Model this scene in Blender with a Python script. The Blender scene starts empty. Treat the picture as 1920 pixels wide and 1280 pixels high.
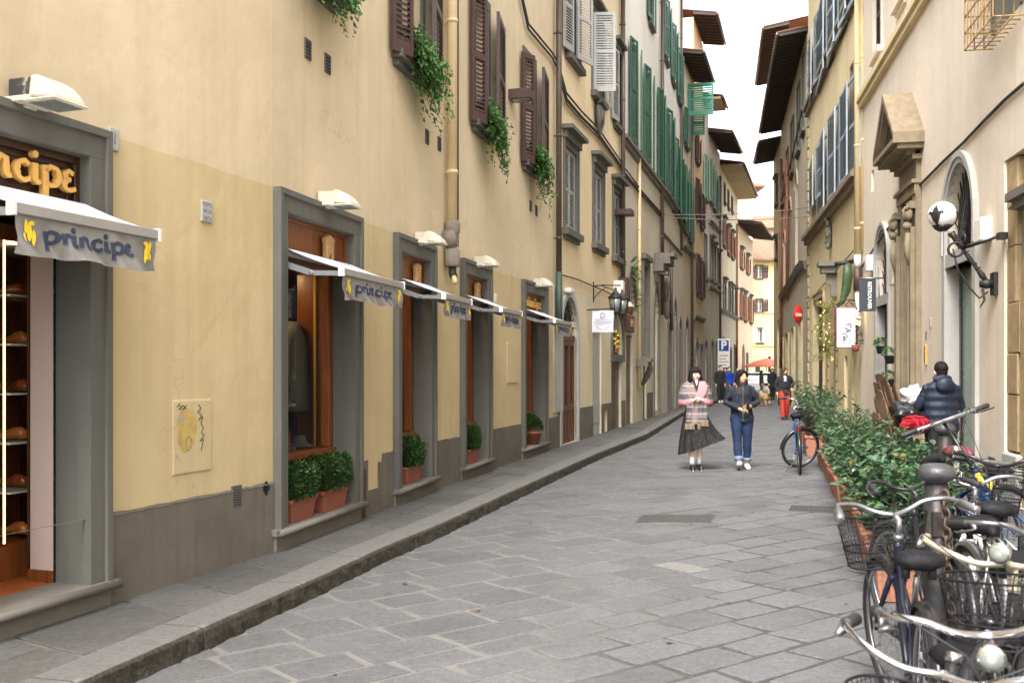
import bpy, bmesh, math, random
from math import sin, cos, pi, radians, sqrt, atan2
from mathutils import Vector as V, Matrix as MX, noise as NZ
S = bpy.context.scene
# ---------------- camera, sky, sun, exposure ----------------
FP, HZ, H = 1867., 692., 1.6
cam = bpy.data.cameras.new('camera'); co = bpy.data.objects.new('camera', cam); S.collection.objects.link(co)
co.location = (0, 0, H); co.rotation_euler = (pi/2, 0, 0)
cam.sensor_width = 36; cam.lens = 36*FP/1920; cam.shift_y = 52/1920
cam.clip_start = .05; cam.clip_end = 2000
cam.dof.use_dof = True; cam.dof.focus_distance = 13; cam.dof.aperture_fstop = 5.0
S.camera = co
w = bpy.data.worlds.new('World'); S.world = w; w.use_nodes = True
nt = w.node_tree; nt.nodes.clear()
sky = nt.nodes.new('ShaderNodeTexSky'); sky.sky_type = 'NISHITA'; sky.sun_disc = False
SUN_EL, SUN_AZ = radians(52), radians(200)
sky.sun_elevation = SUN_EL; sky.sun_rotation = SUN_AZ; sky.dust_density = 4; sky.air_density = 1.0; sky.ozone_density = 1
hs = nt.nodes.new('ShaderNodeHueSaturation'); hs.inputs['Saturation'].default_value = .30
bg = nt.nodes.new('ShaderNodeBackground'); bg.inputs[1].default_value = .15
wo = nt.nodes.new('ShaderNodeOutputWorld')
nt.links.new(sky.outputs[0], hs.inputs['Color']); nt.links.new(hs.outputs[0], bg.inputs[0]); nt.links.new(bg.outputs[0], wo.inputs[0])
sd = bpy.data.lights.new('sun', 'SUN'); sd.energy = 1.0; sd.angle = radians(22); sd.color = (1, .97, .92)
so = bpy.data.objects.new('sun', sd); S.collection.objects.link(so)
# sun direction: azimuth measured clockwise from +Y
sdir = V((sin(SUN_AZ)*cos(SUN_EL), cos(SUN_AZ)*cos(SUN_EL), sin(SUN_EL)))
so.rotation_euler = sdir.to_track_quat('Z', 'Y').to_euler(); so.location = (0, 0, 40)
S.view_settings.view_transform = 'Standard'; S.view_settings.look = 'None'
S.view_settings.exposure = 2.15; S.view_settings.gamma = 1
S.render.engine = 'CYCLES'
S.cycles.max_bounces = 10; S.cycles.diffuse_bounces = 6; S.cycles.glossy_bounces = 3; S.cycles.transparent_max_bounces = 8
S.cycles.sample_clamp_indirect = 6; S.cycles.use_denoising = True
random.seed(7)
R = random.random
def U(a, b): return a+(b-a)*random.random()
# ---------------- helpers ----------------
WM = {}
C = S.collection
class Fr:
    """facade frame: x along the wall, y into the wall, z up"""
    def __init__(s, P0, P1):
        s.P0 = P0; dx, dy = P1[0]-P0[0], P1[1]-P0[1]; L = math.hypot(dx, dy); s.L = L
        s.u = (dx/L, dy/L); s.n = (-dy/L, dx/L); s.ang = atan2(dy, dx)
        s.M = MX(((s.u[0], s.n[0], 0, P0[0]), (s.u[1], s.n[1], 0, P0[1]), (0, 0, 1, 0), (0, 0, 0, 1)))
    def w(s, a, y=0, z=0): return s.M @ V((a, y, z))
    def s(s, px, d=0):
        k = (px-960)/FP; X = s.P0[0]-s.n[0]*d; Y = s.P0[1]-s.n[1]*d
        return (k*Y-X)/(s.u[0]-k*s.u[1])
    def z(s, px, py, d=0):
        a = s.s(px, d); Y = s.P0[1]-s.n[1]*d+s.u[1]*a
        return H-(py-HZ)/FP*Y
def at(px, py, Y): return V(((px-960)/FP*Y, Y, H-(py-HZ)/FP*Y))
def gnd(px, Y): return V(((px-960)/FP*Y, Y, 0))
def thing(name, label, cat, M=None, group=None):
    o = bpy.data.objects.new(name, None); C.objects.link(o); o.empty_display_size = .1
    M = M if M is not None else MX.Identity(4)
    o.matrix_world = M; WM[o] = M.copy()
    o['label'] = label; o['category'] = cat
    if group: o['group'] = group
    return o
def place(F, a, y, z): return MX.Translation(F.w(a, y, z)) @ MX.Rotation(F.ang, 4, 'Z')
def TR(x, y, z, rz=0, lean=0): return MX.Translation((x, y, z)) @ MX.Rotation(rz, 4, 'Z') @ MX.Rotation(lean, 4, 'X')
class MB:
    def __init__(s, M=None): s.v = []; s.f = []; s.m = []; s.M = M if M is not None else MX.Identity(4); s.mi = 0; s.sm = []; s.smooth = False
    def add(s, vs, fs, mi=None):
        n = len(s.v); M = s.M
        s.v += [M @ V(p) for p in vs]
        for f in fs: s.f.append([i+n for i in f]); s.m.append(s.mi if mi is None else mi); s.sm.append(s.smooth)
    def box(s, x0, x1, y0, y1, z0, z1, mi=None, T=None):
        if x0 > x1: x0, x1 = x1, x0
        if y0 > y1: y0, y1 = y1, y0
        if z0 > z1: z0, z1 = z1, z0
        vs = [(x, y, z) for z in (z0, z1) for y in (y0, y1) for x in (x0, x1)]
        if T is not None: vs = [T @ V(p) for p in vs]
        s.add(vs, [(0, 2, 3, 1), (4, 5, 7, 6), (0, 1, 5, 4), (2, 6, 7, 3), (0, 4, 6, 2), (1, 3, 7, 5)], mi)
    def bar(s, a, b, w, h, up=(0, 0, 1), mi=None):
        a, b = V(a), V(b); d = (b-a); L = d.length; d.normalize(); u = V(up); x = d.cross(u)
        if x.length < 1e-4: x = d.cross(V((0, 1, 0)))
        x.normalize(); u = x.cross(d)
        T = MX(((d.x, x.x, u.x, a.x), (d.y, x.y, u.y, a.y), (d.z, x.z, u.z, a.z), (0, 0, 0, 1)))
        s.box(0, L, -w/2, w/2, -h/2, h/2, mi, T)
    def quad(s, a, b, c, d, mi=None): s.add([a, b, c, d], [(0, 1, 2, 3)], mi)
    def ring(s, rings, closed=True, caps=True, mi=None, loop=False):
        n = len(rings[0]); vs = [p for r in rings for p in r]; fs = []; k = len(rings)
        for i in range(k if loop else k-1):
            j = (i+1) % k
            for q in range(n if closed else n-1):
                q2 = (q+1) % n; fs.append((i*n+q, i*n+q2, j*n+q2, j*n+q))
        if caps and closed and not loop: fs.append(tuple(reversed(range(n)))); fs.append(tuple((k-1)*n+q for q in range(n)))
        s.add(vs, fs, mi)
    def tube(s, pts, r, n=8, loop=False, mi=None, sq=1., caps=True):
        pts = [V(p) for p in pts]; k = len(pts); rs = r if isinstance(r, (list, tuple)) else [r]*k
        rings = []; up = None
        for i, p in enumerate(pts):
            if loop: d = pts[(i+1) % k]-pts[i-1]
            else: d = pts[min(i+1, k-1)]-pts[max(i-1, 0)]
            if d.length < 1e-7: d = V((0, 0, 1))
            d.normalize()
            if up is None:
                up = V((0, 0, 1)) if abs(d.z) < .9 else V((1, 0, 0))
            x = up-d*up.dot(d)
            if x.length < 1e-5: x = d.orthogonal()
            x.normalize(); up = x; y = d.cross(x)
            rings.append([p+x*(rs[i]*cos(t))+y*(rs[i]*sq*sin(t)) for t in [2*pi*q/n for q in range(n)]])
        o = s.smooth; s.smooth = n > 4; s.ring(rings, True, caps, mi, loop); s.smooth = o
    def lathe(s, prof, c=(0, 0, 0), n=16, T=None, mi=None, ax=None):
        rings = []
        for r, z in prof:
            ring = [V((r*cos(2*pi*q/n), r*sin(2*pi*q/n), z)) for q in range(n)]
            if T is not None: ring = [T @ p for p in ring]
            rings.append([p+V(c) for p in ring])
        o = s.smooth; s.smooth = True; s.ring(rings, True, True, mi); s.smooth = o
    def ell(s, c, r, n=12, k=8, mi=None, T=None):
        c = V(c); rings = []
        for i in range(k+1):
            ph = -pi/2+pi*i/k; rr = max(cos(ph), .02)
            ring = [V((r[0]*rr*cos(2*pi*q/n), r[1]*rr*sin(2*pi*q/n), r[2]*sin(ph))) for q in range(n)]
            if T is not None: ring = [T.to_3x3() @ p for p in ring]
            rings.append([p+c for p in ring])
        o = s.smooth; s.smooth = True; s.ring(rings, True, True, mi); s.smooth = o
    def build(s, name, mats, parent=None, bev=0, label=None, **kw):
        me = bpy.data.meshes.new(name)
        if not isinstance(mats, (list, tuple)): mats = [mats]
        if parent is not None:
            I = WM[parent].inverted(); vs = [I @ p for p in s.v]
        else: vs = s.v
        me.from_pydata(vs, [], s.f)
        for m in mats: me.materials.append(m)
        if any(s.m): me.polygons.foreach_set('material_index', s.m)
        if any(s.sm): me.polygons.foreach_set('use_smooth', s.sm)
        me.update()
        o = bpy.data.objects.new(name, me); C.objects.link(o)
        if parent is not None: o.parent = parent; WM[o] = WM[parent]
        else: WM[o] = MX.Identity(4)
        if bev:
            b = o.modifiers.new('bevel', 'BEVEL'); b.width = bev; b.segments = 1; b.limit_method = 'ANGLE'
        if label: o['label'] = label
        for k, v in kw.items(): o[k] = v
        return o
def copy_tree(o, M, label=None):
    """copy of a thing with its parts and sub-parts"""
    def rec(a, par):
        c = a.copy(); C.objects.link(c)
        if par: c.parent = par
        for ch in a.children: rec(ch, c)
        return c
    r = rec(o, None); r.matrix_world = M; WM[r] = M
    if label: r['label'] = label
    return r
_ts = bpy.data.scenes.new('work')
def ev_mesh(o):
    with bpy.context.temp_override(scene=_ts, view_layer=_ts.view_layers[0]):
        dg = bpy.context.evaluated_depsgraph_get(); dg.update(); return bpy.data.meshes.new_from_object(o.evaluated_get(dg))
def remesh(o, vox, smooth=2, disp=0, dsc=6):
    """merge overlapping shells of one body into one continuous surface"""
    m = o.modifiers.new('r', 'REMESH'); m.mode = 'VOXEL'; m.voxel_size = vox; m.use_smooth_shade = True
    if smooth:
        sm = o.modifiers.new('s', 'SMOOTH'); sm.factor = .5; sm.iterations = smooth
    JOBS.append((o, disp, dsc)); return o
JOBS = []
def flush_jobs():
    dg = bpy.context.evaluated_depsgraph_get(); dg.update()
    L = [bpy.data.meshes.new_from_object(o.evaluated_get(dg)) for o, d, s in JOBS]
    for (o, disp, dsc), me in zip(JOBS, L):
        o.modifiers.clear(); o.data = me
        if disp:
            for v in me.vertices:
                p = v.co*dsc; v.co += v.normal*disp*(NZ.noise(V((p.x, p.y, p.z*.6)))+.5*NZ.noise(p*2.3))
def text_mesh(mb, txt, T, size, depth=.002, align='CENTER', off=0, mi=None):
    cu = bpy.data.curves.new('t', 'FONT'); cu.body = txt; cu.size = size; cu.extrude = depth; cu.align_x = align; cu.offset = off; cu.resolution_u = 3
    o = bpy.data.objects.new('t', cu); _ts.collection.objects.link(o)
    me = ev_mesh(o)
    mb.add([T @ v.co for v in me.vertices], [tuple(p.vertices) for p in me.polygons], mi)
    bpy.data.objects.remove(o); bpy.data.curves.remove(cu); bpy.data.meshes.remove(me)
LET = {'p': (.72, [[(0, 1), (.02, .3), (.02, -.7)], [(.02, .7), (.25, 1), (.58, .92), (.7, .5), (.52, .1), (.25, .02), (.05, .2)]]),
 'r': (.62, [[(-.02, .62), (.1, .9), (.2, .75), (.2, .05)], [(.2, .6), (.36, .95), (.6, .9)]]),
 'i': (.34, [[(.02, .98), (.02, .25), (.12, .02), (.28, .1)], [(.02, 1.4), (.04, 1.42)]]),
 'n': (.78, [[(0, .95), (.0, .02)], [(0, .6), (.25, .98), (.48, .88), (.5, .25), (.58, .03), (.72, .1)]]),
 'c': (.68, [[(.58, .82), (.38, 1), (.12, .85), (0, .5), (.12, .12), (.38, 0), (.62, .16)]]),
 'e': (.6, [[(.5, .88), (.28, 1), (.08, .8), (.18, .58), (.38, .54)], [(.2, .56), (.02, .3), (.14, .04), (.38, 0), (.62, .14)]])}
def script_text(mb, txt, x0, z0, h, wid, y, depth, th=.2, wav=None):
    """brush-script lettering as thick strokes in the x-z plane, h = x-height"""
    tot = sum(LET[c][0]+.16 for c in txt); sx = wid/tot; x = x0
    for c in txt:
        adv, st = LET[c]
        for pl in st:
            P = []
            for i in range(len(pl)-1):
                for t in (0, .5): P.append((pl[i][0]*(1-t)+pl[i+1][0]*t, pl[i][1]*(1-t)+pl[i+1][1]*t))
            P.append(pl[-1]); hw = th*h/2
            L = []; Rr = []
            for i, (a, b) in enumerate(P):
                a2, b2 = P[min(i+1, len(P)-1)]; a1, b1 = P[max(i-1, 0)]
                dx, dz = (a2-a1)*sx, (b2-b1)*h; l = math.hypot(dx, dz) or 1
                nx, nz = -dz/l, dx/l; wv = hw*(1.15 if abs(dz) > abs(dx) else .75)
                if len(pl) == 2 and c == 'i': wv = hw*1.3; nx, nz = 0, 1
                cx, cz = x+a*sx, z0+b*h
                L.append((cx+nx*wv, cz+nz*wv)); Rr.append((cx-nx*wv, cz-nz*wv))
            if c == 'i' and len(pl) == 2:
                cx, cz = x+pl[0][0]*sx, z0+1.42*h
                ring = [(cx+hw*1.25*cos(q*pi/5), cz+hw*1.25*sin(q*pi/5)) for q in range(10)]
                rr = [[V((a, (y-depth)+(wav(a, b) if wav else 0), b)) for a, b in ring], [V((a, y+(wav(a, b) if wav else 0), b)) for a, b in ring]]
                mb.ring(rr); continue
            rings = [[V((a, y-depth+(wav(a, b) if wav else 0), b)), V((c2, y-depth+(wav(c2, d) if wav else 0), d)), V((c2, y+(wav(c2, d) if wav else 0), d)), V((a, y+(wav(a, b) if wav else 0), b))] for (a, b), (c2, d) in zip(L, Rr)]
            mb.ring(rings)
        x += (adv+.16)*sx
def leaf(mb, p, d, up, L, W, mi=None, fold=.25):
    d = d.normalized(); x = d.cross(up)
    if x.length < 1e-3: x = d.orthogonal()
    x.normalize(); n = x.cross(d)
    a = p; b = p+d*L*.35+x*W*.5+n*W*fold; c = p+d*L*.35-x*W*.5+n*W*fold; e = p+d*L*.75+x*W*.33+n*W*fold*.5; f = p+d*L*.75-x*W*.33+n*W*fold*.5; t = p+d*L-n*L*.12
    m = p+d*L*.35; m2 = p+d*L*.75
    mb.add([a, b, e, t, f, c, m, m2], [(0, 1, 6), (1, 2, 7, 6), (2, 3, 7), (0, 6, 5), (5, 6, 7, 4), (4, 7, 3)], mi)
def rdir(): 
    while 1:
        v = V((U(-1, 1), U(-1, 1), U(-1, 1)))
        if .05 < v.length < 1: return v.normalized()
# ---------------- materials ----------------
def lin(r, g, b, k=1.): 
    f = lambda c: (c/255/12.92 if c <= 10 else ((c/255+.055)/1.055)**2.4)*k
    return (f(r), f(g), f(b), 1)
def mul(c, k): return (min(c[0]*k, 1), min(c[1]*k, 1), min(c[2]*k, 1), 1)
class NT:
    def __init__(s, name):
        s.m = bpy.data.materials.new(name); s.m.use_nodes = True; s.t = s.m.node_tree; s.b = s.t.nodes['Principled BSDF']
    def n(s, k, **kw):
        o = s.t.nodes.new('ShaderNode'+k)
        for a, v in kw.items():
            if a.startswith('i_'): o.inputs[a[2:].replace('_', ' ')].default_value = v
            else: setattr(o, a, v)
        return o
    def l(s, a, b): s.t.links.new(a, b)
    def coord(s, world=False, scale=(1, 1, 1)):
        if world: src = s.n('NewGeometry').outputs['Position']
        else: src = s.n('TexCoord').outputs['Object']
        if scale == (1, 1, 1): return src
        mp = s.n('Mapping'); mp.inputs['Scale'].default_value = scale; s.l(src, mp.inputs[0]); return mp.outputs[0]
    def noise(s, co, sc, det=4, rough=.55, dist=0):
        o = s.n('TexNoise'); o.inputs['Scale'].default_value = sc; o.inputs['Detail'].default_value = det; o.inputs['Roughness'].default_value = rough; o.inputs['Distortion'].default_value = dist
        s.l(co, o.inputs['Vector']); return o.outputs['Fac']
    def ramp(s, f, a, b, ca=0, cb=1):
        o = s.n('MapRange'); o.inputs[1].default_value = a; o.inputs[2].default_value = b; o.inputs[3].default_value = ca; o.inputs[4].default_value = cb; s.l(f, o.inputs[0]); return o.outputs[0]
    def mix(s, f, a, b, mode='MIX'):
        o = s.n('MixRGB'); o.blend_type = mode
        for i, x in ((0, f), (1, a), (2, b)):
            if isinstance(x, (tuple, list, float, int)): o.inputs[i].default_value = x
            else: s.l(x, o.inputs[i])
        return o.outputs[0]
    def math(s, op, a, b=0.):
        o = s.n('Math'); o.operation = op
        for i, x in ((0, a), (1, b)):
            if isinstance(x, (float, int)): o.inputs[i].default_value = x
            else: s.l(x, o.inputs[i])
        return o.outputs[0]
    def bump(s, h, st=.3, dist=.02, prev=None):
        o = s.n('Bump'); o.inputs['Strength'].default_value = st; o.inputs['Distance'].default_value = dist; s.l(h, o.inputs['Height'])
        if prev: s.l(prev, o.inputs['Normal'])
        return o.outputs[0]
    def fin(s, col, rough=.8, metal=0, nrm=None, spec=.5):
        if isinstance(col, tuple): s.b.inputs['Base Color'].default_value = col
        else: s.l(col, s.b.inputs['Base Color'])
        if isinstance(rough, (float, int)): s.b.inputs['Roughness'].default_value = rough
        else: s.l(rough, s.b.inputs['Roughness'])
        s.b.inputs['Metallic'].default_value = metal; s.b.inputs['Specular IOR Level'].default_value = spec
        if nrm: s.l(nrm, s.b.inputs['Normal'])
        return s.m
def simple(name, col, rough=.7, var=.12, sc=8, metal=0, bump=.0, bsc=40, spec=.5, dirt=0, dcol=(.05, .045, .04, 1), ws=False):
    t = NT(name); c = t.coord(ws)
    f = t.noise(c, sc, 5); o = t.mix(t.ramp(f, .3, .7), mul(col, 1-var), mul(col, 1+var))
    if dirt: o = t.mix(t.ramp(t.noise(c, sc*.6, 6, .65), .52, .68, 0, dirt), o, dcol)
    nb = t.bump(t.noise(c, bsc, 3), bump, .01) if bump else None
    return t.fin(o, t.ramp(f, .3, .7, max(rough-.08, .03), min(rough+.08, 1)), metal, nb, spec)
def plaster(name, col, low=None, zs=3.07, var=.07, stain=.25, scol=(.25, .2, .13, 1), band=None, grime=.3):
    t = NT(name); c = t.coord(True)
    a = t.noise(c, .55, 5, .6); b = t.noise(c, 3.2, 5, .6); st = t.noise(t.coord(True, (2.2, 2.2, .16)), 1.5, 5, .6)
    z = t.n('SeparateXYZ'); t.l(c, z.inputs[0]); Z = z.outputs[2]
    base = col
    if low:
        f = t.ramp(t.math('ADD', Z, t.ramp(t.noise(c, 1.3, 2), 0, 1, -.02, .02)), zs-.004, zs+.004)
        base = t.mix(f, low, col)
    o = t.mix(t.ramp(a, .3, .7), t.mix(1., base, (1-var*1.3, 1-var*1.5, 1-var*1.9, 1), 'MULTIPLY'), t.mix(1., base, (1+var, 1+var, 1+var, 1), 'MULTIPLY'))
    o = t.mix(t.ramp(b, .35, .7, 0, .35), o, t.mix(1., o, (.93, .92, .89, 1), 'MULTIPLY'))
    o = t.mix(t.ramp(st, .5, .72, 0, stain), o, t.mix(1., o, (.80, .76, .68, 1), 'MULTIPLY'))
    blot = t.noise(c, 1.1, 6, .7, .4)
    o = t.mix(t.ramp(blot, .60, .74, 0, stain*.9), o, t.mix(1., o, (.74, .70, .60, 1), 'MULTIPLY'))
    # small chips and scratches
    ch = t.noise(c, 9, 6, .75, .6); o = t.mix(t.ramp(ch, .735, .75, 0, .5), o, t.mix(1., o, (.62, .58, .5, 1), 'MULTIPLY'))
    vo = t.n('TexVoronoi'); vo.feature = 'DISTANCE_TO_EDGE'; vo.inputs['Scale'].default_value = .9
    wp = t.n('VectorMath'); wp.operation = 'MULTIPLY_ADD'; nz = t.n('TexNoise'); nz.inputs['Scale'].default_value = 3; nz.inputs['Detail'].default_value = 6; t.l(c, nz.inputs['Vector']); t.l(nz.outputs['Color'], wp.inputs[0]); wp.inputs[1].default_value = (.5, .5, .5); t.l(c, wp.inputs[2]); t.l(wp.outputs[0], vo.inputs['Vector'])
    ck = t.math('MULTIPLY', t.ramp(vo.outputs['Distance'], .0008, .0035, 1, 0), t.ramp(t.noise(c, .8, 2), .56, .64, 0, .35)); o = t.mix(ck, o, t.mix(1., o, (.5, .46, .4, 1), 'MULTIPLY'))
    pt = t.noise(c, 2.1, 3, .5, .8); o = t.mix(t.ramp(pt, .62, .635, 0, .22), o, t.mix(1., o, (1.12, 1.12, 1.14, 1), 'MULTIPLY'))
    h = t.noise(c, 120, 3); h2 = t.noise(c, 6, 4)
    nb = t.bump(h, .18, .004); nb = t.bump(h2, .35, .02, nb)
    return t.fin(o, .92, 0, nb, .2)
def stone(name, col, var=.15, sc=5, bump=.3, stain=.3, rough=.85, chip=0, ccol=None):
    t = NT(name); c = t.coord(True)
    o = t.mix(t.ramp(t.noise(c, sc, 6, .65), .3, .7), mul(col, 1-var), mul(col, 1+var))
    st = t.noise(t.coord(True, (5, 5, .5)), 2, 5, .6); o = t.mix(t.ramp(st, .5, .7, 0, stain), o, mul(col, .55))
    if chip: o = t.mix(t.ramp(t.noise(c, 3.3, 6, .7, .5), .64, .68, 0, chip), o, ccol or mul(col, 1.6))
    nb = t.bump(t.noise(c, 90, 4), bump, .004); nb = t.bump(t.noise(c, 12, 4), bump, .01, nb)
    return t.fin(o, rough, 0, nb, .3)
def slabmat(name, col, col2, attr='tone', bump=.8):
    t = NT(name); c = t.coord(True)
    at_ = t.n('Attribute'); at_.attribute_name = attr; s_ = t.n('SeparateColor'); t.l(at_.outputs['Color'], s_.inputs[0])
    o = t.mix(s_.outputs[0], col, col2)
    o = t.mix(t.ramp(s_.outputs[1], 0, 1, .0, .3), o, lin(124, 122, 118, .85))
    o = t.mix(t.ramp(t.noise(c, 2.2, 5, .6), .35, .7, 0, .5), o, t.mix(1., o, (.80, .80, .80, 1), 'MULTIPLY'))
    o = t.mix(t.ramp(t.noise(c, 26, 5, .7), .42, .62, 0, .8), o, t.mix(1., o, (.70, .69, .67, 1), 'MULTIPLY'))
    o = t.mix(t.ramp(t.noise(c, 85, 3, .7), .45, .6, 0, .7), o, t.mix(1., o, (.72, .71, .70, 1), 'MULTIPLY'))
    o = t.mix(t.ramp(t.noise(c, 48, 3, .6), .58, .68, 0, .6), o, t.mix(1., o, (1.35, 1.34, 1.3, 1), 'MULTIPLY'))
    o = t.mix(t.ramp(t.noise(c, 1.1, 5, .65, .5), .5, .62, 0, .5), o, t.mix(1., o, (.78, .77, .74, 1), 'MULTIPLY'))
    o = t.mix(t.ramp(t.noise(c, .7, 4, .6), .5, .75, 0, .35), o, t.mix(1., o, (1.25, 1.24, 1.22, 1), 'MULTIPLY'))
    o = t.mix(t.ramp(t.noise(c, 14, 4, .8), .67, .71, 0, .7), o, mul(col, .35))
    cr = t.noise(t.coord(True, (1, 1, .2)), 55, 4, .7); lg = t.noise(c, 9, 3)
    mp = t.n('Mapping'); mp.inputs['Rotation'].default_value = (0, 0, .66); mp.inputs['Scale'].default_value = (8, 90, 1); t.l(c, mp.inputs[0])
    chis = t.noise(mp.outputs[0], 1, 2)
    nb = t.bump(chis, bump*.5, .006); nb = t.bump(cr, bump, .006, nb); nb = t.bump(lg, bump, .012, nb)
    return t.fin(o, t.ramp(t.noise(c, 5, 3), .3, .7, .62, .85), 0, nb, .35)
def woodm(name, col, rough=.35, sc=1.):
    t = NT(name); c = t.coord(False, (14*sc, 14*sc, 1.2*sc))
    f = t.noise(c, 1.5, 6, .65, 1.2)
    return t.fin(t.mix(t.ramp(f, .3, .7), mul(col, .55), mul(col, 1.3)), rough, 0, t.bump(f, .12, .004), .5)
def leafm(name, c1, c2, c3=None, rough=.42, spec=.5, sc=9):
    t = NT(name); c = t.coord(False); f = t.noise(c, sc, 3)
    o = t.mix(t.ramp(f, .35, .65), c1, c2)
    if c3: o = t.mix(t.ramp(t.noise(c, sc*5, 2), .55, .68), o, c3)
    m = t.fin(o, rough, 0, None, spec)
    t.b.inputs['Subsurface Weight'].default_value = 0
    tr = t.n('BsdfTranslucent'); t.l(o, tr.inputs[0]); mx = t.n('MixShader'); mx.inputs[0].default_value = .25
    out = [n for n in t.t.nodes if n.type == 'OUTPUT_MATERIAL'][0]; t.l(t.b.outputs[0], mx.inputs[1]); t.l(tr.outputs[0], mx.inputs[2]); t.l(mx.outputs[0], out.inputs[0]); return m
def emitm(name, col, st):
    t = NT(name); t.b.inputs['Emission Color'].default_value = col; t.b.inputs['Emission Strength'].default_value = st; t.b.inputs['Base Color'].default_value = col; return t.m
def glassm(name, tint=(.9, .95, .95, 1), refl=.12):
    t = NT(name); out = [n for n in t.t.nodes if n.type == 'OUTPUT_MATERIAL'][0]
    g = t.n('BsdfGlossy'); g.inputs['Roughness'].default_value = .02; tr = t.n('BsdfTransparent'); tr.inputs[0].default_value = tint
    fr = t.n('Fresnel'); fr.inputs[0].default_value = 1.5; mx = t.n('MixShader'); t.l(t.math('MULTIPLY', fr.outputs[0], .8), mx.inputs[0]); t.l(tr.outputs[0], mx.inputs[1]); t.l(g.outputs[0], mx.inputs[2]); t.l(mx.outputs[0], out.inputs[0]); return t.m
M = {}
A = .92
M['b1'] = plaster('yellow_plaster', lin(228, 211, 179, .89), lin(219, 200, 157, .88), var=.09, stain=.5)
M['dado'] = stone('grey_dado', lin(118, 112, 101, .86), .2, 1.6, .4, .35, chip=.35, ccol=lin(146, 138, 122))
M['frame'] = stone('grey_stone', lin(108, 107, 100, .85), .07, 3, .2, .3)
M['sill'] = stone('sill_stone', lin(128, 123, 114, .8), .12, 6, .3, .2)
M['b2'] = plaster('ochre_plaster', lin(238, 219, 182, A), lin(226, 214, 186, A), 3.2, stain=.35)
M['b3'] = plaster('cream_plaster', lin(232, 226, 214, .98), lin(212, 204, 184, A), 7.2, stain=.35)
M['b4'] = plaster('pale_plaster', lin(234, 228, 220, .98), lin(210, 203, 186, A), 7.6, stain=.35)
M['b5'] = plaster('weathered_plaster', lin(224, 208, 180, A), lin(204, 192, 170, A), 8, stain=.5)
M['b6'] = plaster('warm_plaster', lin(236, 208, 166, A), lin(208, 190, 160, A), 6.5, stain=.4)
M['b7'] = plaster('white_plaster', lin(236, 230, 218, A), lin(190, 184, 168, A), 6.2, stain=.4)
M['b8'] = plaster('buff_plaster', lin(238, 222, 192, .85), lin(192, 182, 160, A), 6.3, stain=.4)
M['b9'] = plaster('peach_plaster', lin(246, 222, 190, .9), None, stain=.3)
M['b10'] = plaster('sunny_plaster', lin(250, 226, 168, .92), None, stain=.15)
M['r1'] = plaster('right_cream_plaster', lin(234, 221, 203, .88), None, stain=.3, var=.05)
M['r2'] = plaster('right_ochre_plaster', lin(224, 206, 166, A), None, stain=.5)
M['r3'] = plaster('right_grey_plaster', lin(196, 184, 164, A), None, stain=.7)
M['r4'] = plaster('right_pale_plaster', lin(220, 206, 170, A), None, stain=.3)
M['brownstone'] = stone('brown_sandstone', lin(140, 126, 104, .9), .2, 4, .5, .4)
M['palestone'] = stone('pale_grey_stone', lin(186, 184, 178, .85), .06, 4, .15, .2)
M['pier'] = stone('flaking_sandstone', lin(178, 154, 116, .85), .2, 5, 1., .3, chip=.7, ccol=lin(120, 112, 100))
M['pebble'] = stone('pebbledash', lin(146, 140, 128, .85), .35, 60, 1., .2)
M['quoin'] = stone('quoin_stone', lin(178, 162, 128, .9), .2, 3, .5, .3)
M['brown'] = simple('brown_shutter_paint', lin(76, 54, 50), .5, .1, 6, bump=.1)
M['grey_sh'] = simple('grey_shutter_paint', lin(158, 158, 154), .55, .08, 6)
M['green'] = simple('green_shutter_paint', lin(38, 92, 70), .5, .12, 5)
M['teal'] = simple('bright_green_paint', lin(50, 124, 100), .5, .06, 5)
M['pgreen'] = simple('pale_green_paint', lin(120, 150, 130), .55, .1, 5)
M['blue_sh'] = simple('blue_grey_paint', lin(150, 160, 168), .6, .1, 5, dirt=.3, dcol=lin(90, 96, 100))
M['rust_sh'] = simple('russet_paint', lin(140, 84, 56), .6, .1, 5)
M['orange'] = simple('orange_wood', lin(190, 120, 60), .5, .1, 5)
M['dark'] = simple('dark_opening', (.012, .011, .010, 1), .6, .2)
M['pane'] = simple('dark_window_glass', (.03, .034, .036, 1), .08, .1, spec=.8)
M['pipe_dark'] = simple('brown_pipe', lin(84, 70, 62), .45, .2, 4)
M['pipe_cream'] = simple('cream_pipe', lin(232, 208, 160, .85), .5, .06, 3)
M['pipe_white'] = simple('white_pipe', lin(225, 222, 216), .45, .06, 3)
M['concrete_pipe'] = stone('grey_cement_pipe', lin(140, 130, 118), .15, 8, .4, .3)
M['cable'] = simple('black_cable', (.03, .028, .026, 1), .6)
M['tile'] = stone('roof_tile', lin(160, 118, 96, .8), .35, 5, .4, .3)
M['rafter'] = simple('dark_rafter', lin(66, 56, 48), .8, .3, 5)
M['gutter'] = simple('metal_gutter', lin(120, 112, 104), .5, .15, 4, metal=.3)
M['soffit'] = plaster('soffit_plaster', lin(190, 172, 140, .8), None)
M['iron'] = simple('wrought_iron', (.035, .033, .032, 1), .5, .3, 10, metal=.5, bump=.2)
M['rusty'] = simple('rusty_cream_iron', lin(190, 160, 110), .6, .3, 12, dirt=.7, dcol=lin(110, 60, 30))
M['wood'] = woodm('varnished_wood', lin(122, 70, 34))
M['wood_d'] = woodm('dark_varnished_wood', lin(64, 38, 22))
M['door_w'] = woodm('old_door_wood', lin(96, 54, 34), .5)
M['gold'] = simple('gold_letters', lin(218, 170, 92), .4, .08, 20)
M['goldside'] = simple('gold_carving', lin(170, 135, 85), .5, .2, 30)
M['awn'] = simple('white_awning_canvas', lin(232, 236, 242, .9), .8, .03, 3, ws=True)
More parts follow.
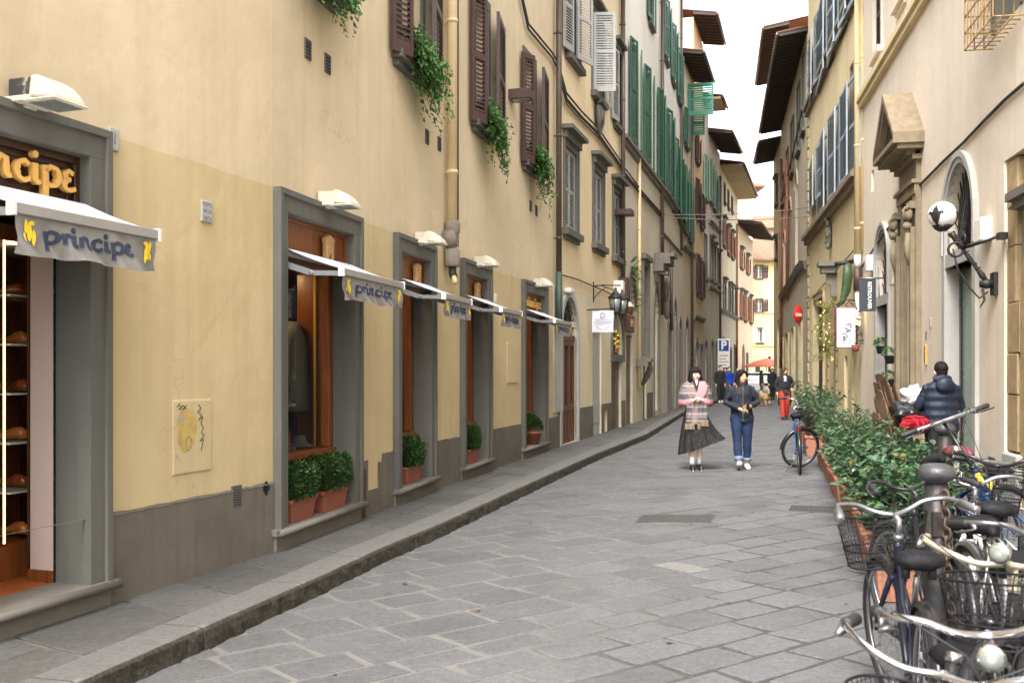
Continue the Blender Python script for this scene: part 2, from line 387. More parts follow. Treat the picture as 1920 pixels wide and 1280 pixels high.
M['awn_v'] = simple('grey_valance_cloth', lin(140, 137, 132), .75, .25, 9, bump=.3, bsc=12)
M['ink'] = simple('navy_print', lin(48, 60, 80), .7, .1)
M['yellow_p'] = simple('yellow_print', lin(240, 206, 50), .7, .12, 30)
M['alu'] = simple('awning_aluminium', lin(168, 166, 162), .4, .05, metal=.3)
M['armgrey'] = simple('awning_arm_grey', lin(116, 120, 122), .5, .05)
M['white'] = simple('white_paint', lin(232, 228, 218), .5, .05)
M['offwhite'] = simple('peeling_white_paint', lin(204, 197, 178), .55, .05, 11, dirt=.45, dcol=lin(110, 84, 60))
M['peel'] = simple('peeled_dark_metal', lin(52, 52, 54), .6, .1, 8, dirt=.95, dcol=lin(226, 212, 180))
M['lens'] = simple('lamp_glass', lin(124, 128, 122), .25, .15, 4, spec=.9)
M['terra'] = simple('terracotta', lin(138, 80, 60), .8, .12, 9, bump=.15, ws=True)
M['terra_o'] = simple('orange_terracotta', lin(158, 104, 80), .85, .12, 5, bump=.2, dirt=.35, dcol=lin(150, 118, 96), ws=True)
M['soil'] = simple('soil', (.03, .022, .015, 1), .95, .3, 30)
M['box'] = leafm('boxwood_leaf', (.014, .04, .008, 1), (.035, .085, .014, 1), (.07, .14, .03, 1), .55, .3)
M['leaf_light'] = leafm('young_leaf', (.06, .13, .045, 1), (.11, .19, .075, 1), None, .4, .5)
M['leaf_dead'] = leafm('withered_leaf', (.16, .10, .03, 1), (.24, .17, .05, 1), None, .7, .3)
M['pipe_green'] = simple('dark_green_pipe', lin(62, 84, 70), .5, .2, 9, dirt=.3)
M['ivy'] = leafm('ivy_leaf', (.035, .12, .02, 1), (.08, .20, .04, 1), (.26, .36, .14, 1), .5)
M['laurel'] = leafm('glossy_leaf', (.028, .075, .03, 1), (.07, .14, .065, 1), (.15, .22, .14, 1), .36, .6, 5)
M['conifer'] = leafm('fir_needles', (.01, .05, .035, 1), (.02, .08, .05, 1))
M['garland'] = leafm('yellow_garland', (.14, .16, .03, 1), (.22, .22, .05, 1), (.4, .34, .1, 1))
M['cactus'] = leafm('green_metal_leaf', (.03, .07, .03, 1), (.07, .12, .05, 1), (.14, .16, .09, 1))
M['stem'] = simple('stem', (.10, .07, .04, 1), .8)
M['pinkwall'] = simple('pink_white_wall', lin(205, 184, 174), .8, .03)
M['cotto'] = simple('terracotta_floor', lin(170, 96, 52), .3, .15, 3)
M['leather'] = simple('brown_leather', lin(130, 66, 32), .25, .3, 12)
M['leather2'] = simple('tan_leather', lin(180, 112, 54), .3, .2, 12)
M['shelfglass'] = simple('glass_shelf', lin(190, 200, 190), .1, .05)
M['led'] = emitm('led_strip', (1., .62, .26, 1), 1.3)
M['warm'] = emitm('warm_bulb', (1., .68, .25, 1), 2)
M['spotw'] = emitm('shop_spot', (1., .62, .28, 1), 45)  # emission for the unseen discs added to brighten the shop interiors
M['globe'] = simple('white_glass_globe', lin(236, 234, 230), .18, .02, 2, spec=.6)
M['black'] = simple('black_rubber', (.018, .018, .019, 1), .6, .15, 12)
M['blackg'] = simple('black_gloss_paint', (.016, .016, .018, 1), .25, .15, 9)
M['blackp'] = simple('black_leatherette', (.009, .009, .011, 1), .6, .2, 14, bump=.3, bsc=90, spec=.2)
M['chrome'] = simple('chrome', lin(205, 205, 208), .22, .08, 12, metal=1., dirt=.25, dcol=lin(120, 90, 60))
M['steel'] = simple('brushed_steel', lin(160, 162, 166), .34, .1, 14, metal=.9)
M['rustcr'] = simple('rusty_chrome', lin(200, 190, 165), .38, .15, 10, metal=.55, dirt=.75, dcol=lin(140, 92, 52))
M['navy'] = simple('navy_enamel', lin(22, 26, 42), .3, .1, 8)
M['bluep'] = simple('blue_enamel', lin(24, 68, 118), .35, .15, 10, dirt=.3)
M['bluel'] = simple('light_blue_enamel', lin(40, 96, 150), .3, .1)
M['whitep'] = simple('white_enamel', lin(225, 224, 220), .35, .05, 9, dirt=.3, dcol=lin(120, 110, 100))
M['tealp'] = simple('green_enamel', lin(30, 120, 100), .4)
M['redl'] = simple('red_reflector', lin(130, 12, 14), .2, .1)
M['amber'] = simple('amber_reflector', lin(230, 150, 20), .2, .1)
M['yel'] = simple('yellow_sticker', lin(235, 195, 60), .5)
M['red'] = simple('red_paint', lin(196, 30, 34), .45, .05)
M['redchk'] = simple('red_cloth', lin(190, 24, 40), .8, .1)
M['signblue'] = simple('blue_sign', lin(30, 70, 160), .5)
M['slate'] = simple('slate_banner', lin(58, 64, 70), .8, .08)
M['plum'] = simple('plum_sign_frame', lin(120, 20, 80), .5)
M['lightbox'] = emitm('lightbox_face', (.86, .84, 1., 1), .06)
M['flag'] = simple('white_flag', lin(226, 224, 232), .85, .04)
M['lilac'] = simple('lilac_print', lin(158, 152, 178), .85, .04)
M['greyprint'] = simple('grey_print', lin(120, 118, 135), .85)
M['bollard'] = simple('painted_iron', lin(46, 46, 48), .5, .25, 10, metal=.3, bump=.35, bsc=30, dirt=.35, dcol=lin(110, 84, 62))
M['bollard_cap'] = simple('worn_iron_cap', lin(72, 72, 74), .42, .25, 14, metal=.3, bump=.4, bsc=30, dirt=.5, dcol=lin(96, 66, 46))
M['rust'] = simple('rusty_chain', lin(82, 68, 60), .6, .3, 22, metal=.3, bump=.3)
M['galv'] = simple('galvanised_chain', lin(140, 138, 136), .4, .2, 20, metal=.6)
M['cast'] = stone('cast_iron', lin(84, 83, 80, .8), .2, 40, .8, .1)
M['gap'] = simple('drain_gap', (.02, .02, .02, 1), .9)
M['patch'] = stone('pale_patch', lin(128, 127, 123, .8), .12, 18, .7, .1)
M['skin'] = simple('skin', lin(236, 198, 174), .5, .04, 10)
M['skin2'] = simple('warm_skin', lin(214, 168, 134), .5, .04, 10)
M['hair'] = simple('black_hair', (.010, .008, .008, 1), .62, .3, 30, bump=.4, bsc=90, spec=.2)
M['hairb'] = simple('brown_hair', (.06, .03, .016, 1), .5, .3, 30)
M['amberhair'] = simple('dyed_hair_ends', lin(190, 120, 40), .5, .2, 30)
M['eye'] = simple('eye_dark', (.01, .008, .008, 1), .3)
M['lip'] = simple('lips', lin(176, 84, 82), .45)
M['navycloth'] = simple('navy_cloth', lin(24, 28, 40), .75, .2, 9, bump=.2)
M['puffer'] = simple('navy_puffer_nylon', lin(22, 32, 50), .6, .15, 9, bump=.2)
M['blackcloth'] = simple('black_cloth', (.014, .014, .016, 1), .8, .2)
M['denim'] = simple('blue_denim', lin(18, 38, 72), .85, .25, 9, bump=.3, bsc=120)
M['denimcuff'] = simple('denim_cuff', lin(110, 124, 150), .85, .1)
M['whitecloth'] = simple('white_cloth', lin(220, 218, 222), .8, .06, bump=.2, bsc=20)
M['pink'] = simple('pink_knit', lin(200, 126, 130), .85, .08)
M['beigecoat'] = simple('beige_coat', lin(190, 168, 140), .85)
M['redtr'] = simple('red_trousers', lin(172, 50, 34), .8, .1)
M['bluecoat'] = simple('blue_coat', lin(28, 66, 170), .6, .1)
M['greycloth'] = simple('grey_cloth', lin(92, 92, 88), .85)
M['sole'] = simple('brown_sole', lin(110, 60, 40), .6)
M['dogfur'] = simple('tan_fur', lin(176, 146, 104), .95, .25, 14, bump=.6, bsc=60)
M['card'] = simple('corrugated_cardboard', lin(140, 114, 88), .9, .15, 6)
M['card2'] = simple('brown_board', lin(108, 84, 66), .9, .2, 6)
M['binbag'] = simple('black_bin_bag', (.014, .016, .015, 1), .22, .2, 8, bump=.8, bsc=9)
M['umb'] = simple('red_umbrella', lin(186, 104, 84), .8, .05)
M['carp'] = simple('white_car_paint', lin(226, 228, 232), .3, .03)
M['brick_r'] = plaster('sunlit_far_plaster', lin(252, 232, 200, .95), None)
M['quill'] = simple('dark_green_glass', lin(58, 76, 64), .12, .1, 2, spec=.8)
def polka():
    t = NT('polka_dot_cloth'); v = t.n('TexVoronoi'); v.inputs['Scale'].default_value = 42; v.inputs['Randomness'].default_value = .6; t.l(t.coord(), v.inputs['Vector'])
    return t.fin(t.mix(t.ramp(v.outputs['Distance'], .15, .19), (.22, .21, .20, 1), (.006, .006, .006, 1)), .8)
M['polka'] = polka()
def plaid(name, sc, cols, chk=False):
    t = NT(name); c = t.coord(); z = t.n('SeparateXYZ'); t.l(c, z.inputs[0])
    def st(o, k, a, b): return t.ramp(t.math('SINE', t.math('MULTIPLY', o, k)), a, b)
    o = t.mix(st(z.outputs[2], sc, -.1, .1), cols[0], cols[1])
    sx = t.math('ADD', z.outputs[0], t.math('MULTIPLY', z.outputs[1], .7))
    o = t.mix(t.math('MULTIPLY', st(sx, sc*.8, .1, .3), .65), o, cols[2])
    o = t.mix(t.math('MULTIPLY', st(z.outputs[2], sc*1.7, .82, .9), .7), o, cols[3])
    return t.fin(o, .9, 0, t.bump(t.noise(c, 160, 2), .3, .003), .2)
M['shawl'] = plaid('plaid_wool', 34, [lin(118, 113, 116), lin(84, 82, 88), lin(142, 122, 116), lin(170, 158, 148)])
M['maroon'] = simple('maroon_cover', lin(112, 48, 56), .6, .12, 12, bump=.3, bsc=20)
M['redplaid'] = plaid('red_checked_bag', 90, [lin(150, 16, 34), lin(96, 10, 20), lin(190, 50, 60), lin(24, 10, 14)])
def mortar():
    t = NT('mortar'); c = t.coord(True); f = t.noise(c, .5, 4)
    z = t.n('SeparateXYZ'); t.l(c, z.inputs[0])
    e = t.math('SUBTRACT', z.outputs[0], t.math('MULTIPLY', z.outputs[1], .29))   # distance across the street from the left kerb
    k = t.ramp(t.math('ADD', e, t.ramp(f, .2, .8, -.9, .9)), -2.0, -.6)
    o = t.mix(k, lin(126, 124, 120, .85), lin(74, 73, 71, .8))
    o = t.mix(t.ramp(t.noise(c, 30, 4), .4, .7, 0, .4), o, lin(110, 106, 100))
    return t.fin(o, .9, 0, t.bump(t.noise(c, 70, 4), .8, .006), .2)
M['mortar'] = mortar()
M['slab'] = slabmat('blue_grey_flagstone', lin(106, 107, 110, .88), lin(118, 119, 121, .88))
M['slab2'] = slabmat('pavement_flagstone', lin(98, 97, 94, .84), lin(116, 115, 112, .84))
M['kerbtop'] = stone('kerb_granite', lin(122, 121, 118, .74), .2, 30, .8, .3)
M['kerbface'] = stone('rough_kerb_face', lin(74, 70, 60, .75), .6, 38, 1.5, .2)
M['ground'] = simple('bare_ground', lin(120, 116, 110), .9, .1, .5)
# ---------------- plan of the street (metres, camera at the origin, +Y down the street) ----------------
LP = [(-5.69, -3.0), (-1.932, 8.016), (-1.425, 10.112), (-.827, 12.658), (-.202, 15.06), (.853, 18.76), (2.776, 25.28), (4.92, 32.8), (6.70, 39.35), (7.885, 43.3), (9.05, 47.2), (9.71, 49.26), (11.26, 53.9), (14.55, 64.2), (17.5, 72.3)]
KP = [(-3.9, -3.0), (-2.42, 3.4), (-2.042, 4.667), (-1.736, 5.766), (-1.354, 7.119), (-1.047, 8.317), (-.645, 9.63), (0, 12.04), (1.498, 17.48), (3.11, 22.87), (5.70, 33.5), (7.35, 39.5), (9.75, 47.5), (11.9, 54), (15.1, 64.2)]
RP = [(3.6, -3.0), (5.97, 12.04), (8.1, 23.1), (10.38, 34.9), (13.4, 49.6), (14.4, 54.8)]
def xat(P, y):
    for a, b in zip(P, P[1:]):
        if a[1] <= y <= b[1]: t = (y-a[1])/(b[1]-a[1]); return a[0]+(b[0]-a[0])*t
    return P[0][0] if y < P[0][1] else P[-1][0]+(y-P[-1][1])*.35
# ground sheet reaching the horizon
g = MB(); g.quad((-900, -300, -.06), (900, -300, -.06), (900, 1500, -.06), (-900, 1500, -.06)); g.build('ground', M['ground'], kind='structure')
# mortar bed of the road
g = MB(); ys = [-3, 5, 12, 20, 30, 40, 50, 60, 74, 95]
for a, b in zip(ys, ys[1:]): g.quad((xat(KP, a)-.3, a, -.007), ((xat(RP, a) if a < 55 else 40)+.4, a, -.007), ((xat(RP, b) if b < 55 else 40)+.4, b, -.007), (xat(KP, b)-.3, b, -.007))
g.build('road_bed', M['mortar'], kind='structure')
def slab(vs, cols, fs, poly, z, bevel, tone, edge, seg=.16, jit=.008, tilt=.004):
    """one worn flagstone: wobbly outline, rounded shoulder, slight tilt"""
    cx = sum(p[0] for p in poly)/len(poly); cy = sum(p[1] for p in poly)/len(poly)
    out = []
    for i in range(len(poly)):
        a = poly[i]; b = poly[(i+1) % len(poly)]; L = math.hypot(b[0]-a[0], b[1]-a[1]); n = max(1, int(L/seg))
        for k in range(n):
            t = k/n; px, py = a[0]+(b[0]-a[0])*t, a[1]+(b[1]-a[1])*t
            if k == 0: px += (cx-px)*.035; py += (cy-py)*.035
            out.append((px+U(-jit, jit), py+U(-jit, jit)))
    tx, ty = U(-tilt, tilt), U(-tilt, tilt); z += U(-.003, .003)
    n0 = len(vs); n = len(out)
    for ins, dz in ((0, -.02), (.002, -.004), (bevel, 0)):
        for (x, y) in out:
            d = math.hypot(cx-x, cy-y) or 1; x2 = x+(cx-x)/d*ins; y2 = y+(cy-y)/d*ins
            vs.append((x2, y2, z+dz+tx*(x2-cx)+ty*(y2-cy))); cols.append((tone, edge, 0, 1))
    for r in range(2):
        for q in range(n): q2 = (q+1) % n; fs.append((n0+r*n+q, n0+r*n+q2, n0+(r+1)*n+q2, n0+(r+1)*n+q))
    fs.append(tuple(n0+2*n+q for q in range(n)))
def finish(name, vs, fs, cols, mat):
    me = bpy.data.meshes.new(name); me.from_pydata(vs, [], fs); me.materials.append(mat)
    ca = me.color_attributes.new('tone', 'FLOAT_COLOR', 'POINT'); ca.data.foreach_set('color', [c for k in cols for c in k]); me.update()
    o = bpy.data.objects.new(name, me); C.objects.link(o); o['kind'] = 'structure'; return o
rr = random.Random(11)
ua = (.79, .613); ub = (-.613, .79); vs = []; fs = []; cols = []
b = -9.
while b < 62:
    wb = rr.choice((.27, .31, .34, .38, .30))+rr.uniform(-.02, .02)
    a = -8.+rr.uniform(0, .6); skew = rr.uniform(-.012, .012)
    while a < 84:
        cx0 = ua[0]*a+ub[0]*b; cy0 = ua[1]*a+ub[1]*b
        big = (cx0-.29*cy0) > .2
        la = rr.uniform(.38, .72) if not big else rr.uniform(.5, 1.05)
        cx = ua[0]*(a+la/2)+ub[0]*(b+wb/2); cy = ua[1]*(a+la/2)+ub[1]*(b+wb/2)
        if 2.0 < cy < 73 and xat(KP, cy)-.35 < cx < (xat(RP, cy)+.35 if cy < 54 else 26):
            gp = .009 if not big else .0028
            if cy > 26: gp *= 1.3
            g1, g2, g3, g4 = [gp+rr.uniform(0, gp*.9) for _ in range(4)]
            s1, s2 = rr.uniform(-.02, .02), rr.uniform(-.02, .02)
            P = [(a+g1+s1, b+g3), (a+la-g2+s2, b+g3), (a+la-g2-s2, b+wb-g4), (a+g1-s1, b+wb-g4)]
            slab(vs, cols, fs, [(ua[0]*x+ub[0]*(y+skew*(x-a)), ua[1]*x+ub[1]*(y+skew*(x-a))) for x, y in P], 0, .012, rr.random(), max(0, 1-abs(cx-xat(KP, cy))/.9) if not big else rr.random()*.3, seg=.16 if cy < 16 else .5, jit=.007 if cy < 16 else .003)
        a += la
    b += wb
finish('road', vs, fs, cols, M['slab'])
# dusty gutter strip of mortar against the kerb
# left pavement
ZP = .13
g = MB()
for (a, b) in zip([-3, 3, 6, 8, 10, 12, 15, 18, 22, 27, 33, 39, 43, 47, 50, 54, 60], [3, 6, 8, 10, 12, 15, 18, 22, 27, 33, 39, 43, 47, 50, 54, 60, 64]):
    g.quad((xat(LP, a)-.2, a, ZP-.012), (xat(KP, a)-.05, a, ZP-.012), (xat(KP, b)-.05, b, ZP-.012), (xat(LP, b)-.2, b, ZP-.012))
g.build('pavement_bed', simple('pavement_joint', lin(126, 120, 108, .8), .9, .2, 10), kind='structure')
vs = []; fs = []; cols = []; y = 1.5; KW = .27
while y < 60:
    ln = rr.uniform(.5, .95)
    def pt(t, yy): 
        yy += (t-.5)*-.42
        x0 = xat(LP, yy)-.05; x1 = xat(KP, yy)-KW-.012; return (x0+(x1-x0)*t, yy)
    if rr.random() < .35 and y < 30:
        t = rr.uniform(.4, .6)
        for t0, t1 in ((0, t-.008), (t+.008, 1)): slab(vs, cols, fs, [pt(t0, y+.006), pt(t1, y+.006), pt(t1, y+ln-.006), pt(t0, y+ln-.006)], ZP, .010, rr.random(), rr.random()*.6, jit=.005, tilt=.003)
    else: slab(vs, cols, fs, [pt(0, y+.006), pt(1, y+.006), pt(1, y+ln-.006), pt(0, y+ln-.006)], ZP, .010, rr.random(), rr.random()*.6, jit=.005, tilt=.003)
    y += ln
finish('pavement', vs, fs, cols, M['slab2'])
g = MB(); y = 1.2; kr = random.Random(5)
def kpt(yy, off):
    x0, x1 = xat(KP, yy-.15), xat(KP, yy+.15); dx = (x1-x0)/.3; l = math.hypot(dx, 1); return (xat(KP, yy)-off/l, yy+off*dx/l)
while y < 62:
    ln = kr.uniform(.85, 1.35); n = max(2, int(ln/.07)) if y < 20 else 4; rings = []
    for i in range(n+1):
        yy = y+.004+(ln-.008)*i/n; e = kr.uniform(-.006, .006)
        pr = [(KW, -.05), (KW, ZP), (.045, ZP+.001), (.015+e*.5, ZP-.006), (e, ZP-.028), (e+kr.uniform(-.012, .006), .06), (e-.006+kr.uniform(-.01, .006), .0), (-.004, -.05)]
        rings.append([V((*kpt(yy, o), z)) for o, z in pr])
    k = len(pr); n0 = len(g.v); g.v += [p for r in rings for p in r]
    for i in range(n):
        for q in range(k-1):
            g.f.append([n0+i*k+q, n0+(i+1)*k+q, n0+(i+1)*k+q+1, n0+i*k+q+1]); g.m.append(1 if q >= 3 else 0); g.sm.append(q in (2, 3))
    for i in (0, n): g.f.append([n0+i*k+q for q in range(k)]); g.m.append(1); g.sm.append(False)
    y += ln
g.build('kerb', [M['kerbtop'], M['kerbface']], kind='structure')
# manhole, drain grate and the pale patch let into the road
def flatbox(g, pts, z0, z1, mi=0): g.add([(p[0], p[1], z0) for p in pts]+[(p[0], p[1], z1) for p in pts], [(4, 5, 6, 7), (0, 1, 5, 4), (1, 2, 6, 5), (2, 3, 7, 6), (3, 0, 4, 7)], mi)
def g2(px, py): Y = H*FP/(py-HZ); return ((px-960)/FP*Y, Y)
def lerp4(P, s, t):
    a = [P[0][i]*(1-s)+P[1][i]*s for i in (0, 1)]; b = [P[3][i]*(1-s)+P[2][i]*s for i in (0, 1)]; return (a[0]*(1-t)+b[0]*t, a[1]*(1-t)+b[1]*t)
P = [g2(1190, 979), g2(1332, 979), g2(1342, 965.5), g2(1205, 965.5)]
t = thing('manhole_cover', 'grey cast iron manhole cover with raised studs set in the flagstones', 'manhole cover', MX.Translation((P[0][0], P[0][1], 0)))
g = MB(); flatbox(g, P, -.02, .006); g.build('frame', M['cast'], t)
g = MB(); Q = [lerp4(P, s_, t_) for s_, t_ in ((.03, .04), (.97, .04), (.97, .96), (.03, .96))]; flatbox(g, Q, -.02, .009)
for i in range(16):
    for j in range(9):
        p = lerp4(Q, (i+.5)/16, (j+.5)/9); g.box(p[0]-.016, p[0]+.016, p[1]-.012, p[1]+.012, .009, .013)
g.build('cover', M['cast'], t)
P = [g2(1478, 957.5), g2(1574, 962), g2(1568, 950), g2(1484, 947)]
t = thing('drain_grate', 'slotted stone drain grate beside the row of planters', 'drain grate', MX.Translation((P[0][0], P[0][1], 0)))
g = MB(); flatbox(g, P, -.02, .005); g.build('slab', M['cast'], t)
g = MB()
for i in range(20):
    for j in range(2):
        flatbox(g, [lerp4(P, (i+.3)/20, .08+j*.46), lerp4(P, (i+.7)/20, .08+j*.46), lerp4(P, (i+.7)/20, .46+j*.46), lerp4(P, (i+.3)/20, .46+j*.46)], .0, .0065)
g.build('slot', M['gap'], t, kind='stuff')
P = [g2(1225, 1060), g2(1262, 1053), g2(1334, 1068), g2(1296, 1075.5)]
g = MB(); flatbox(g, P, -.02, .006); g.build('paving_patch', M['patch'], kind='structure')
# scattered crumbs, leaves and butts on the paving
g = MB(); lr = random.Random(21)
for i in range(150):
    y = lr.uniform(4, 24); x = lr.uniform(xat(KP, y)+.05, xat(RP, y)-.3); a = lr.uniform(0, 6.3); L = lr.uniform(.008, .028); W = L*lr.uniform(.3, .8); ca, sa = cos(a), sin(a)
    g.add([(x+ca*u-sa*v, y+sa*u+ca*v, .006+lr.uniform(0, .004)) for u, v in ((-L, 0), (0, -W), (L, 0), (0, W))], [(0, 1, 2, 3)], lr.choice((0, 0, 1, 2)))
g.build('litter', [M['gap'], M['patch'], M['door_w']], kind='stuff')
# ---------------- building parts ----------------
def wallsheet(mb, s0, s1, z0, z1, holes, y=0., dep=.3, rev=True):
    hs = [h for h in holes if h['s1'] > s0 and h['s0'] < s1 and h['z1'] > z0 and h['z0'] < z1]
    xs = sorted({s0, s1} | {min(max(h[k], s0), s1) for h in hs for k in ('s0', 's1')}); zs = sorted({z0, z1} | {min(max(h[k], z0), z1) for h in hs for k in ('z0', 'z1')})
    for a, b in zip(xs, xs[1:]):
        if b-a < 1e-5: continue
        run = None
        for c, d in zip(zs, zs[1:]):
            if d-c < 1e-5: continue
            cx, cz = (a+b)/2, (c+d)/2
            if any(h['s0'] < cx < h['s1'] and h['z0'] < cz < h['z1'] for h in hs): continue
            mb.quad((a, y, c), (b, y, c), (b, y, d), (a, y, d))
    for h in hs if rev else ():
        a, b, c, d = max(h['s0'], s0), min(h['s1'], s1), max(h['z0'], z0), min(h['z1'], z1); r = h.get('rise', 0); D = h.get('dep', dep)
        zz = d-r if d == h['z1'] else d
        mb.quad((a, y, c), (a, y, zz), (a, D, zz), (a, D, c)); mb.quad((b, y, zz), (b, y, c), (b, D, c), (b, D, zz))
        if c == h['z0']: mb.quad((b, y, c), (a, y, c), (a, D, c), (b, D, c))
        if d != h['z1']: continue
        if not r: mb.quad((a, y, d), (b, y, d), (b, D, d), (a, D, d)); continue
        n = 14; cx = (a+b)/2; hw = (b-a)/2
        P = [(cx-hw*cos(pi*i/n), zz+r*sin(pi*i/n)) for i in range(n+1)]
        for i in range(n):
            (x0, u0), (x1, u1) = P[i], P[i+1]; k = a if i < n/2 else b
            mb.quad((x0, y, u0), (x1, y, u1), (x1, D, u1), (x0, D, u0))
            mb.add([(k, y, d), (x0, y, u0), (x1, y, u1)], [(0, 1, 2)])
        mb.add([(a, y, d), (cx, y, d), (cx, y, d+.0001)], [(0, 1, 2)])
class Fac:
    """one straight stretch of a building front"""
    def __init__(s, root, P0, P1, mat, ztop, zbot=0.):
        s.root = root; s.F = Fr(P0, P1); s.L = s.F.L; s.mat = mat; s.zt = ztop; s.zb = zbot; s.holes = []; s.dado = []; s.lip = False
    def hole(s, s0, s1, z0, z1, rise=0, dep=.3):
        h = dict(s0=s0, s1=s1, z0=z0, z1=z1, rise=rise, dep=dep); s.holes.append(h); return h
    def ph(s, pl, pr, yt, yb, **k):
        F = s.F; s0, s1 = F.s(pl), F.s(pr); z1 = F.z(pl, yt) if yt is not None else s.zt; z0 = F.z(pl, yb) if yb is not None else .13
        return s.hole(s0, s1, z0, z1, **k)
    def mb(s): return MB(s.F.M)
    def finish(s, name='wall'):
        m = s.mb(); wallsheet(m, 0, s.L, s.zb, s.zt, s.holes); s.wall = m.build(name, s.mat, s.root)
        if s.dado:
            for a, b, zt in s.dado:
                m = s.mb(); a, b = max(a, 0), min(b, s.L); wallsheet(m, a, b, 0, zt, [dict(h, s0=h['s0']-h.get('fw', 0), s1=h['s1']+h.get('fw', 0)) for h in s.holes], y=-.014, rev=False); m.quad((a, -.014, zt), (b, -.014, zt), (b, .001, zt), (a, .001, zt))
                m.build('dado', M['dado'], s.root)
                if s.lip:
                    m = s.mb(); x = a; zz = zt
                    while x < b-.05:
                        x2 = min(b, x+U(.04, .11)); z2 = zt+U(-.002, .012)
                        if not any(h['s0']-h.get('fw', 0) < (x+x2)/2 < h['s1']+h.get('fw', 0) for h in s.holes): m.add([(x, -.018, zt-U(.004, .016)), (x2, -.018, zt-U(.004, .016)), (x2, -.012, z2), (x, -.012, zz), (x, 0, zz), (x2, 0, z2)], [(0, 1, 2, 3), (3, 2, 5, 4)])
                        x, zz = x2, z2
                    m.build('plaster_edge', M['sill'], s.root)
def hollow(root, pts_front, ztop, depth, mat, off=0.):
    """side, back and top walls closing a building behind its front"""
    a, b = Fr(pts_front[0], pts_front[1]), Fr(pts_front[-2], pts_front[-1])
    p0 = a.w(0, 0); p1 = b.w(b.L, 0); q0 = a.w(0, depth); q1 = b.w(b.L, depth); m = MB()
    for u, v in ((p0, q0), (q0, q1), (q1, p1)): m.quad((u.x, u.y, 0), (v.x, v.y, 0), (v.x, v.y, ztop), (u.x, u.y, ztop))
    m.build('rear_wall', mat, root)
def eave(root, F, s0, s1, z, P, depth=5, soffit=False, rise=.32, near=0, far=0):
    """tiled roof slope with overhang, rafters and gutter"""
    m = MB(F.M); n = max(2, int((s1-s0)/.22)); k = rise
    zf = lambda y: z+.12+(y+P)*k*.55
    m.add([(s0, -P, zf(-P)), (s1, -P, zf(-P)), (s1, depth, zf(depth)), (s0, depth, zf(depth))], [(0, 1, 2, 3)])
    m.add([(s0, -P, zf(-P)-.05), (s1, -P, zf(-P)-.05), (s1, depth, zf(depth)-.05), (s0, depth, zf(depth)-.05)], [(3, 2, 1, 0)])
    for i in range(n):
        a = s0+(s1-s0)*(i+.5)/n; rings = []
        for y in (-P-.05, depth): rings.append([V((a+.075*cos(t), y, zf(y)+.06*sin(t)-.01)) for t in [pi*q/5 for q in range(6)]])
        m.ring(rings, closed=False, caps=False)
    m.build('roof', M['tile'], root)
    m = MB(F.M)
    if soffit: m.box(s0+.01, s1-.01, -P+.06, .0, z-.04, z+.06); m.build('soffit', M['soffit'], root)
    else:
        n = max(2, int((s1-s0)/.42))
        for i in range(n+1):
            a = s0+.06+(s1-s0-.12)*i/n; m.add([(a-.045, -P+.05, z-.02), (a+.045, -P+.05, z-.02), (a+.045, 0, z+(P)*k*.4), (a-.045, 0, z+P*k*.4), (a-.045, -P+.05, z+.10), (a+.045, -P+.05, z+.10), (a+.045, 0, z+.13+P*k*.5), (a-.045, 0, z+.13+P*k*.5)], [(0, 1, 5, 4), (0, 3, 2, 1), (1, 2, 6, 5), (0, 4, 7, 3)])
        m.box(s0, s1, -P+.02, -P+.05, z, z+.10)
        for y in [-P+.3*j+.2 for j in range(int(P/.3)+1)]:
            if y < -.1: m.box(s0+.01, s1-.01, y-.02, y+.02, zf(y)-.085, zf(y)-.052)
        m.build('rafter', M['rafter'], root, kind='stuff')
    m = MB(F.M); m.tube([(s0, -P-.04, z+.05), (s1, -P-.04, z+.05)], .05, 8); m.build('gutter', M['gutter'], root)
def surround(m, h, wd, d=.05, fil=.035, bottom=False, top=None):
    """stone frame round an opening with a raised outer fillet"""
    s0, s1, z0, z1 = h['s0'], h['s1'], h['z0'], h['z1']; tw = top or wd
    m.box(s0-wd, s0, -d, .04, z0, z1); m.box(s1, s1+wd, -d, .04, z0, z1); m.box(s0-wd, s1+wd, -d, .04, z1, z1+tw)
    f = fil; e = d+.022; D = h.get('dep', .3)-.001
    if not h.get('rise'): m.box(s0, s0+.004, -d+.002, D, z0, z1); m.box(s1-.004, s1, -d+.002, D, z0, z1); m.box(s0+.004, s1-.004, -d+.002, D, z1-.004, z1)
    m.box(s0-wd-.004, s0-wd+f, -e, -.002, z0, z1+tw-f); m.box(s1+wd-f, s1+wd+.004, -e, -.002, z0, z1+tw-f); m.box(s0-wd-.004, s1+wd+.004, -e, -.002, z1+tw-f, z1+tw+.004)
    if bottom: m.box(s0-wd, s1+wd, -d-.06, .05, z0-.10, z0)
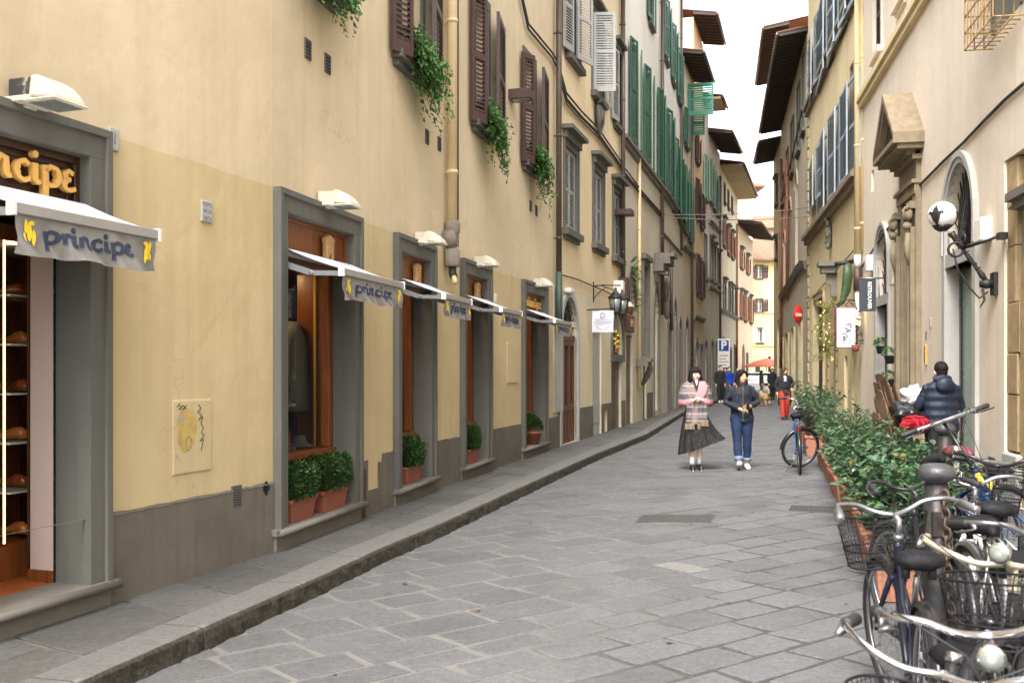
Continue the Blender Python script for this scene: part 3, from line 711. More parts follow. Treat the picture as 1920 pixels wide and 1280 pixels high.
def leafshut(m, sA, yA, sB, yB, z0, z1, th=.04, pitch=.055, rail=.07, mid=True):
    """louvred shutter leaf between two plan points"""
    dx, dy = sB-sA, yB-yA; L = math.hypot(dx, dy); a = atan2(dy, dx)
    T = MX.Translation((sA, yA, 0)) @ MX.Rotation(a, 4, 'Z'); st = min(.065, L*.16)
    m.box(0, st, -th, 0, z0, z1, T=T); m.box(L-st, L, -th, 0, z0, z1, T=T)
    zs = [z0, z1-rail]; 
    if mid: zs.append((z0+z1)/2-rail*.4)
    for z in zs: m.box(st, L-st, -th+.003, -.003, z, z+rail*(1.6 if z == z0 else 1), T=T)
    n = int((z1-z0-2*rail)/pitch)
    for i in range(n):
        z = z0+rail*1.7+i*pitch
        if z > z1-rail-.03: break
        vs = [T @ V(p) for p in ((st, -th+.004, z), (L-st, -th+.004, z), (L-st, -.006, z+pitch*.75), (st, -.006, z+pitch*.75), (st, -th+.004, z+.008), (L-st, -th+.004, z+.008), (L-st, -.006, z+pitch*.75+.008), (st, -.006, z+pitch*.75+.008))]
        m.add(vs, [(0, 1, 2, 3), (7, 6, 5, 4), (0, 4, 5, 1)])
def casement(fac, h, parent, y=.16, mat='white', glass='pane', div=2, bars=1):
    s0, s1, z0, z1 = h['s0'], h['s1'], h['z0'], h['z1']-h.get('rise', 0)
    m = fac.mb(); f = .05
    for i in range(div):
        a = s0+(s1-s0)*i/div; b = s0+(s1-s0)*(i+1)/div
        m.box(a, a+f, y, y+.05, z0, z1); m.box(b-f, b, y, y+.05, z0, z1); m.box(a+f, b-f, y, y+.05, z0, z0+f); m.box(a+f, b-f, y, y+.05, z1-f, z1)
        for k in range(bars): z = z0+(z1-z0)*(k+1)/(bars+1); m.box(a+f, b-f, y, y+.05, z, z+.03)
    w_ = m.build('window', M[mat], parent)
    m = fac.mb(); m.quad((s0, y+.03, z0), (s1, y+.03, z0), (s1, y+.03, h['z1']), (s0, y+.03, h['z1'])); m.build('pane', M[glass], w_)
    return w_
def closed_window(fac, pl, pr, yt, yb, mat='grey_sh', sur='frame', lint=True, pitch=.055, sw=.12):
    """window with its louvred shutters shut"""
    h = fac.ph(pl, pr, yt, yb, dep=.22); s0, s1, z0, z1 = h['s0'], h['s1'], h['z0'], h['z1']
    m = fac.mb(); surround(m, h, sw, .03, .02)
    if lint: m.box(s0-sw-.1, s1+sw+.1, -.22, .02, z1+sw+.16, z1+sw+.24); m.box(s0-sw-.03, s1+sw+.03, -.1, .02, z1+sw+.004, z1+sw+.16)
    m.box(s0-sw-.06, s1+sw+.06, -.13, .04, z0-.13, z0); m.box(s0-sw-.0, s1+sw+.0, -.06, .04, z0-.2, z0-.13)
    w_ = m.build('window', M[sur], fac.root, bev=.006)
    m = fac.mb(); mid = (s0+s1)/2
    leafshut(m, s0, .06, mid-.004, .06, z0, z1, pitch=pitch); m.build('shutter', M[mat], w_)
    m = fac.mb(); leafshut(m, mid+.004, .06, s1, .06, z0, z1, pitch=pitch); m.build('shutter', M[mat], w_)
    m = fac.mb(); m.quad((s0, .12, z0), (s1, .12, z0), (s1, .12, z1), (s0, .12, z1)); m.build('pane', M['dark'], w_)
    return h
def open_window(fac, s0, s1, z0, z1, mat, sur='frame', lw=None, sw=.1, d0=.10, d1=.04, pitch=.055, sill=True, lint=False, left=True, right=True, glass='pane', cm='white', dep=.3, ext=.0):
    h = fac.hole(s0, s1, z0, z1, dep=dep)
    m = fac.mb(); surround(m, h, sw, .02, .015)
    if sill: m.box(s0-sw-.04, s1+sw+.04, -.12, .04, z0-.1, z0); m.box(s0-sw, s1+sw, -.07, .04, z0-.15, z0-.1)
    if lint: m.box(s0-sw-.1, s1+sw+.1, -.2, .02, z1+sw+.16, z1+sw+.24); m.box(s0-sw-.03, s1+sw+.03, -.09, .02, z1+sw+.004, z1+sw+.16)
    w_ = m.build('window', M[sur], fac.root)
    lw = lw or (s1-s0)/2
    if left: m = fac.mb(); leafshut(m, s0-lw, -d1, s0+.01, -d0, z0-ext, z1, pitch=pitch); m.build('shutter', M[mat], w_)
    if right: m = fac.mb(); leafshut(m, s1-.01, -d0, s1+lw, -d1, z0-ext, z1, pitch=pitch); m.build('shutter', M[mat], w_)
    m = fac.mb(); y = dep-.1; f = .06; mm = (s0+s1)/2
    for a, b in ((s0, mm), (mm, s1)):
        m.box(a, a+f, y, y+.04, z0, z1); m.box(b-f, b, y, y+.04, z0, z1); m.box(a+f, b-f, y, y+.04, z0, z0+f); m.box(a+f, b-f, y, y+.04, z1-f, z1); m.box(a+f, b-f, y, y+.04, z0+(z1-z0)*.62, z0+(z1-z0)*.62+.03)
    m.build('frame', M[cm], w_)
    m = fac.mb(); m.quad((s0, y+.02, z0), (s1, y+.02, z0), (s1, y+.02, z1), (s0, y+.02, z1)); m.build('pane', M[glass], w_)
    return w_
def popen(fac, pl, pr, yt, yb, mat, **k):
    F = fac.F; s0, s1 = F.s(pl), F.s(pr); return open_window(fac, s0, s1, F.z(pl, yb), F.z(pl, yt), mat, **k)
def archring(m, c, hw, zs, rise, wd, d, y1=.03, n=16, legs=None):
    rings = []
    P = []
    if legs is not None: P.append((-1, legs, 0))
    for i in range(n+1): P.append((-cos(pi*i/n), zs+rise*sin(pi*i/n), sin(pi*i/n)))
    if legs is not None: P.append((1, legs, 0))
    for cx, z, sn in P:
        xi, zi = c+hw*cx, z; xo, zo = c+(hw+wd)*cx, z+wd*sn
        rings.append([V((xi, -d, zi)), V((xo, -d, zo)), V((xo, y1, zo)), V((xi, y1, zi))])
    m.ring(rings)
def archfill(m, h, y, n=16):
    a, b, r = h['s0'], h['s1'], h.get('rise', 0); zz = h['z1']-r; c = (a+b)/2; hw = (b-a)/2
    m.add([(a, y, h['z0']), (b, y, h['z0'])]+[(c+hw*cos(pi*i/n), y, zz+r*sin(pi*i/n)) for i in range(n+1)], [tuple(range(n+3))])
def fanlight(m, c, hw, zs, rise, y, n=13):
    for i in range(1, n):
        t = pi*i/n; m.tube([(c, y, zs), (c+hw*cos(t)*.98, y, zs+rise*sin(t)*.98)], .011, 5)
    for k in (.3, .62): m.tube([(c+hw*k*cos(pi*i/12), y, zs+rise*k*sin(pi*i/12)) for i in range(13)], .010, 5)
def pipe(fac, px, d, r, yt, yb, mat, name='drainpipe', clips=True, zt=None, zb=None, s=None):
    F = fac.F; a = F.s(px, d) if s is None else s; z1 = zt if zt is not None else F.z(px, yt, d); z0 = zb if zb is not None else F.z(px, yb, d)
    m = fac.mb(); m.tube([(a, -d, z0), (a, -d, z1)], r, 12)
    z = z0+.6
    while clips and z < z1: m.lathe([(r*1.12, z), (r*1.12, z+.05)], (a, -d, 0), 12); m.box(a-.012, a+.012, -d, 0, z+.015, z+.035); z += 1.9
    return m.build(name, M[mat], fac.root)
def course(fac, s0, s1, z, h=.14, d=.10, mat='sill', name='string_course'):
    m = fac.mb(); m.box(s0, s1, -d, .02, z-h*.45, z); m.box(s0, s1, -d*.6, .02, z-h, z-h*.45); return m.build(name, M[mat], fac.root)
def wire(fac, P, r=.012, mat='cable', sag=.0, name='cable'):
    m = fac.mb(); pts = [V(p) for p in P]; m.tube(pts, r, 5); return m.build(name, M[mat], fac.root)
# ================= LEFT SIDE =================
def bld(label, P0, P1=None):
    F = Fr(P0, P1 or (P0[0]+.28, P0[1]+1)); return thing('building', label, 'building', MX.Translation((P0[0], P0[1], 0)) @ MX.Rotation(F.ang, 4, 'Z'))
B1 = bld('long yellow plastered building with brown shutters and grey stone shop openings', LP[0], LP[1])
sg = [Fac(B1, LP[i], LP[i+1], M['b1'], 10.2) for i in range(5)]
S1, S2, S3, S4, S5 = sg
ZS, ZT = .31, 2.89
shops = []
def shop(fac, s0, s1, z0=ZS, wd=.165, deep=.18):
    h = fac.hole(s0, s1, z0, ZT, dep=deep); h['fw'] = wd
    m = fac.mb(); surround(m, h, wd, .05, .045, top=.18); m.build('door_surround', M['frame'], fac.root, bev=.004)
    m = fac.mb(); a, b = s0-wd-.05, s1+wd+.05
    m.box(a, b, -.085, -.002, z0-.05, z0+.002); m.box(s0+.005, s1-.005, -.002, deep, z0-.05, z0+.003); n = 10
    m.tube([(a, -.085, z0-.026), (b, -.085, z0-.026)], .0265, 12)
    m.box(a+.03, b-.03, -.04, 0, 0, z0-.05); m.build('sill', M['sill'], fac.root)
    shops.append((fac, h)); return h
ua_ = S1.F
sD0, sD1 = ua_.s(158)-1.06, ua_.s(158)
h0 = shop(S1, sD0, sD1, .29, .165, .215)
h1 = shop(S2, S2.F.s(530), S2.F.s(657)); h2 = shop(S3, S3.F.s(746.5), S3.F.s(802)); h3 = shop(S4, S4.F.s(869), S4.F.s(910)); h4 = shop(S5, S5.F.s(982), S5.F.s(1017.5))
for fac, h in shops[1:]:
    F = fac.F; s0, s1 = h['s0'], h['s1']; T = ZT
    # wooden window frame behind the stone jambs
    m = fac.mb()
    m.box(s0, s1, .18, .34, ZS, .80); m.box(s0, s1, .14, .34, .80, .86); m.box(s1-.10, s1, .18, .30, .86, 2.52); m.box(s0, s0+.07, .18, .30, .86, 2.52)
    m.box(s1, s1+.03, .30, .56, ZS, 2.52)
    w_ = m.build('window', M['wood'], B1, bev=.006)
    m = fac.mb(); m.quad((s0+.07, .26, .86), (s1-.10, .26, .86), (s1-.10, .26, 2.5), (s0+.07, .26, 2.5)); m.build('pane', glassm('shop_glass'), w_)
    m = fac.mb(); m.box(s0-.02, s1+1.3, .36, 1.6, .76, .80); m.box(s0-.3, s1+1.3, 1.5, 1.55, .8, 2.52); m.box(s1, s1+1.3, .34, .36, ZS, 2.52); m.box(s0-.32, s0-.28, .34, 1.5, .8, 2.52); m.box(s1+1.3, s1+1.32, .34, 1.5, .8, 2.52); m.box(s0-.3, s1+1.3, .34, 1.55, 2.52, 2.56); m.build('interior', M['wood_d'], B1)
    m = fac.mb(); m.box(s1-.118, s1-.102, .31, .33, .86, 2.5); m.build('brass_strip', M['gold'], B1)
    # fascia panel over the window
    m = fac.mb(); m.box(s0, s1, .06, .16, 2.50, ZT)
    for a, b, c, d in ((s0, s1, ZT-.035, ZT), (s0, s1, 2.50, 2.54), (s0, s0+.03, 2.54, ZT-.035), (s1-.03, s1, 2.54, ZT-.035)): m.box(a, b, .035, .06, c, d)
    m.build('fascia', M['wood'], B1, bev=.004)
for s in sg: s.dado.append((0, s.L, .69))
# dado between the first and second window is stepped
S2.dado = [(0, S2.F.s(688), .69), (S2.F.s(688), S2.L, .38)]; S3.dado = [(0, S3.F.s(708), .38), (S3.F.s(708), S3.F.s(716), .64), (S3.F.s(716), S3.L, .72)]
S4.dado = [(0, S4.L, .71)]; S5.dado = [(0, S5.L, .71)]
# upper windows with open brown shutters
for i, (fac, pA, pB, pC, pD) in enumerate(((S2, 548, 576, 634, 660), (S3, 732, 766, 803, 826), (S4, 882, 906, 925, 944), (S5, 977, 997, 1011, 1026))):
    F = fac.F; s0, s1 = F.s(pB, .13), F.s(pC, .10)
    zb, ztp = 5.03, 6.78
    h = fac.hole(s0, s1, zb, ztp, dep=.30)
    m = fac.mb(); m.box(s0-.13, s0, -.03, .03, zb, ztp); m.box(s1, s1+.12, -.03, .03, zb, ztp); m.box(s0-.13, s1+.12, -.03, .03, ztp, ztp+.14)
    m.box(s0-.2, s1+.2, -.13, .05, zb-.09, zb); m.box(s0-.15, s1+.15, -.07, .02, zb-.16, zb-.09)
    w_ = m.build('window', M['frame'], B1, bev=.006)
    m = fac.mb(); m.quad((s0, -.002, zb), (s0, .22, zb), (s0, .22, ztp), (s0, -.002, ztp))
    m.box(s0, s0+.05, .22, .27, zb, ztp); m.box(s1-.05, s1, .22, .27, zb, ztp); m.box((s0+s1)/2-.04, (s0+s1)/2+.04, .22, .27, zb, ztp); m.box(s0+.05, s1-.05, .22, .27, ztp-.06, ztp); m.build('frame', M['quill'], w_)
    m = fac.mb(); m.quad((s0, .25, zb), (s1, .25, zb), (s1, .25, ztp), (s0, .25, ztp)); m.build('pane', M['pane'], w_)
    lwA = s0-F.s(pA, .03); lwB = F.s(pD, .05)-s1
    m = fac.mb(); leafshut(m, s0-max(lwA, .3), -.03, s0+.01, -.15, zb-.05, ztp-.02, .045, .06, .09); m.build('shutter', M['brown'], w_)
    m = fac.mb(); leafshut(m, s1-.01, -.15, s1+max(lwB, .3), -.04, zb-.05, ztp-.02, .045, .06, .09); m.build('shutter', M['brown'], w_)
    # ivy spilling from a trough on the sill
    T = place(F, s0, 0, zb)
    iv = thing('ivy_box', ['long ivy trails hanging over the shop wall at the top of the picture, nearest box', 'bushy ivy box on the brown shuttered window beside the cream drainpipe', 'ivy box under the window just past the cream drainpipe', 'ivy box at the far end of the yellow wall, below the wall lamp'][i], 'ivy box', T, 'ivy boxes on the window sills')
    m = fac.mb(); m.box(s0+.04, s1-.04, -.12, .04, zb, zb+.14); m.build('trough', M['brown'], iv)
    m = fac.mb(); rs = random.Random(40+i); wS = s1-s0
    for k in range(120):
        a = s0+.03+(wS-.02)*rs.random(); y0 = rs.uniform(-.2, -.02); t_ = (a-s0)/wS
        ln = (.18+.42*rs.random()**2.2)*(.55+.8*t_)*(.75 if i == 0 else 1); out = rs.uniform(.05, .22)
        if rs.random() < .16: ln += .3*rs.random()
        n = max(5, int(ln/.028)); dx = rs.uniform(-.02, .10)*ln*2
        for q in range(n):
            u_ = q/n; x = a+dx*u_+rs.uniform(-.02, .02); y = y0-out*sin(min(u_*2.2, 1.57))+rs.uniform(-.025, .025); z = zb+.16+.12*sin(min(u_*4, 3.14))*rs.random()-ln*u_*1.15
            if y > -.03: y = -.03
            d = V((rs.uniform(-1, 1), rs.uniform(-1, .1), rs.uniform(-1.3, .2))); L = rs.uniform(.038, .066)
            leaf(m, V((x, y, z)), d, V((rs.uniform(-.6, .6), -1, rs.uniform(0, 1))), L, L*1.05, fold=.12)
    for k in range(330):
        x = s0+wS*rs.random(); d = V((rs.uniform(-1, 1), rs.uniform(-1, 0), rs.uniform(-.6, 1))); L = rs.uniform(.034, .06)
        leaf(m, V((x, rs.uniform(-.24, .05), zb+.10+.22*rs.random())), d, V((rs.uniform(-.6, .6), -1, rs.uniform(0, 1))), L, L*1.05, fold=.12)
    m.build('foliage', M['ivy'], iv)
for s in sg: s.lip = s in (S1, S4); s.finish()
hollow(B1, LP[:6], 10.2, 7, M['b1'])
for s in sg: eave(B1, s.F, 0, s.L, 10.1, .45, 6)
# door interior: lit shoe display
F = S1.F; s0, s1 = sD0, sD1; dp = .215
m = MB(F.M); m.box(s1-.01, s1+.02, dp, dp+.012, .29, 2.5); m.build('door_edge', M['blackg'], B1)
m = MB(F.M); m.box(s1+.005, s1+.03, dp+.012, .42, .36, 2.5); m.build('side_panel', M['pinkwall'], B1)
m = MB(F.M); m.box(s1-.006, s1+.03, dp+.012, .43, .29, .36); m.build('skirting', M['wood'], B1)
m = MB(F.M); m.box(s0-.6, s1+.5, dp, 2.6, .24, .288); m.build('tiled_floor', M['cotto'], B1)
m = MB(F.M); m.box(s0-1.4, s1+.9, 2.3, 2.35, .28, 2.6); m.box(s1+.9, s1+.93, .42, 2.3, .28, 2.6); m.box(s0-1.4, s1+.9, .22, 2.35, 2.56, 2.6); m.box(s0-1.43, s0-1.4, .2, 2.35, .28, 2.6); m.box(s1+.0, s1+.9, .425, .44, .29, 2.56); m.build('interior', M['wood_d'], B1)
m = MB(F.M); m.box(s0, s1, .06, .14, 2.50, ZT)
for a, b, c, d, y in ((s0, s1, ZT-.05, ZT, .03), (s0, s1, 2.50, 2.55, .03), (s1-.045, s1, 2.55, ZT-.05, .03), (s0, s0+.045, 2.55, ZT-.05, .03), (s0+.075, s1-.075, ZT-.09, ZT-.07, .05), (s0+.075, s1-.075, 2.57, 2.59, .05), (s1-.09, s1-.075, 2.59, ZT-.09, .05)): m.box(a, b, y, .06, c, d)
m.build('fascia', M['wood_d'], B1, bev=.004)
# glass shoe case seen through the doorway
cx0, cx1 = s1+.02, s1+.55
t = thing('display_case', 'lit glass display case of brown leather shoes inside the near shop door', 'display case', place(F, s1, .55, .29))
m = MB(F.M); m.box(cx0-.5, cx1, .55, 1.05, .29, .50); m.build('base', M['wood'], t); m = MB(F.M); m.box(cx0-.5, cx1, .55, 1.05, 2.4, 2.5); m.build('top', M['wood'], t)
m = MB(F.M); m.box(cx0-.5, cx1, 1.05, 1.08, .5, 2.4); m.build('back', M['wood'], t)
m = MB(F.M); m.lathe([(0, 0), (.04, 0), (.04, .015), (0, .015)], (F.s(30, -.75), .78, 2.38), 10); m.build('spot', M['spotw'], t)  # glowing disc added under the case top to warm the shelves, no real lamp
m = MB(F.M); q_ = F.s(9, -.55); m.box(q_-.004, q_+.004, .55, .56, .52, 2.4); m.build('light_strip', M['led'], t)
zsh = [.52+.31*i for i in range(7)]
for z in zsh[1:]: 
    m = MB(F.M); m.box(F.s(19, -.56), cx1, .56, 1.04, z-.012, z); m.build('shelf', M['shelfglass'], t)
def shoe(m, T):
    pr = []
    for u, w_, h, b in ((0, .028, .06, 0), (.05, .036, .085, 0), (.10, .036, .078, 0), (.15, .040, .052, 0), (.20, .046, .040, 0), (.25, .040, .032, 0), (.285, .016, .018, 0)):
        pr.append([T @ V((u, w_*cos(a), max(0, h*.5+h*.5*sin(a)))) for a in [2*pi*q/10 for q in range(10)]])
    m.smooth = True; m.ring(pr); m.smooth = False
sh = random.Random(3)
for j, z in enumerate(zsh):
    for k in range(2):
        m = MB(F.M); T = MX.Translation((F.s(52-k*14, -.66), .66+.16*k, z+.006)) @ MX.Rotation(sh.uniform(1.3, 2.3), 4, 'Z'); shoe(m, T)
        o = m.build('shoe', M['leather' if (j+k) % 2 else 'leather2'], None); 
        o['label'] = 'brown leather shoe on a lit glass shelf in the near shop doorway'; o['category'] = 'shoe'; o['group'] = 'shoes in the lit display case'
# gold sign letters over the near door
t = thing('shop_sign', 'large gold lettering on the wooden fascia above the near shop door', 'shop sign', place(F, s0, 0, 2.6))
m = MB(F.M); script_text(m, 'principe', s0+.05, 2.665, .115, s1-s0-.10, .03, .035, .30); m.build('lettering', [M['gold']], t)
for i, (fac, h) in enumerate(shops[1:4]):
    F = fac.F; c = h['s0']+(h['s1']-h['s0'])*.66; t = thing('emblem', ['gold carved emblem over the nearest display window', 'gold carved emblem over the window left of the cement drain fitting', 'gold carved emblem over the third display window'][i], 'emblem', place(F, c, 0, 2.6), 'carved emblems')
    m = MB(F.M)
    for a, z, r1, r2 in ((-.03, 2.70, .05, .085), (.04, 2.72, .045, .07), (.0, 2.79, .05, .04), (-.055, 2.63, .022, .05), (.06, 2.63, .022, .05), (.07, 2.78, .03, .03), (-.06, 2.77, .03, .04)):
        m.ring([[V((c+a+r1*k*cos(q), y, z+r2*k*sin(q))) for q in [2*pi*j/12 for j in range(12)]] for y, k in ((.035, 1), (.0, 1), (-.012, .8))])
    m.build('carving', M['goldside'], t)
F = S5.F; t = thing('shop_sign', 'small gold lettering over the last display window', 'shop sign', place(F, h4['s0'], 0, 2.6))
m = MB(F.M); script_text(m, 'principe', h4['s0']+.05, 2.66, .10, h4['s1']-h4['s0']-.1, .03, .03, .3); m.build('lettering', M['gold'], t)
# ---- awnings ----
AL = ['white awning with a grey printed valance over the near shop door', 'white awning over the nearest display window with two potted shrubs', 'white awning over the window just before the cement drain fitting', 'white awning over the display window just past the drainpipe', 'white awning over the last display window of the yellow wall']
for i, (fac, h) in enumerate(shops):
    F = fac.F; s0, s1 = h['s0']+.01, h['s1']-.01
    if i: s0 += .0
    P_, zr, zf = .51, 2.60, 2.40; t = thing('awning', AL[i], 'awning', place(F, s0, 0, zf), 'white awnings over the shop openings')
    m = MB(F.M); n = 10; rows = []
    for j in range(6):
        y = -.02-(P_-.02)*j/5; z = zr+(zf+.02-zr)*j/5-.012*sin(pi*j/5)
        rows.append([V((s0+(s1-s0)*k/n, y, z)) for k in range(n+1)])
    m.ring(rows, closed=False, caps=False); m.smooth = False
    m.ring([[p-V((0, 0, .004)) for p in r] for r in rows[::-1]], closed=False, caps=False); m.build('canopy', M['awn'], t)
    m = MB(F.M); m.tube([(s0, .0, zr-.03), (s1, .0, zr-.03)], .035, 10); m.build('roller', M['alu'], t)
    m = MB(F.M); m.box(s0-.01, s1+.01, -P_-.035, -P_, zf-.035, zf+.022); m.build('front_bar', M['alu'], t, bev=.004)
    for a in (s0-.03, s1+.01): m = MB(F.M); m.box(a, a+.02, -P_-.04, -P_+.01, zf-.045, zf+.03); m.build('end_cap', M['white'], t)
    for a in (s0+.02, s1-.02):
        m = MB(F.M); q = P_*.48
        m.bar((a, .0, zr-.13), (a, -q, (zr+zf)/2-.11), .03, .05); m.bar((a, -q, (zr+zf)/2-.11), (a, -P_, zf-.02), .028, .04); m.lathe([(.028, -.02), (.028, .02)], (a, -q, (zr+zf)/2-.11), 10); m.build('arm', M['armgrey'], t)
    L_ = s1-s0; ph = i*1.7
    def wav(a, z, s0=s0, s1=s1, ph=ph, L_=L_):
        k = (a-s0)/L_; d = max(0, min(1, (2.37-z)/.2)); 
        return d*(.016*sin(k*17+ph+z*16)+.010*sin(k*41+z*44+ph)-.02*d*(sin(k*3.1)))
    m = MB(F.M); m.smooth = True; nx, nz = 48, 8; rows = []
    for j in range(nz+1):
        rows.append([V((s0+L_*k/nx, -P_-.018+wav(s0+L_*k/nx, 2.37-.2*j/nz), 2.37-(.2+(.006*sin(k*.21+i*2)+.004*sin(k*.5+i) if j == nz else 0))*j/nz)) for k in range(nx+1)])
    m.ring(rows, closed=False, caps=False); vl = m.build('valance', M['awn_v'], t)
    m = MB(F.M); script_text(m, 'principe', s0+L_*.19, 2.245, .058, L_*.63, -P_-.0195, .0045, .44, wav); m.build('lettering', M['ink'], vl)
    for a0, sgn in ((s0+L_*.08, 1), (s1-L_*.07, -1)):
        m = MB(F.M)
        for dx, dz, r1, r2 in ((0, .0, .015, .05), (.024, -.028, .013, .042), (-.02, .024, .011, .036), (.018, .045, .018, .012), (-.03, -.03, .009, .022)):
            if sgn < 0: dx *= .8
            ring = [(a0+dx*sgn*1.1+r1*cos(q), 2.285+dz+r2*sin(q)) for q in [2*pi*j/12 for j in range(12)]]
            m.add([V((a, -P_-.024+wav(a, z)-abs(dx)*.04, z)) for a, z in ring], [tuple(range(12))])
        m.build('flower_print', M['yellow_p'], vl)
# ---- floodlights over the awnings ----
def floodlight(T, label, hm='offwhite'):
    t = thing('floodlight', label, 'floodlight', T, 'floodlights over the shop openings'); m = MB(T)
    m.box(-.12, .12, -.20, -.03, .0, .12); m.build('housing', M[hm], t, bev=.008)
    m = MB(T); m.box(-.05, .05, -.10, 0, -.045, .0); m.box(-.14, .14, -.22, -.0, -.03, .004); m.build('bracket', M['offwhite'], t, bev=.004)
    m = MB(T); m.smooth = False
    rings = []
    for y, x, z0, z1 in ((-.19, .12, .0, .135), (-.25, .135, -.012, .13), (-.33, .14, -.02, .085), (-.385, .142, -.026, .03), (-.41, .142, -.03, -.008)):
        rings.append([V((-x, y, z0)), V((x, y, z0)), V((x*.86, y, z1)), V((-x*.86, y, z1))])
    m.ring(rings); m.box(-.15, .15, -.42, -.17, -.042, -.022); hd = m.build('hood', M['offwhite'], t, bev=.01)
    m = MB(T); m.box(-.12, .12, -.395, -.195, -.046, -.0415); m.build('lens', M['lens'], hd)
    return t
FL = floodlight(place(S1.F, S1.F.s(36), 0, 3.09) @ MX.Scale(.88, 4), 'floodlight with badly peeling paint above the near shop door', 'peel')
for fac, px, zz, lb in ((S2, 600, 3.12, 'cream floodlight above the nearest display window'), (S3, 779, 3.11, 'cream floodlight touching the cement drain fitting'), (S4, 889, 3.10, 'cream floodlight above the window just past the drainpipe'), (S5, 1000, 3.09, 'flaking floodlight above the last display window of the yellow wall')):
    FL2 = copy_tree(FL2, place(fac.F, fac.F.s(px), 0, zz-.05) @ MX.Scale(.84, 4), lb) if fac is not S2 else floodlight(place(fac.F, fac.F.s(px), 0, zz-.05) @ MX.Scale(.84, 4), lb)
# ---- potted box shrubs on the sills ----
def rectpot(T, label, L=.46, W=.17, h=.2, fh=.34, name='potted_shrub', seed=1, bulge=1.):
    t = thing(name, label, 'potted shrub', T, 'potted box shrubs on the shop sills'); m = MB(T)
    k = .80
    rings = [[V((x*L/2*f, y*W/2*f, z)) for x, y in ((-1, -1), (1, -1), (1, 1), (-1, 1))] for f, z in ((k, 0), (.96, h-.035), (1.03, h-.035), (1.05, h), (.97, h), (.95, h-.03))]
    m.ring(rings); p = m.build('pot', M['terra'], t, bev=.005)
    m = MB(T); rs = random.Random(seed)
    for q in range(3400):
        u_ = rs.uniform(-1, 1); v_ = rs.uniform(-1, 1); w_ = rs.random()**.8
        lum = .86+.14*sin(u_*5+seed)+.1*rs.random()
        e = (1-.16*abs(u_)**4)*lum; r_ = 1 if rs.random() < .75 else rs.random()
        ax = rs.choice((0, 1, 2)); 
        x, y, z = u_, v_, w_
        if ax == 0: x = math.copysign(r_, u_)
        elif ax == 1: y = math.copysign(r_, v_)
        else: z = .92+.14*rs.random()
        bl = .92+.14*sin(min(z, 1)*2.6)
        P_ = V((x*L*.49*bl*bulge*(1-.06*y*y), y*W*.60*bl*bulge*(1-.06*x*x), h-.02+z*fh*e))
        d = V((x*.8+rs.uniform(-.7, .7), y*.8+rs.uniform(-.7, .7), .6+rs.uniform(-.7, .9))); s_ = rs.uniform(.02, .036)
        leaf(m, P_, d, rdir(), s_, s_*.62, 1 if rs.random() < .10 else 0)
    for q in range(26):
        x, y = rs.uniform(-.4, .4)*L, rs.uniform(-.4, .4)*W; m.tube([(x*.4, y*.4, h-.03), (x, y, h+fh*.8)], .003, 4)
    m.build('foliage', [M['box'], M['leaf_light']], t)
    return t
F = S2.F; R90 = MX.Identity(4)
def potpos(fac, pl, pr, z): F = fac.F; a, b = F.s(pl), F.s(pr); return place(F, (a+b)/2, 0, z) @ MX.Translation((0, .055, 0))
P1_ = rectpot(potpos(S2, 533, 590, ZS), 'clipped box shrub in a terracotta trough, nearest on the window sill', .50, .2, .2, .29, seed=3)
P2_ = rectpot(potpos(S2, 589, 652, ZS), 'larger clipped box shrub behind the nearest one on the same sill', .56, .21, .2, .30, seed=5, bulge=1.05)
rectpot(potpos(S3, 750, 792, ZS), 'box shrub in a terracotta trough on the second window sill', .52, .2, .2, .32, seed=8, bulge=1.05)
rectpot(potpos(S4, 870, 898, ZS), 'small box shrub in a terracotta trough on the third window sill', .44, .2, .2, .30, seed=11)
T = potpos(S5, 985, 1016, ZS); t = thing('potted_shrub', 'rounded box shrub in a round terracotta pot on the last window sill', 'potted shrub', T, 'potted box shrubs on the shop sills')
m = MB(T); m.lathe([(.0, 0), (.13, 0), (.18, .19), (.20, .19), (.20, .23), (.17, .23), (.0, .21)], (0, 0, 0), 20); m.build('pot', M['terra'], t)
m = MB(T); rs = random.Random(9)
for q in range(2400):
    d = rdir(); d.z = abs(d.z)*1.1-.15; r_ = rs.uniform(.8, 1.05)*(1+.12*sin(d.x*6+d.y*4)); P_ = V((d.x*.22*r_, d.y*.19*r_, .29+d.z*.22*r_)); s_ = rs.uniform(.02, .036); leaf(m, P_, d+rdir()*.7, rdir(), s_, s_*.6)
m.build('foliage', M['box'], t)
# ---- goods inside the first display window ----
F = S2.F; s0, s1 = h1['s0'], h1['s1']
T = place(F, F.s(551, -.55), .55, .80); t = thing('mannequin', 'headless mannequin in an open dark grey coat inside the nearest display window', 'mannequin', T); m = MB(T)
m.lathe([(.12, 0), (.12, .02), (.015, .03), (.015, .55)], (0, 0, 0), 12); m.build('stand', M['steel'], t)
m = MB(T); m.smooth = True; m.ring([[V((a*rx*cos(q), ry*sin(q), z)) for q in [2*pi*j/16 for j in range(16)]] for z, rx, ry, a in ((.40, .24, .15, 1), (.6, .22, .14, 1), (.8, .2, .12, 1), (1.0, .21, .12, 1), (1.12, .2, .1, 1), (1.2, .08, .07, 1), (1.26, .06, .06, 1))])
for sx in (-1, 1): m.tube([(sx*.2, 0, 1.1), (sx*.25, -.02, .85), (sx*.24, -.05, .6)], [.06, .055, .05], 8)
m.build('coat', M['greycloth'], t)
for i, (a, y, z, wx, hz, mt) in enumerate(((.9, 1.3, 1.9, .2, .2, 'greycloth'), (.5, 1.35, 2.15, .26, .14, 'leather2'), (.75, 1.3, 2.2, .15, .2, 'gold'), (.3, 1.3, 1.95, .2, .16, 'whitecloth'), (.6, 1.35, 1.62, .2, .16, 'leather'))):
    pass
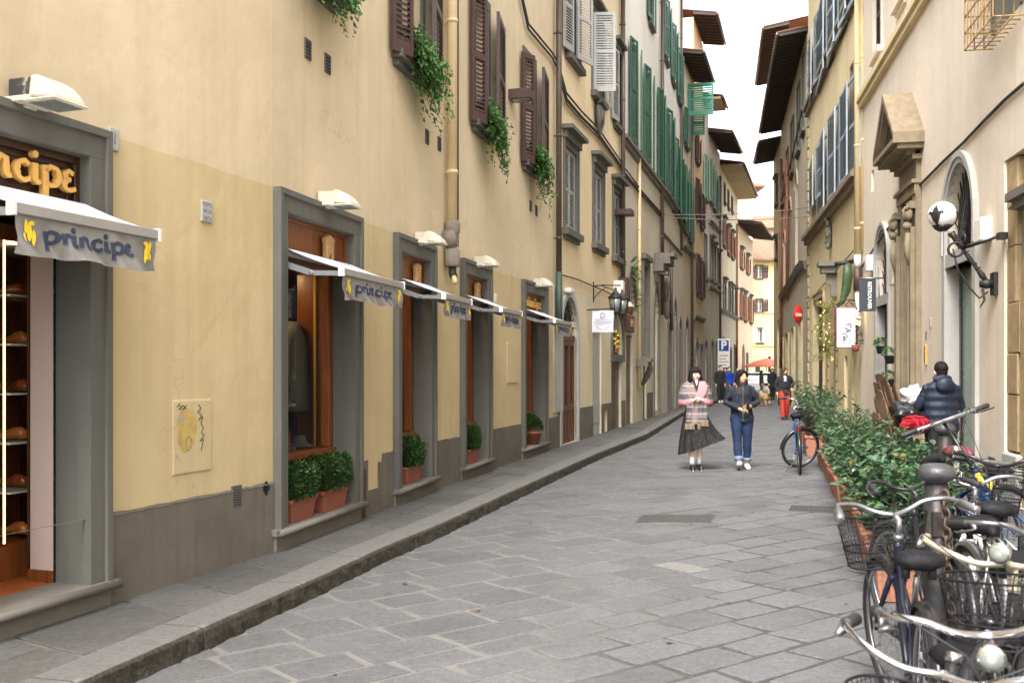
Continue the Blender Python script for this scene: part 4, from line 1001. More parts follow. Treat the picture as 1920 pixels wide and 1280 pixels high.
t = thing('shelf_unit', 'warm lit wooden shelves of goods behind the mannequin', 'shelves', place(F, s0, 1.1, .8)); m = MB(F.M)
for z in (1.25, 1.6, 1.95, 2.3): m.box(s1-.4, s1+1.2, 1.12, 1.48, z, z+.02)
m.build('shelf', M['wood'], t)
gr = random.Random(8)
for z in (1.27, 1.62, 1.97):
    a = s1-.3
    while a < s1+1.1:
        wx = gr.uniform(.1, .2); hh = gr.uniform(.1, .26); m = MB(F.M); m.box(a, a+wx, 1.16, 1.36, z, z+hh); 
        o = m.build('boxed_goods', M[gr.choice(('leather2', 'greycloth', 'whitecloth', 'gold', 'navycloth'))], None, bev=.01); o['label'] = 'boxed goods on the lit shelves inside the nearest display window'; o['category'] = 'goods'; o['group'] = 'boxed goods in the shop window'; a += wx+gr.uniform(.05, .16)
T = place(F, F.s(566, -.34), .36, .86) @ MX.Scale(.7, 4); m = MB(T); m.lathe([(0, 0), (.12, 0), (.13, .05), (.09, .10), (.075, .17), (0, .18)], (0, 0, 0), 16); m.lathe([(0, .035), (.17, .03), (.175, .04), (0, .05)], (0, 0, 0), 20); o = m.build('hat', M['greycloth']); o['label'] = 'grey brimmed hat displayed low in the nearest shop window'; o['category'] = 'hat'
for fac, h in shops:
    s0, s1 = h['s0'], h['s1']+(.7 if h is h1 else 0); y = .75 if h is not h0 else 1.3
    m = MB(fac.F.M); m.lathe([(.0, 0), (.05, 0), (.05, .02), (0, .02)], ((s0+s1)/2, y, 2.50), 10); o = m.build('ceiling_spot', M['spotw']); o['label'] = ['warm ceiling spot inside the near shop door', 'warm ceiling spot inside the nearest display window', 'warm ceiling spot inside the second display window', 'warm ceiling spot inside the third display window', 'warm ceiling spot inside the last display window'][shops.index((fac, h))]; o['category'] = 'light'  # unseen glowing discs, added only to brighten the dim interiors
# ---- small fittings of the yellow wall ----
def vent(fac, px, py, w_, hh, bars=5, mat='gap', fr='frame'):
    F = fac.F; a = F.s(px); z = F.z(px, py); m = fac.mb()
    m.box(a-w_/2-.012, a+w_/2+.012, -.012, .01, z-hh/2-.012, z+hh/2+.012); v_ = m.build('vent', M[fr], fac.root)
    m = fac.mb(); m.box(a-w_/2, a+w_/2, -.016, -.0125, z-hh/2, z+hh/2); m.build('opening', M[mat], v_)
    m = fac.mb()
    for i in range(bars): zz = z-hh/2+hh*(i+.5)/bars; m.box(a-w_/2, a+w_/2, -.02, -.016, zz-.005, zz+.004)
    m.build('grille', M[fr], v_)
vent(S2, 576, 93, .10, .15); vent(S2, 613, 120, .10, .15); vent(S3, 800, 257, .10, .15); vent(S3, 823, 270, .10, .15); vent(S5, 994, 386, .10, .16); vent(S5, 1005, 395, .10, .16)
vent(S1, 442, 931, .10, .15, 8)
F = S2.F; m = S2.mb(); a = F.s(678); m.box(a-.06, a+.06, -.022, .0, .12, .62); v_ = m.build('vent', M['door_w'], B1)
m = S2.mb()
for i in range(20): m.box(a-.045, a+.045, -.026, -.022, .14+i*.0235, .152+i*.0235)
m.build('grille', M['gap'], v_)
def plaque(fac, px, py, w_, hh, mat, name, txt=None, th=.018, lab=None):
    F = fac.F; a = F.s(px); z = F.z(px, py); m = fac.mb(); m.box(a-w_/2, a+w_/2, -th, .0, z-hh/2, z+hh/2); o = m.build(name, M[mat], fac.root, bev=.003)
    if txt:
        m = fac.mb(); n = len(txt)
        for i, tx in enumerate(txt):
            text_mesh(m, tx, MX.Translation((a, -th-.001, z+hh*.5-hh*(i+.72)/n)) @ MX.Rotation(pi/2, 4, 'X'), hh/n*.8, .001)
        m.build('lettering', M['greyprint'], o)
    return o
plaque(S1, 211, 262, .085, .14, 'palestone', 'house_number', ['I'])
plaque(S1, 385, 397, .12, .15, 'palestone', 'marble_plaque', ['COMU', 'NE DI', 'VIETA'])
plaque(S4, 928, 559, .12, .14, 'white', 'doorbell_box')
# hatch with torn poster remains and marker scrawl
F = S1.F; a0, a1 = F.s(323), F.s(393); z1_, z0_ = F.z(323, 752), F.z(323, 890); m = S1.mb(); m.box(a0, a1, -.012, .0, z0_, z1_); m.box(a0-.008, a1+.008, -.006, .0, z0_-.008, z1_+.008); ht = m.build('meter_hatch', M['b1'], B1, bev=.006)
m = S1.mb(); hr = random.Random(5); n = 26; cx, cz = a0+.14, z1_-.20; m.add([(cx+(.11+hr.uniform(-.012, .012))*cos(2*pi*i/n), -.0135, cz+(.17+hr.uniform(-.02, .02))*sin(2*pi*i/n)*.9) for i in range(n)], [tuple(range(n))]); m.build('poster_stain', simple('old_yellow_paste', lin(214, 184, 110, .8), .85, .15, 14), ht)
for cx, cz, r_ in ((a0+.07, z1_-.115, .028), (a0+.105, z1_-.14, .02), (a0+.03, z1_-.38, .018)): m = S1.mb(); m.add([(cx+r_*hr.uniform(.5, 1.2)*cos(2*pi*i/9), -.0145, cz+r_*hr.uniform(.5, 1.2)*sin(2*pi*i/9)) for i in range(9)], [tuple(range(9))]); m.build('paint_flake', M['palestone'], ht)
m = S1.mb()
def scr(pts, r=.0035): m.tube([(a, -.014, z) for a, z in pts], r, 4, sq=1)
x = a0+.27
scr([(x, z1_-.03), (x+.03, z1_-.06), (x-.01, z1_-.08), (x+.04, z1_-.11), (x, z1_-.14), (x+.05, z1_-.12), (x+.03, z1_-.17), (x+.06, z1_-.20), (x+.03, z1_-.23), (x+.07, z1_-.25), (x+.02, z1_-.29), (x+.06, z1_-.28), (x+.03, z1_-.36)])
x = a0+.03; scr([(x, z1_-.04), (x+.03, z1_-.02), (x+.05, z1_-.05), (x+.02, z1_-.06), (x+.07, z1_-.03), (x+.1, z1_-.05), (x+.06, z1_-.06), (x+.11, z1_-.03)], .0028)
scr([(a0+.16+.03*cos(q), z1_-.3+.05*sin(q)) for q in [i*.5 for i in range(13)]], .002); m.build('scrawl', M['cable'], ht)
for fac, a, b, c, d in ((S4, 949, 969, 641, 718), (S4, 950, 965, 813, 846)):
    F = S5.F; fc = S5; q0, q1 = F.s(a), F.s(b); z1_, z0_ = F.z(a, c), F.z(a, d); m = fc.mb(); m.box(q0, q1, -.018, .0, z0_, z1_); m.build('hatch', M['b1'] if c < 700 else M['dado'], B1, bev=.006)
# quatrefoil hole in the dado
F = S1.F; a = F.s(496); z = F.z(496, 915); m = S1.mb()
for dx, dz in ((-.025, 0), (.025, 0), (0, .03), (0, -.03), (0, 0)): m.add([(a+dx+.026*cos(q), -.016, z+dz+.03*sin(q)) for q in [2*pi*j/10 for j in range(10)]], [tuple(range(10))])
m.build('quatrefoil_vent', M['gap'], B1)
# cream downpipe and its cement fittings
F = S4.F; pipe(S4, 848, .10, .066, 0, 416, 'pipe_cream', zt=10.0); a = F.s(848, .1); z = lambda y: F.z(848, y, .1)
m = S4.mb(); m.lathe([(.085, z(500)), (.10, z(497)), (.10, z(470)), (.075, z(466)), (.075, z(440)), (.095, z(437)), (.10, z(420)), (.085, z(414))], (a, -.1, 0), 16)
m.tube([(a, -.1, z(462)), (a-.16, -.1, z(440))], [.075, .085], 12); m.build('pipe_fitting', M['concrete_pipe'], B1)
m = S4.mb(); m.tube([(a, -.1, z(500)), (a+.01, -.1, z(512)), (a-.03, -.13, z(519))], .05, 12); m.build('pipe_elbow', M['cable'], B1)
m = S4.mb(); m.tube([(a+.01, -.11, z(514)), (a-.10, -.17, z(532))], .032, 10); m.build('pipe_spout', M['pipe_cream'], B1)
m = S4.mb(); a2 = F.s(858.5, .02); m.tube([(a2, -.02, 3.2), (a2, -.02, 10)], .012, 5); m.build('cable', M['cable'], B1)
# box lamp on the wall
T = place(S5.F, S5.F.s(957), 0, S5.F.z(957, 190)); t = thing('wall_lamp', 'brown box shaped wall lamp between two shuttered windows', 'wall lamp', T)
m = MB(T); m.box(-.13, .13, -.36, -.0, .0, .16); m.build('housing', M['brown'], t, bev=.01); m = MB(T); m.box(-.11, .11, -.33, -.05, -.012, .0); m.build('lens', M['lens'], t)
# cables strung along the upper wall
for off in (0, .09): wire(S5, [(S5.F.s(938)+.2, -.05, 8.3+off), (S5.F.s(985), -.05, S5.F.z(985, 55)+off), (S5.F.s(1030), -.05, S5.F.z(1030, 108)+off), (S5.L, -.05, S5.F.z(1045, 138)+off*1.5)], .018)
pipe(S5, 1048, .1, .055, 0, 480, 'pipe_dark', zt=10.0, zb=3.4); pipe(S5, 1048, .1, .065, 0, 480, 'pipe_green', zt=3.4, zb=2.25, clips=False)
# ================= second building: grey shutters, arched wooden door =================
B2 = bld('ochre building with grey louvred shutters and an arched wooden door', LP[5], LP[6])
f = Fac(B2, LP[5], LP[6], M['b2'], 11.6); F = f.F
for a in ((1058, 1080, 272, 428), (1112, 1129, 317, 455), (1149, 1162, 357, 480)): closed_window(f, *a)
# upper windows
h = f.ph(1062, 1084, -60, 101, dep=.25); m = f.mb(); surround(m, h, .1, .03, .02); m.box(h['s0']-.15, h['s1']+.15, -.14, .04, h['z0']-.12, h['z0']); w_ = m.build('window', M['frame'], B2)
m = f.mb(); leafshut(m, h['s0']+.35, -.12, h['s1']-.1, -.3, h['z0'], h['z1']); m.build('shutter', M['grey_sh'], w_); m = f.mb(); leafshut(m, h['s0']-.45, -.04, h['s0'], -.12, h['z0'], h['z1']); m.build('shutter', M['grey_sh'], w_)
m = f.mb(); m.quad((h['s0'], .2, h['z0']), (h['s1'], .2, h['z0']), (h['s1'], .2, h['z1']), (h['s0'], .2, h['z1'])); m.build('pane', M['pane'], w_)
h = f.ph(1110, 1128, 24, 172, dep=.25); s0, s1, z0, z1 = h['s0'], h['s1'], h['z0'], h['z1']; m = f.mb(); surround(m, h, .1, .03, .02); m.box(s0-.16, s1+.16, -.14, .04, z0-.12, z0); m.box(s0-.2, s1+.2, -.2, .02, z1+.22, z1+.3); w_ = m.build('window', M['frame'], B2)
m = f.mb(); leafshut(m, s0+.02, -.03, s0+.14, -.5, z0, z1); m.build('shutter', M['grey_sh'], w_)
m = f.mb(); leafshut(m, s1, -.06, s1+.5, -.1, z0, z1); m.build('shutter', M['grey_sh'], w_); m = f.mb(); m.quad((s0, .2, z0), (s1, .2, z0), (s1, .2, z1), (s0, .2, z1)); m.build('pane', M['pane'], w_)
open_window(f, F.s(1151), F.s(1160), F.z(1151, 230), F.z(1151, 98), 'grey_sh', lint=True, lw=.5)
# carved coat of arms on the corner between floors
m = f.mb(); a, z = F.s(1125, .1), F.z(1125, 226, .1)
m.ell((a, -.08, z+.12), (.2, .1, .26)); m.ell((a, -.14, z+.1), (.11, .07, .17)); m.tube([(a-.2, -.1, z+.35), (a-.1, -.14, z+.42), (a, -.15, z+.38), (a+.12, -.14, z+.42), (a+.2, -.1, z+.33)], .045, 7); m.tube([(a-.19, -.08, z+.3), (a-.2, -.12, z), (a-.1, -.1, z-.22), (a, -.08, z-.38)], [.04, .05, .04, .015], 7); m.tube([(a+.19, -.08, z+.3), (a+.2, -.12, z), (a+.1, -.1, z-.22), (a, -.08, z-.38)], [.04, .05, .04, .015], 7)
m.build('coat_of_arms', M['frame'], B2)
for off, r_ in ((0, .03), (.12, .02), (-.08, .014)): wire(f, [(0.05, -.06, F.z(1046, 150)+off)]+[(F.s(px), -.06, F.z(px, py)+off) for px, py in ((1056, 186), (1085, 220), (1115, 249), (1150, 298), (1164, 318))], r_)
wire(f, [(F.s(px), -.04, F.z(px, py)) for px, py in ((1052, 516), (1080, 524), (1108, 536), (1130, 545), (1160, 560))], .014)
# arched wooden door
c0, c1 = F.s(1051.5), F.s(1081); hd = f.hole(c0, c1, .14, 3.02, rise=.78, dep=.3); hd['fw'] = .12
m = f.mb(); archring(m, (c0+c1)/2, (c1-c0)/2, 2.24, .78, .13, .04, legs=.13); m.build('arch_surround', M['palestone'], B2)
m = f.mb(); q_ = -.11; T_ = MX.Translation((0, q_, 0)); m.M = f.F.M @ T_; m.box(c0, c1, .14, .2, 2.16, 2.28); d_ = (c1-c0)
for k in range(3): a = c0+d_*k/3; m.box(a, a+.07, .15, .2, .14, 2.16); m.box(a+d_/3-.07, a+d_/3, .15, .2, .14, 2.16); m.box(a+.07, a+d_/3-.07, .16, .2, .14, .3); m.box(a+.07, a+d_/3-.07, .17, .2, .3, .78); m.box(a+.07, a+d_/3-.07, .15, .2, .78, .88); m.box(a+.07, a+d_/3-.07, .15, .2, 2.06, 2.16)
dr = m.build('door', M['door_w'], B2, bev=.006); m = f.mb(); m.quad((c0, .08, .8), (c1, .08, .8), (c1, .08, 2.2), (c0, .08, 2.2)); m.build('pane', M['pane'], dr)
m = f.mb(); fanlight(m, (c0+c1)/2, (c1-c0)/2, 2.28, .74, .05); m.build('fanlight_grille', M['iron'], B2); m = f.mb(); archfill(m, dict(s0=c0, s1=c1, z0=2.2, z1=3.02, rise=.78), .10); m.build('fanlight_pane', M['dark'], B2)
h = f.ph(1111, 1127.5, 617, 822, dep=.14); h['z0'] = .12; m = f.mb(); m.box(h['s0'], h['s1'], .04, .09, .12, h['z1']); m.box(h['s0']+.1, h['s1']-.1, .025, .04, .4, h['z1']-.2); m.build('door', M['palestone'], B2, bev=.006)
h = f.ph(1146, 1167, 586, 800, dep=.32); h['z0'] = .12; s0, s1 = h['s0'], h['s1']; zc = h['z1']; h['rise'] = .8
m = f.mb(); archring(m, (s0+s1)/2, (s1-s0)/2, zc-.8, .8, .1, .05, legs=zc-1.05); m.box(s0-.1, s1+.1, -.05, .1, zc-1.17, zc-1.0); m.build('arch_surround', M['frame'], B2)
m = f.mb(); m.box(s0, (s0+s1)/2-.01, .07, .12, .12, zc-1.17); m.box((s0+s1)/2+.01, s1, .07, .12, .12, zc-1.17); m.build('door', M['wood_d'], B2); m = f.mb(); archfill(m, dict(s0=s0, s1=s1, z0=zc-1.2, z1=zc, rise=.8), .16); m.build('niche_back', M['dark'], B2)
T = place(F, (s0+s1)/2, .06, zc-1.0); t = thing('flower_arrangement', 'yellow and white flower arrangement in the arched niche over the door', 'flowers', T); m = MB(T); rs = random.Random(2)
m.lathe([(.09, 0), (.12, .15), (0, .15)], (0, 0, 0), 10); m.build('vase', M['terra'], t); m = MB(T)
for q in range(90): d = rdir(); leaf(m, V((d.x*.17, d.y*.1, .33+d.z*.22)), d, rdir(), .06, .04)
m.build('leaves', M['box'], t); m = MB(T)
for q in range(26): d = rdir(); m.ell((d.x*.2, -abs(d.y)*.14, .36+d.z*.24), (.035, .035, .03), 6, 4)
m.build('blossoms', M['yel'], t)
h = f.ph(1132, 1138, 768, 812, dep=.3); m = f.mb(); m.quad((h['s0'], .08, h['z0']), (h['s1'], .08, h['z0']), (h['s1'], .08, h['z1']), (h['s0'], .08, h['z1'])); m.build('cellar_vent', M['dark'], B2)
f.dado = [(0, f.L, .80)]; f.finish(); hollow(B2, LP[5:7], 11.6, 7, M['b2']); eave(B2, F, 0, f.L, 11.5, .5, 6)
m = f.mb(); m.box(F.s(1036)-0, .35, -.035, .0, .8, 3.1); m.build('pilaster', M['palestone'], B2)
pipe(f, 1168, .1, .06, 0, 530, 'pipe_dark', zt=11.4, zb=3.9)
m = f.mb(); a = F.s(1170, .12); m.box(a-.12, a+.12, -.22, 0, F.z(1170, 562), F.z(1170, 525)); m.build('pipe_head', M['brown'], B2)
T = place(F, F.s(1160, .05), -.0, F.z(1160, 574)); copy_tree(FL2, T, 'cream floodlight beside the pair of hanging lanterns')
m = f.mb(); a = F.s(1163, .15); m.box(a-.12, a+.12, -.24, -.0, F.z(1163, 558), F.z(1163, 532)); m.build('junction_box', M['white'], B2, bev=.02)
m = f.mb(); a = F.s(1068, .1); m.box(a-.05, a+.28, -.14, 0, F.z(1068, 552), F.z(1068, 543)); m.build('meter_box', M['pipe_white'], B2, bev=.02)
# pair of lanterns on a wrought bracket
T = place(F, F.s(1112), 0, F.z(1112, 545)); t = thing('wall_lantern', 'pair of glazed black lanterns on one wrought iron bracket', 'lantern', T); m = MB(T)
m.tube([(0, 0, .1), (0, -.25, .12), (0, -.62, .10)], .014, 6); m.tube([(0, 0, -.2), (0, -.12, -.05), (0, -.3, .08)], .010, 6); m.tube([(0, -.2, .1), (.9, -.35, .06)], .012, 6); m.box(-.02, .02, -.02, 0, -.25, .2); m.build('bracket', M['iron'], t)
for x, y in ((.0, -.5), (.55, -.55)):
    m = MB(T @ MX.Translation((x, y, -.28))); m.lathe([(.0, .34), (.03, .33), (.03, .28), (.13, .16), (.17, .13), (.17, .11), (.15, .11)], n=6); m.lathe([(.03, -.24), (.10, -.22), (.10, -.2), (.03, -.21)], n=6); m.lathe([(.005, -.34), (.03, -.24)], n=6)
    for q in range(6): m.tube([(.155*cos(q*pi/3), .155*sin(q*pi/3), .12), (.10*cos(q*pi/3), .10*sin(q*pi/3), -.22)], .008, 4)
    o = m.build('lantern', M['iron'], t); m = MB(T @ MX.Translation((x, y, -.28))); m.lathe([(.093, -.2), (.147, .11)], n=6); m.build('glass', M['lens'], o)
# white flag sign
T = place(F, F.s(1100), 0, F.z(1100, 581)); t = thing('flag_sign', 'white cloth flag sign with pale lilac crest hung square to the wall', 'flag', T); m = MB(T); m.tube([(0, 0, 0), (0, -.60, .02)], .014, 6); m.build('pole', M['iron'], t)
Tf = place(F, F.s(1100), 0, 0)
m = MB(T); rows = [[V((.02*sin(i*1.3+j), -.12-.46*i/6, -.02-.46*j/6)) for i in range(7)] for j in range(7)]; m.smooth = True; m.ring(rows, closed=False, caps=False); fl = m.build('cloth', M['flag'], t)
m = MB(T); m.tube([(-.028, -.35+.13*cos(q), -.33+.09*sin(q)) for q in [pi+pi*i/10 for i in range(11)]], .006, 4); m.tube([(-.028, -.35+.05*cos(q), -.12+.05*sin(q)) for q in [2*pi*i/8 for i in range(8)]], .008, 4, loop=True)
TT = MX.Rotation(-pi/2, 4, 'Z') @ MX.Rotation(pi/2, 4, 'X')
for i, tx in enumerate(('TRATTORIA', 'FIORENTINA')): text_mesh(m, tx, MX.Translation((-.026, -.35, -.24-.06*i)) @ TT, .07, .001)
m.build('print', M['lilac'], fl)
# ================= third building: tall green shutters =================
B3 = bld('tall cream building with dark green shutters and a beige drainpipe', LP[6], LP[7])
f = Fac(B3, LP[6], LP[7], M['b3'], 14.6); F = f.F
def gleaf(fac, pA, dA, pB, dB, yt, yb, mat, parent, pitch=.065, th=.045):
    F = fac.F; sA, sB = F.s(pA, dA), F.s(pB, dB); z1, z0 = F.z(pA, yt, dA), F.z(pA, yb, dA)
    m = fac.mb(); leafshut(m, sA, -dA, sB, -dB, z0, z1, th, pitch, .09); return m.build('shutter', M[mat], parent)
for pl, pr, yt, yb, L_ in ((1183, 1191, 80, 272, .55), (1209, 1216, 130, 308, .55), (1233, 1238, 170, 340, .35)):
    popen(f, pl, pr, yt, yb, 'green', lw=L_, d0=.16, d1=.06, pitch=.065, sw=.08)
popen(f, 1216, 1222, -60, 40, 'green', lw=.5, pitch=.065)
popen(f, 1190, 1197, -160, -60, 'green', lw=.5, pitch=.065)
course(f, 0, f.L, F.z(1174, 262)-.02, .22, .16); course(f, 0, f.L, F.z(1174, 328)-.02, .08, .06, 'sill')
pipe(f, 1199, .08, .045, 290, 728, 'pipe_cream'); pipe(f, 1242, .1, .06, 0, 590, 'pipe_dark', zt=14.4)
for off in (0, .12): wire(f, [(F.s(px), -.07, F.z(px, py)+off) for px, py in ((1168, 326), (1200, 368), (1238, 408))], .02)
h = f.ph(1174, 1186, 626, 800, dep=.3); h['z0'] = .12; m = f.mb(); m.box(h['s0'], h['s1'], .06, .12, .12, h['z1']); m.build('door', M['wood_d'], B3)
h = f.ph(1176, 1190, 506, 588, dep=.35); h['rise'] = .9; m = f.mb(); archfill(m, h, .12); m.build('arched_window', M['dark'], B3); m = f.mb(); archring(m, (h['s0']+h['s1'])/2, (h['s1']-h['s0'])/2, h['z1']-.9, .9, .16, .05); m.build('arch_surround', M['sill'], B3)
m = f.mb()
rs = random.Random(4)
for q in range(60): a = (h['s0']+h['s1'])/2; d = V((rs.uniform(-1, 1), -.9, rs.uniform(-.8, .9))); leaf(m, V((a+rs.uniform(-.3, .3), -.0, h['z0']+rs.uniform(.0, 1.4))), d, V((0, 0, 1)), rs.uniform(.3, .5), .05)
T = place(F, a, 0, h['z0']); t = thing('palm', 'spiky palm fronds spilling out of the arched window beside the brown drainpipe', 'palm', T); m.build('fronds', M['ivy'], t)
m = MB(T); m.lathe([(.12, 0), (.16, .25), (0, .25)], (0, .08, 0), 12); m.build('pot', M['terra'], t)
T = place(F, F.s(1174, .1), 0, F.z(1174, 622)); t = thing('shop_sign', 'dark brown sign board with raised letters above a brown shop door', 'shop sign', T); m = MB(T); m.box(0, F.s(1188)-F.s(1174), -.12, -.0, 0, .42); m.build('board', M['brown'], t); m = MB(T); text_mesh(m, 'BAR', MX.Translation((.8, -.125, .14)) @ MX.Rotation(pi/2, 4, 'X'), .28, .01); m.build('lettering', M['goldside'], t)
h = f.ph(1204, 1213, 496, 668, dep=.12); m = f.mb(); surround(m, h, .14, .06, .03); m.box(h['s0']-.25, h['s1']+.25, -.16, .02, h['z1']+.16, h['z1']+.3); m.quad((h['s0'], .1, h['z0']), (h['s1'], .1, h['z0']), (h['s1'], .1, h['z1']), (h['s0'], .1, h['z1'])); m.build('blind_window', M['sill'], B3)
m = f.mb(); a, b = F.s(1206, .1), F.s(1213, .3); z = F.z(1206, 672, .3); m.box(a-.1, b, -.42, 0, z-.08, z); m.box(a, b-.1, -.34, 0, z-.2, z-.08); m.tube([(a+.15, -.3, z-.2), (a+.15, -.18, z-.5), (a+.15, -.05, z-.75)], [.1, .09, .05], 8); m.build('carved_bracket', M['sill'], B3)
h = f.ph(1206, 1212, 685, 796, dep=.3); h['z0'] = .12; m = f.mb(); m.box(h['s0'], h['s1'], .06, .11, .12, h['z1']); m.build('door', M['dark'], B3)
h = f.ph(1225, 1234, 537, 770, dep=.35); h['rise'] = 1.0; m = f.mb(); archring(m, (h['s0']+h['s1'])/2, (h['s1']-h['s0'])/2, h['z1']-1., 1., .18, .05, legs=.13); m.build('arch_surround', M['sill'], B3); m = f.mb(); archfill(m, dict(h), .12); m.build('arched_door', M['dark'], B3)
f.dado = [(0, F.s(1172), .8), (F.s(1213), F.s(1224), .9)]; f.finish(); hollow(B3, LP[6:8], 14.6, 7, M['b3']); eave(B3, F, 0, f.L, 14.5, .5, 6)
m = f.mb(); a = F.s(1176, .3); m.box(a, a+.5, -.4, 0, F.z(1176, 401, .3), F.z(1176, 391, .3)); o = m.build('lamp_box', M['brown'], B3)
T = place(F, F.s(1229), 0, F.z(1229, 512)); t = thing('security_camera', 'white tube camera on a bracket above the arched doorway', 'camera', T); m = MB(T); m.tube([(0, 0, -.1), (0, 0, 0), (0, -.1, .02)], .014, 6); m.build('bracket', M['white'], t); m = MB(T); m.tube([(.0, -.08, .03), (.08, -.38, .0)], .045, 8); m.build('housing', M['white'], t)
# ================= fourth building: rows of green shutters =================
B4 = bld('pale building crowded with green shutters above a carved stone portal', LP[7], LP[8])
f = Fac(B4, LP[7], LP[8], M['b4'], 16.7); F = f.F
for pl, pr, yt, yb in ((1249, 1254, 210, 368), (1261, 1266, 262, 392), (1272, 1276, 300, 412)): popen(f, pl, pr, yt, yb, 'green', lw=.55, d0=.2, d1=.08, pitch=.08, sw=.08)
for pl, pr, yt, yb in ((1246, 1250, 5, 110), (1259, 1263, 50, 150), (1270, 1274, 95, 185)): popen(f, pl, pr, yt, yb, 'green', lw=.5, d0=.15, pitch=.08, sw=.08)
course(f, 0, f.L, F.z(1246, 361)+.02, .25, .18); course(f, 0, f.L, F.z(1246, 440), .08, .06)
m = f.mb(); a, b = F.s(1247, .2), F.s(1258, .5); z1_ = F.z(1249, 470, .4); m.box(a, b, -.6, 0, z1_-.12, z1_); m.box(a+.1, b-.1, -.48, 0, z1_-.35, z1_-.12); m.box(a+.3, b-.3, -.3, 0, z1_-.6, z1_-.35)
for k in range(2): m.ell((a+.7+.12*k, -.16, z1_-1.0-.6*k), (.18, .12, .4), 8, 6)
m.build('carved_portal', M['sill'], B4)
for pl, pr, yt, yb, rs_ in ((1252, 1256, 560, 760, .8), (1262, 1267, 562, 756, .9), (1272, 1276, 600, 750, .4)):
    h = f.ph(pl, pr, yt, yb, dep=.35); h['rise'] = rs_; h['z0'] = .12; m = f.mb(); archfill(m, dict(h), .12); m.build('arched_door', M['dark'], B4); m = f.mb(); archring(m, (h['s0']+h['s1'])/2, (h['s1']-h['s0'])/2, h['z1']-rs_, rs_, .15, .05, legs=.13); m.build('arch_surround', M['sill'], B4)
f.finish(); hollow(B4, LP[7:9], 16.7, 7, M['b4']); eave(B4, F, 0, f.L, 16.7, .35, 6)
pipe(f, 1278, .08, .05, 0, 470, 'pipe_dark', zt=16.6); pipe(f, 1259, .1, .05, 460, 620, 'pipe_dark')
# ================= farther left side =================
def farb(label, i0, i1, mat, zt, eaveP, wins, soffit=False, doors=(), courses=(), depth=7, front=None, ez=None):
    root = bld(label, LP[i0], LP[i0+1]); f = Fac(root, LP[i0], LP[i1], M[mat], zt); F = f.F
    for (pl, pr, yt, yb, m_, kind) in wins:
        if kind == 'o': popen(f, pl, pr, yt, yb, m_, lw=min(.55, (F.s(pr)-F.s(pl))*.5), d0=.14, d1=.05, pitch=.09, sw=.09, sill=True, lint=False)
        elif kind == 'l': popen(f, pl, pr, yt, yb, m_, lw=.45, d0=.14, pitch=.09, sw=.09, lint=True)
        else: closed_window(f, pl, pr, yt, yb, m_, lint=(kind == 'cl'), pitch=.09, sw=.09)
    for (pl, pr, yt, yb, rise) in doors:
        h = f.ph(pl, pr, yt, yb, dep=.35); h['rise'] = rise; h['z0'] = .1
        m = f.mb(); archfill(m, dict(h), .1) if rise else m.box(h['s0'], h['s1'], .08, .12, .1, h['z1']); m.build('door', M['dark'], root)
        m = f.mb()
        if rise: archring(m, (h['s0']+h['s1'])/2, (h['s1']-h['s0'])/2, h['z1']-rise, rise, .18, .05, legs=.1)
        else: surround(m, h, .15, .05)
        m.build('door_surround', M['sill'], root)
    for px, py in courses: course(f, 0, f.L, F.z(px, py), .2, .14)
    f.finish(); hollow(root, [LP[i0], LP[i1]], zt, depth, M[mat]); eave(root, F, -.1, f.L+.1, ez or zt-.02, eaveP, depth, soffit)
    return root, f
rt, f = farb('narrow weathered house with green shutters under a low dark eave', 8, 9, 'b5', 14.0, .85, [(1281, 1286, 312, 430, 'green', 'o'), (1290, 1295, 345, 448, 'green', 'o'), (1283, 1288, 205, 270, 'green', 'o')], doors=[(1284, 1289, 600, 745, .4)], courses=[(1282, 460)])
# the shutter swung out square to the wall, facing down the street
w_ = [o for o in rt.children if o.name.startswith('window')][-1]
T = f.F; m = f.mb(); a = f.F.s(1289); leafshut(m, a, -.02, a+.05, -1.05, f.F.z(1289, 218), f.F.z(1289, 158), .05, .09, .1); m.build('shutter', M['teal'], w_)
m = f.mb(); leafshut(m, a+1.0, -.02, a+1.05, -.6, f.F.z(1296, 258), f.F.z(1296, 216), .05, .09, .1); m.build('shutter', M['teal'], w_)
pipe(f, 1298, .1, .06, 170, 700, 'pipe_dark')
rt, f = farb('tall warm plastered house with brown shutters and a rough end wall', 9, 10, 'b6', 16.9, 1.0, [(1305, 1309, 337, 405, 'brown', 'o'), (1313, 1316, 365, 425, 'brown', 'o'), (1306, 1310, 478, 550, 'brown', 'o'), (1313, 1316, 490, 556, 'brown', 'o'), (1304, 1308, 255, 300, 'brown', 'o')], doors=[(1303, 1308, 640, 740, .4), (1311, 1316, 650, 740, 0)], courses=[(1302, 590)])
rt, f = farb('narrow house with a cream boxed eave between two darker roofs', 10, 11, 'b7', 14.4, .9, [(1320, 1324, 292, 372, 'pgreen', 'o'), (1320, 1324, 440, 520, 'grey_sh', 'c')], soffit=True, doors=[(1320, 1325, 640, 735, .4)])
rt, f = farb('white plastered house with pale green shutters and a dark raftered eave', 11, 12, 'b7', 13.2, 1.15, [(1330, 1334, 300, 378, 'pgreen', 'o'), (1337, 1341, 322, 392, 'pgreen', 'o'), (1344, 1347, 342, 402, 'pgreen', 'o'), (1331, 1335, 452, 520, 'grey_sh', 'cl'), (1338, 1341, 465, 526, 'grey_sh', 'cl'), (1345, 1348, 477, 532, 'grey_sh', 'cl')], doors=[(1332, 1336, 640, 732, .4), (1341, 1345, 645, 732, 0)], courses=[(1330, 535), (1330, 412)])
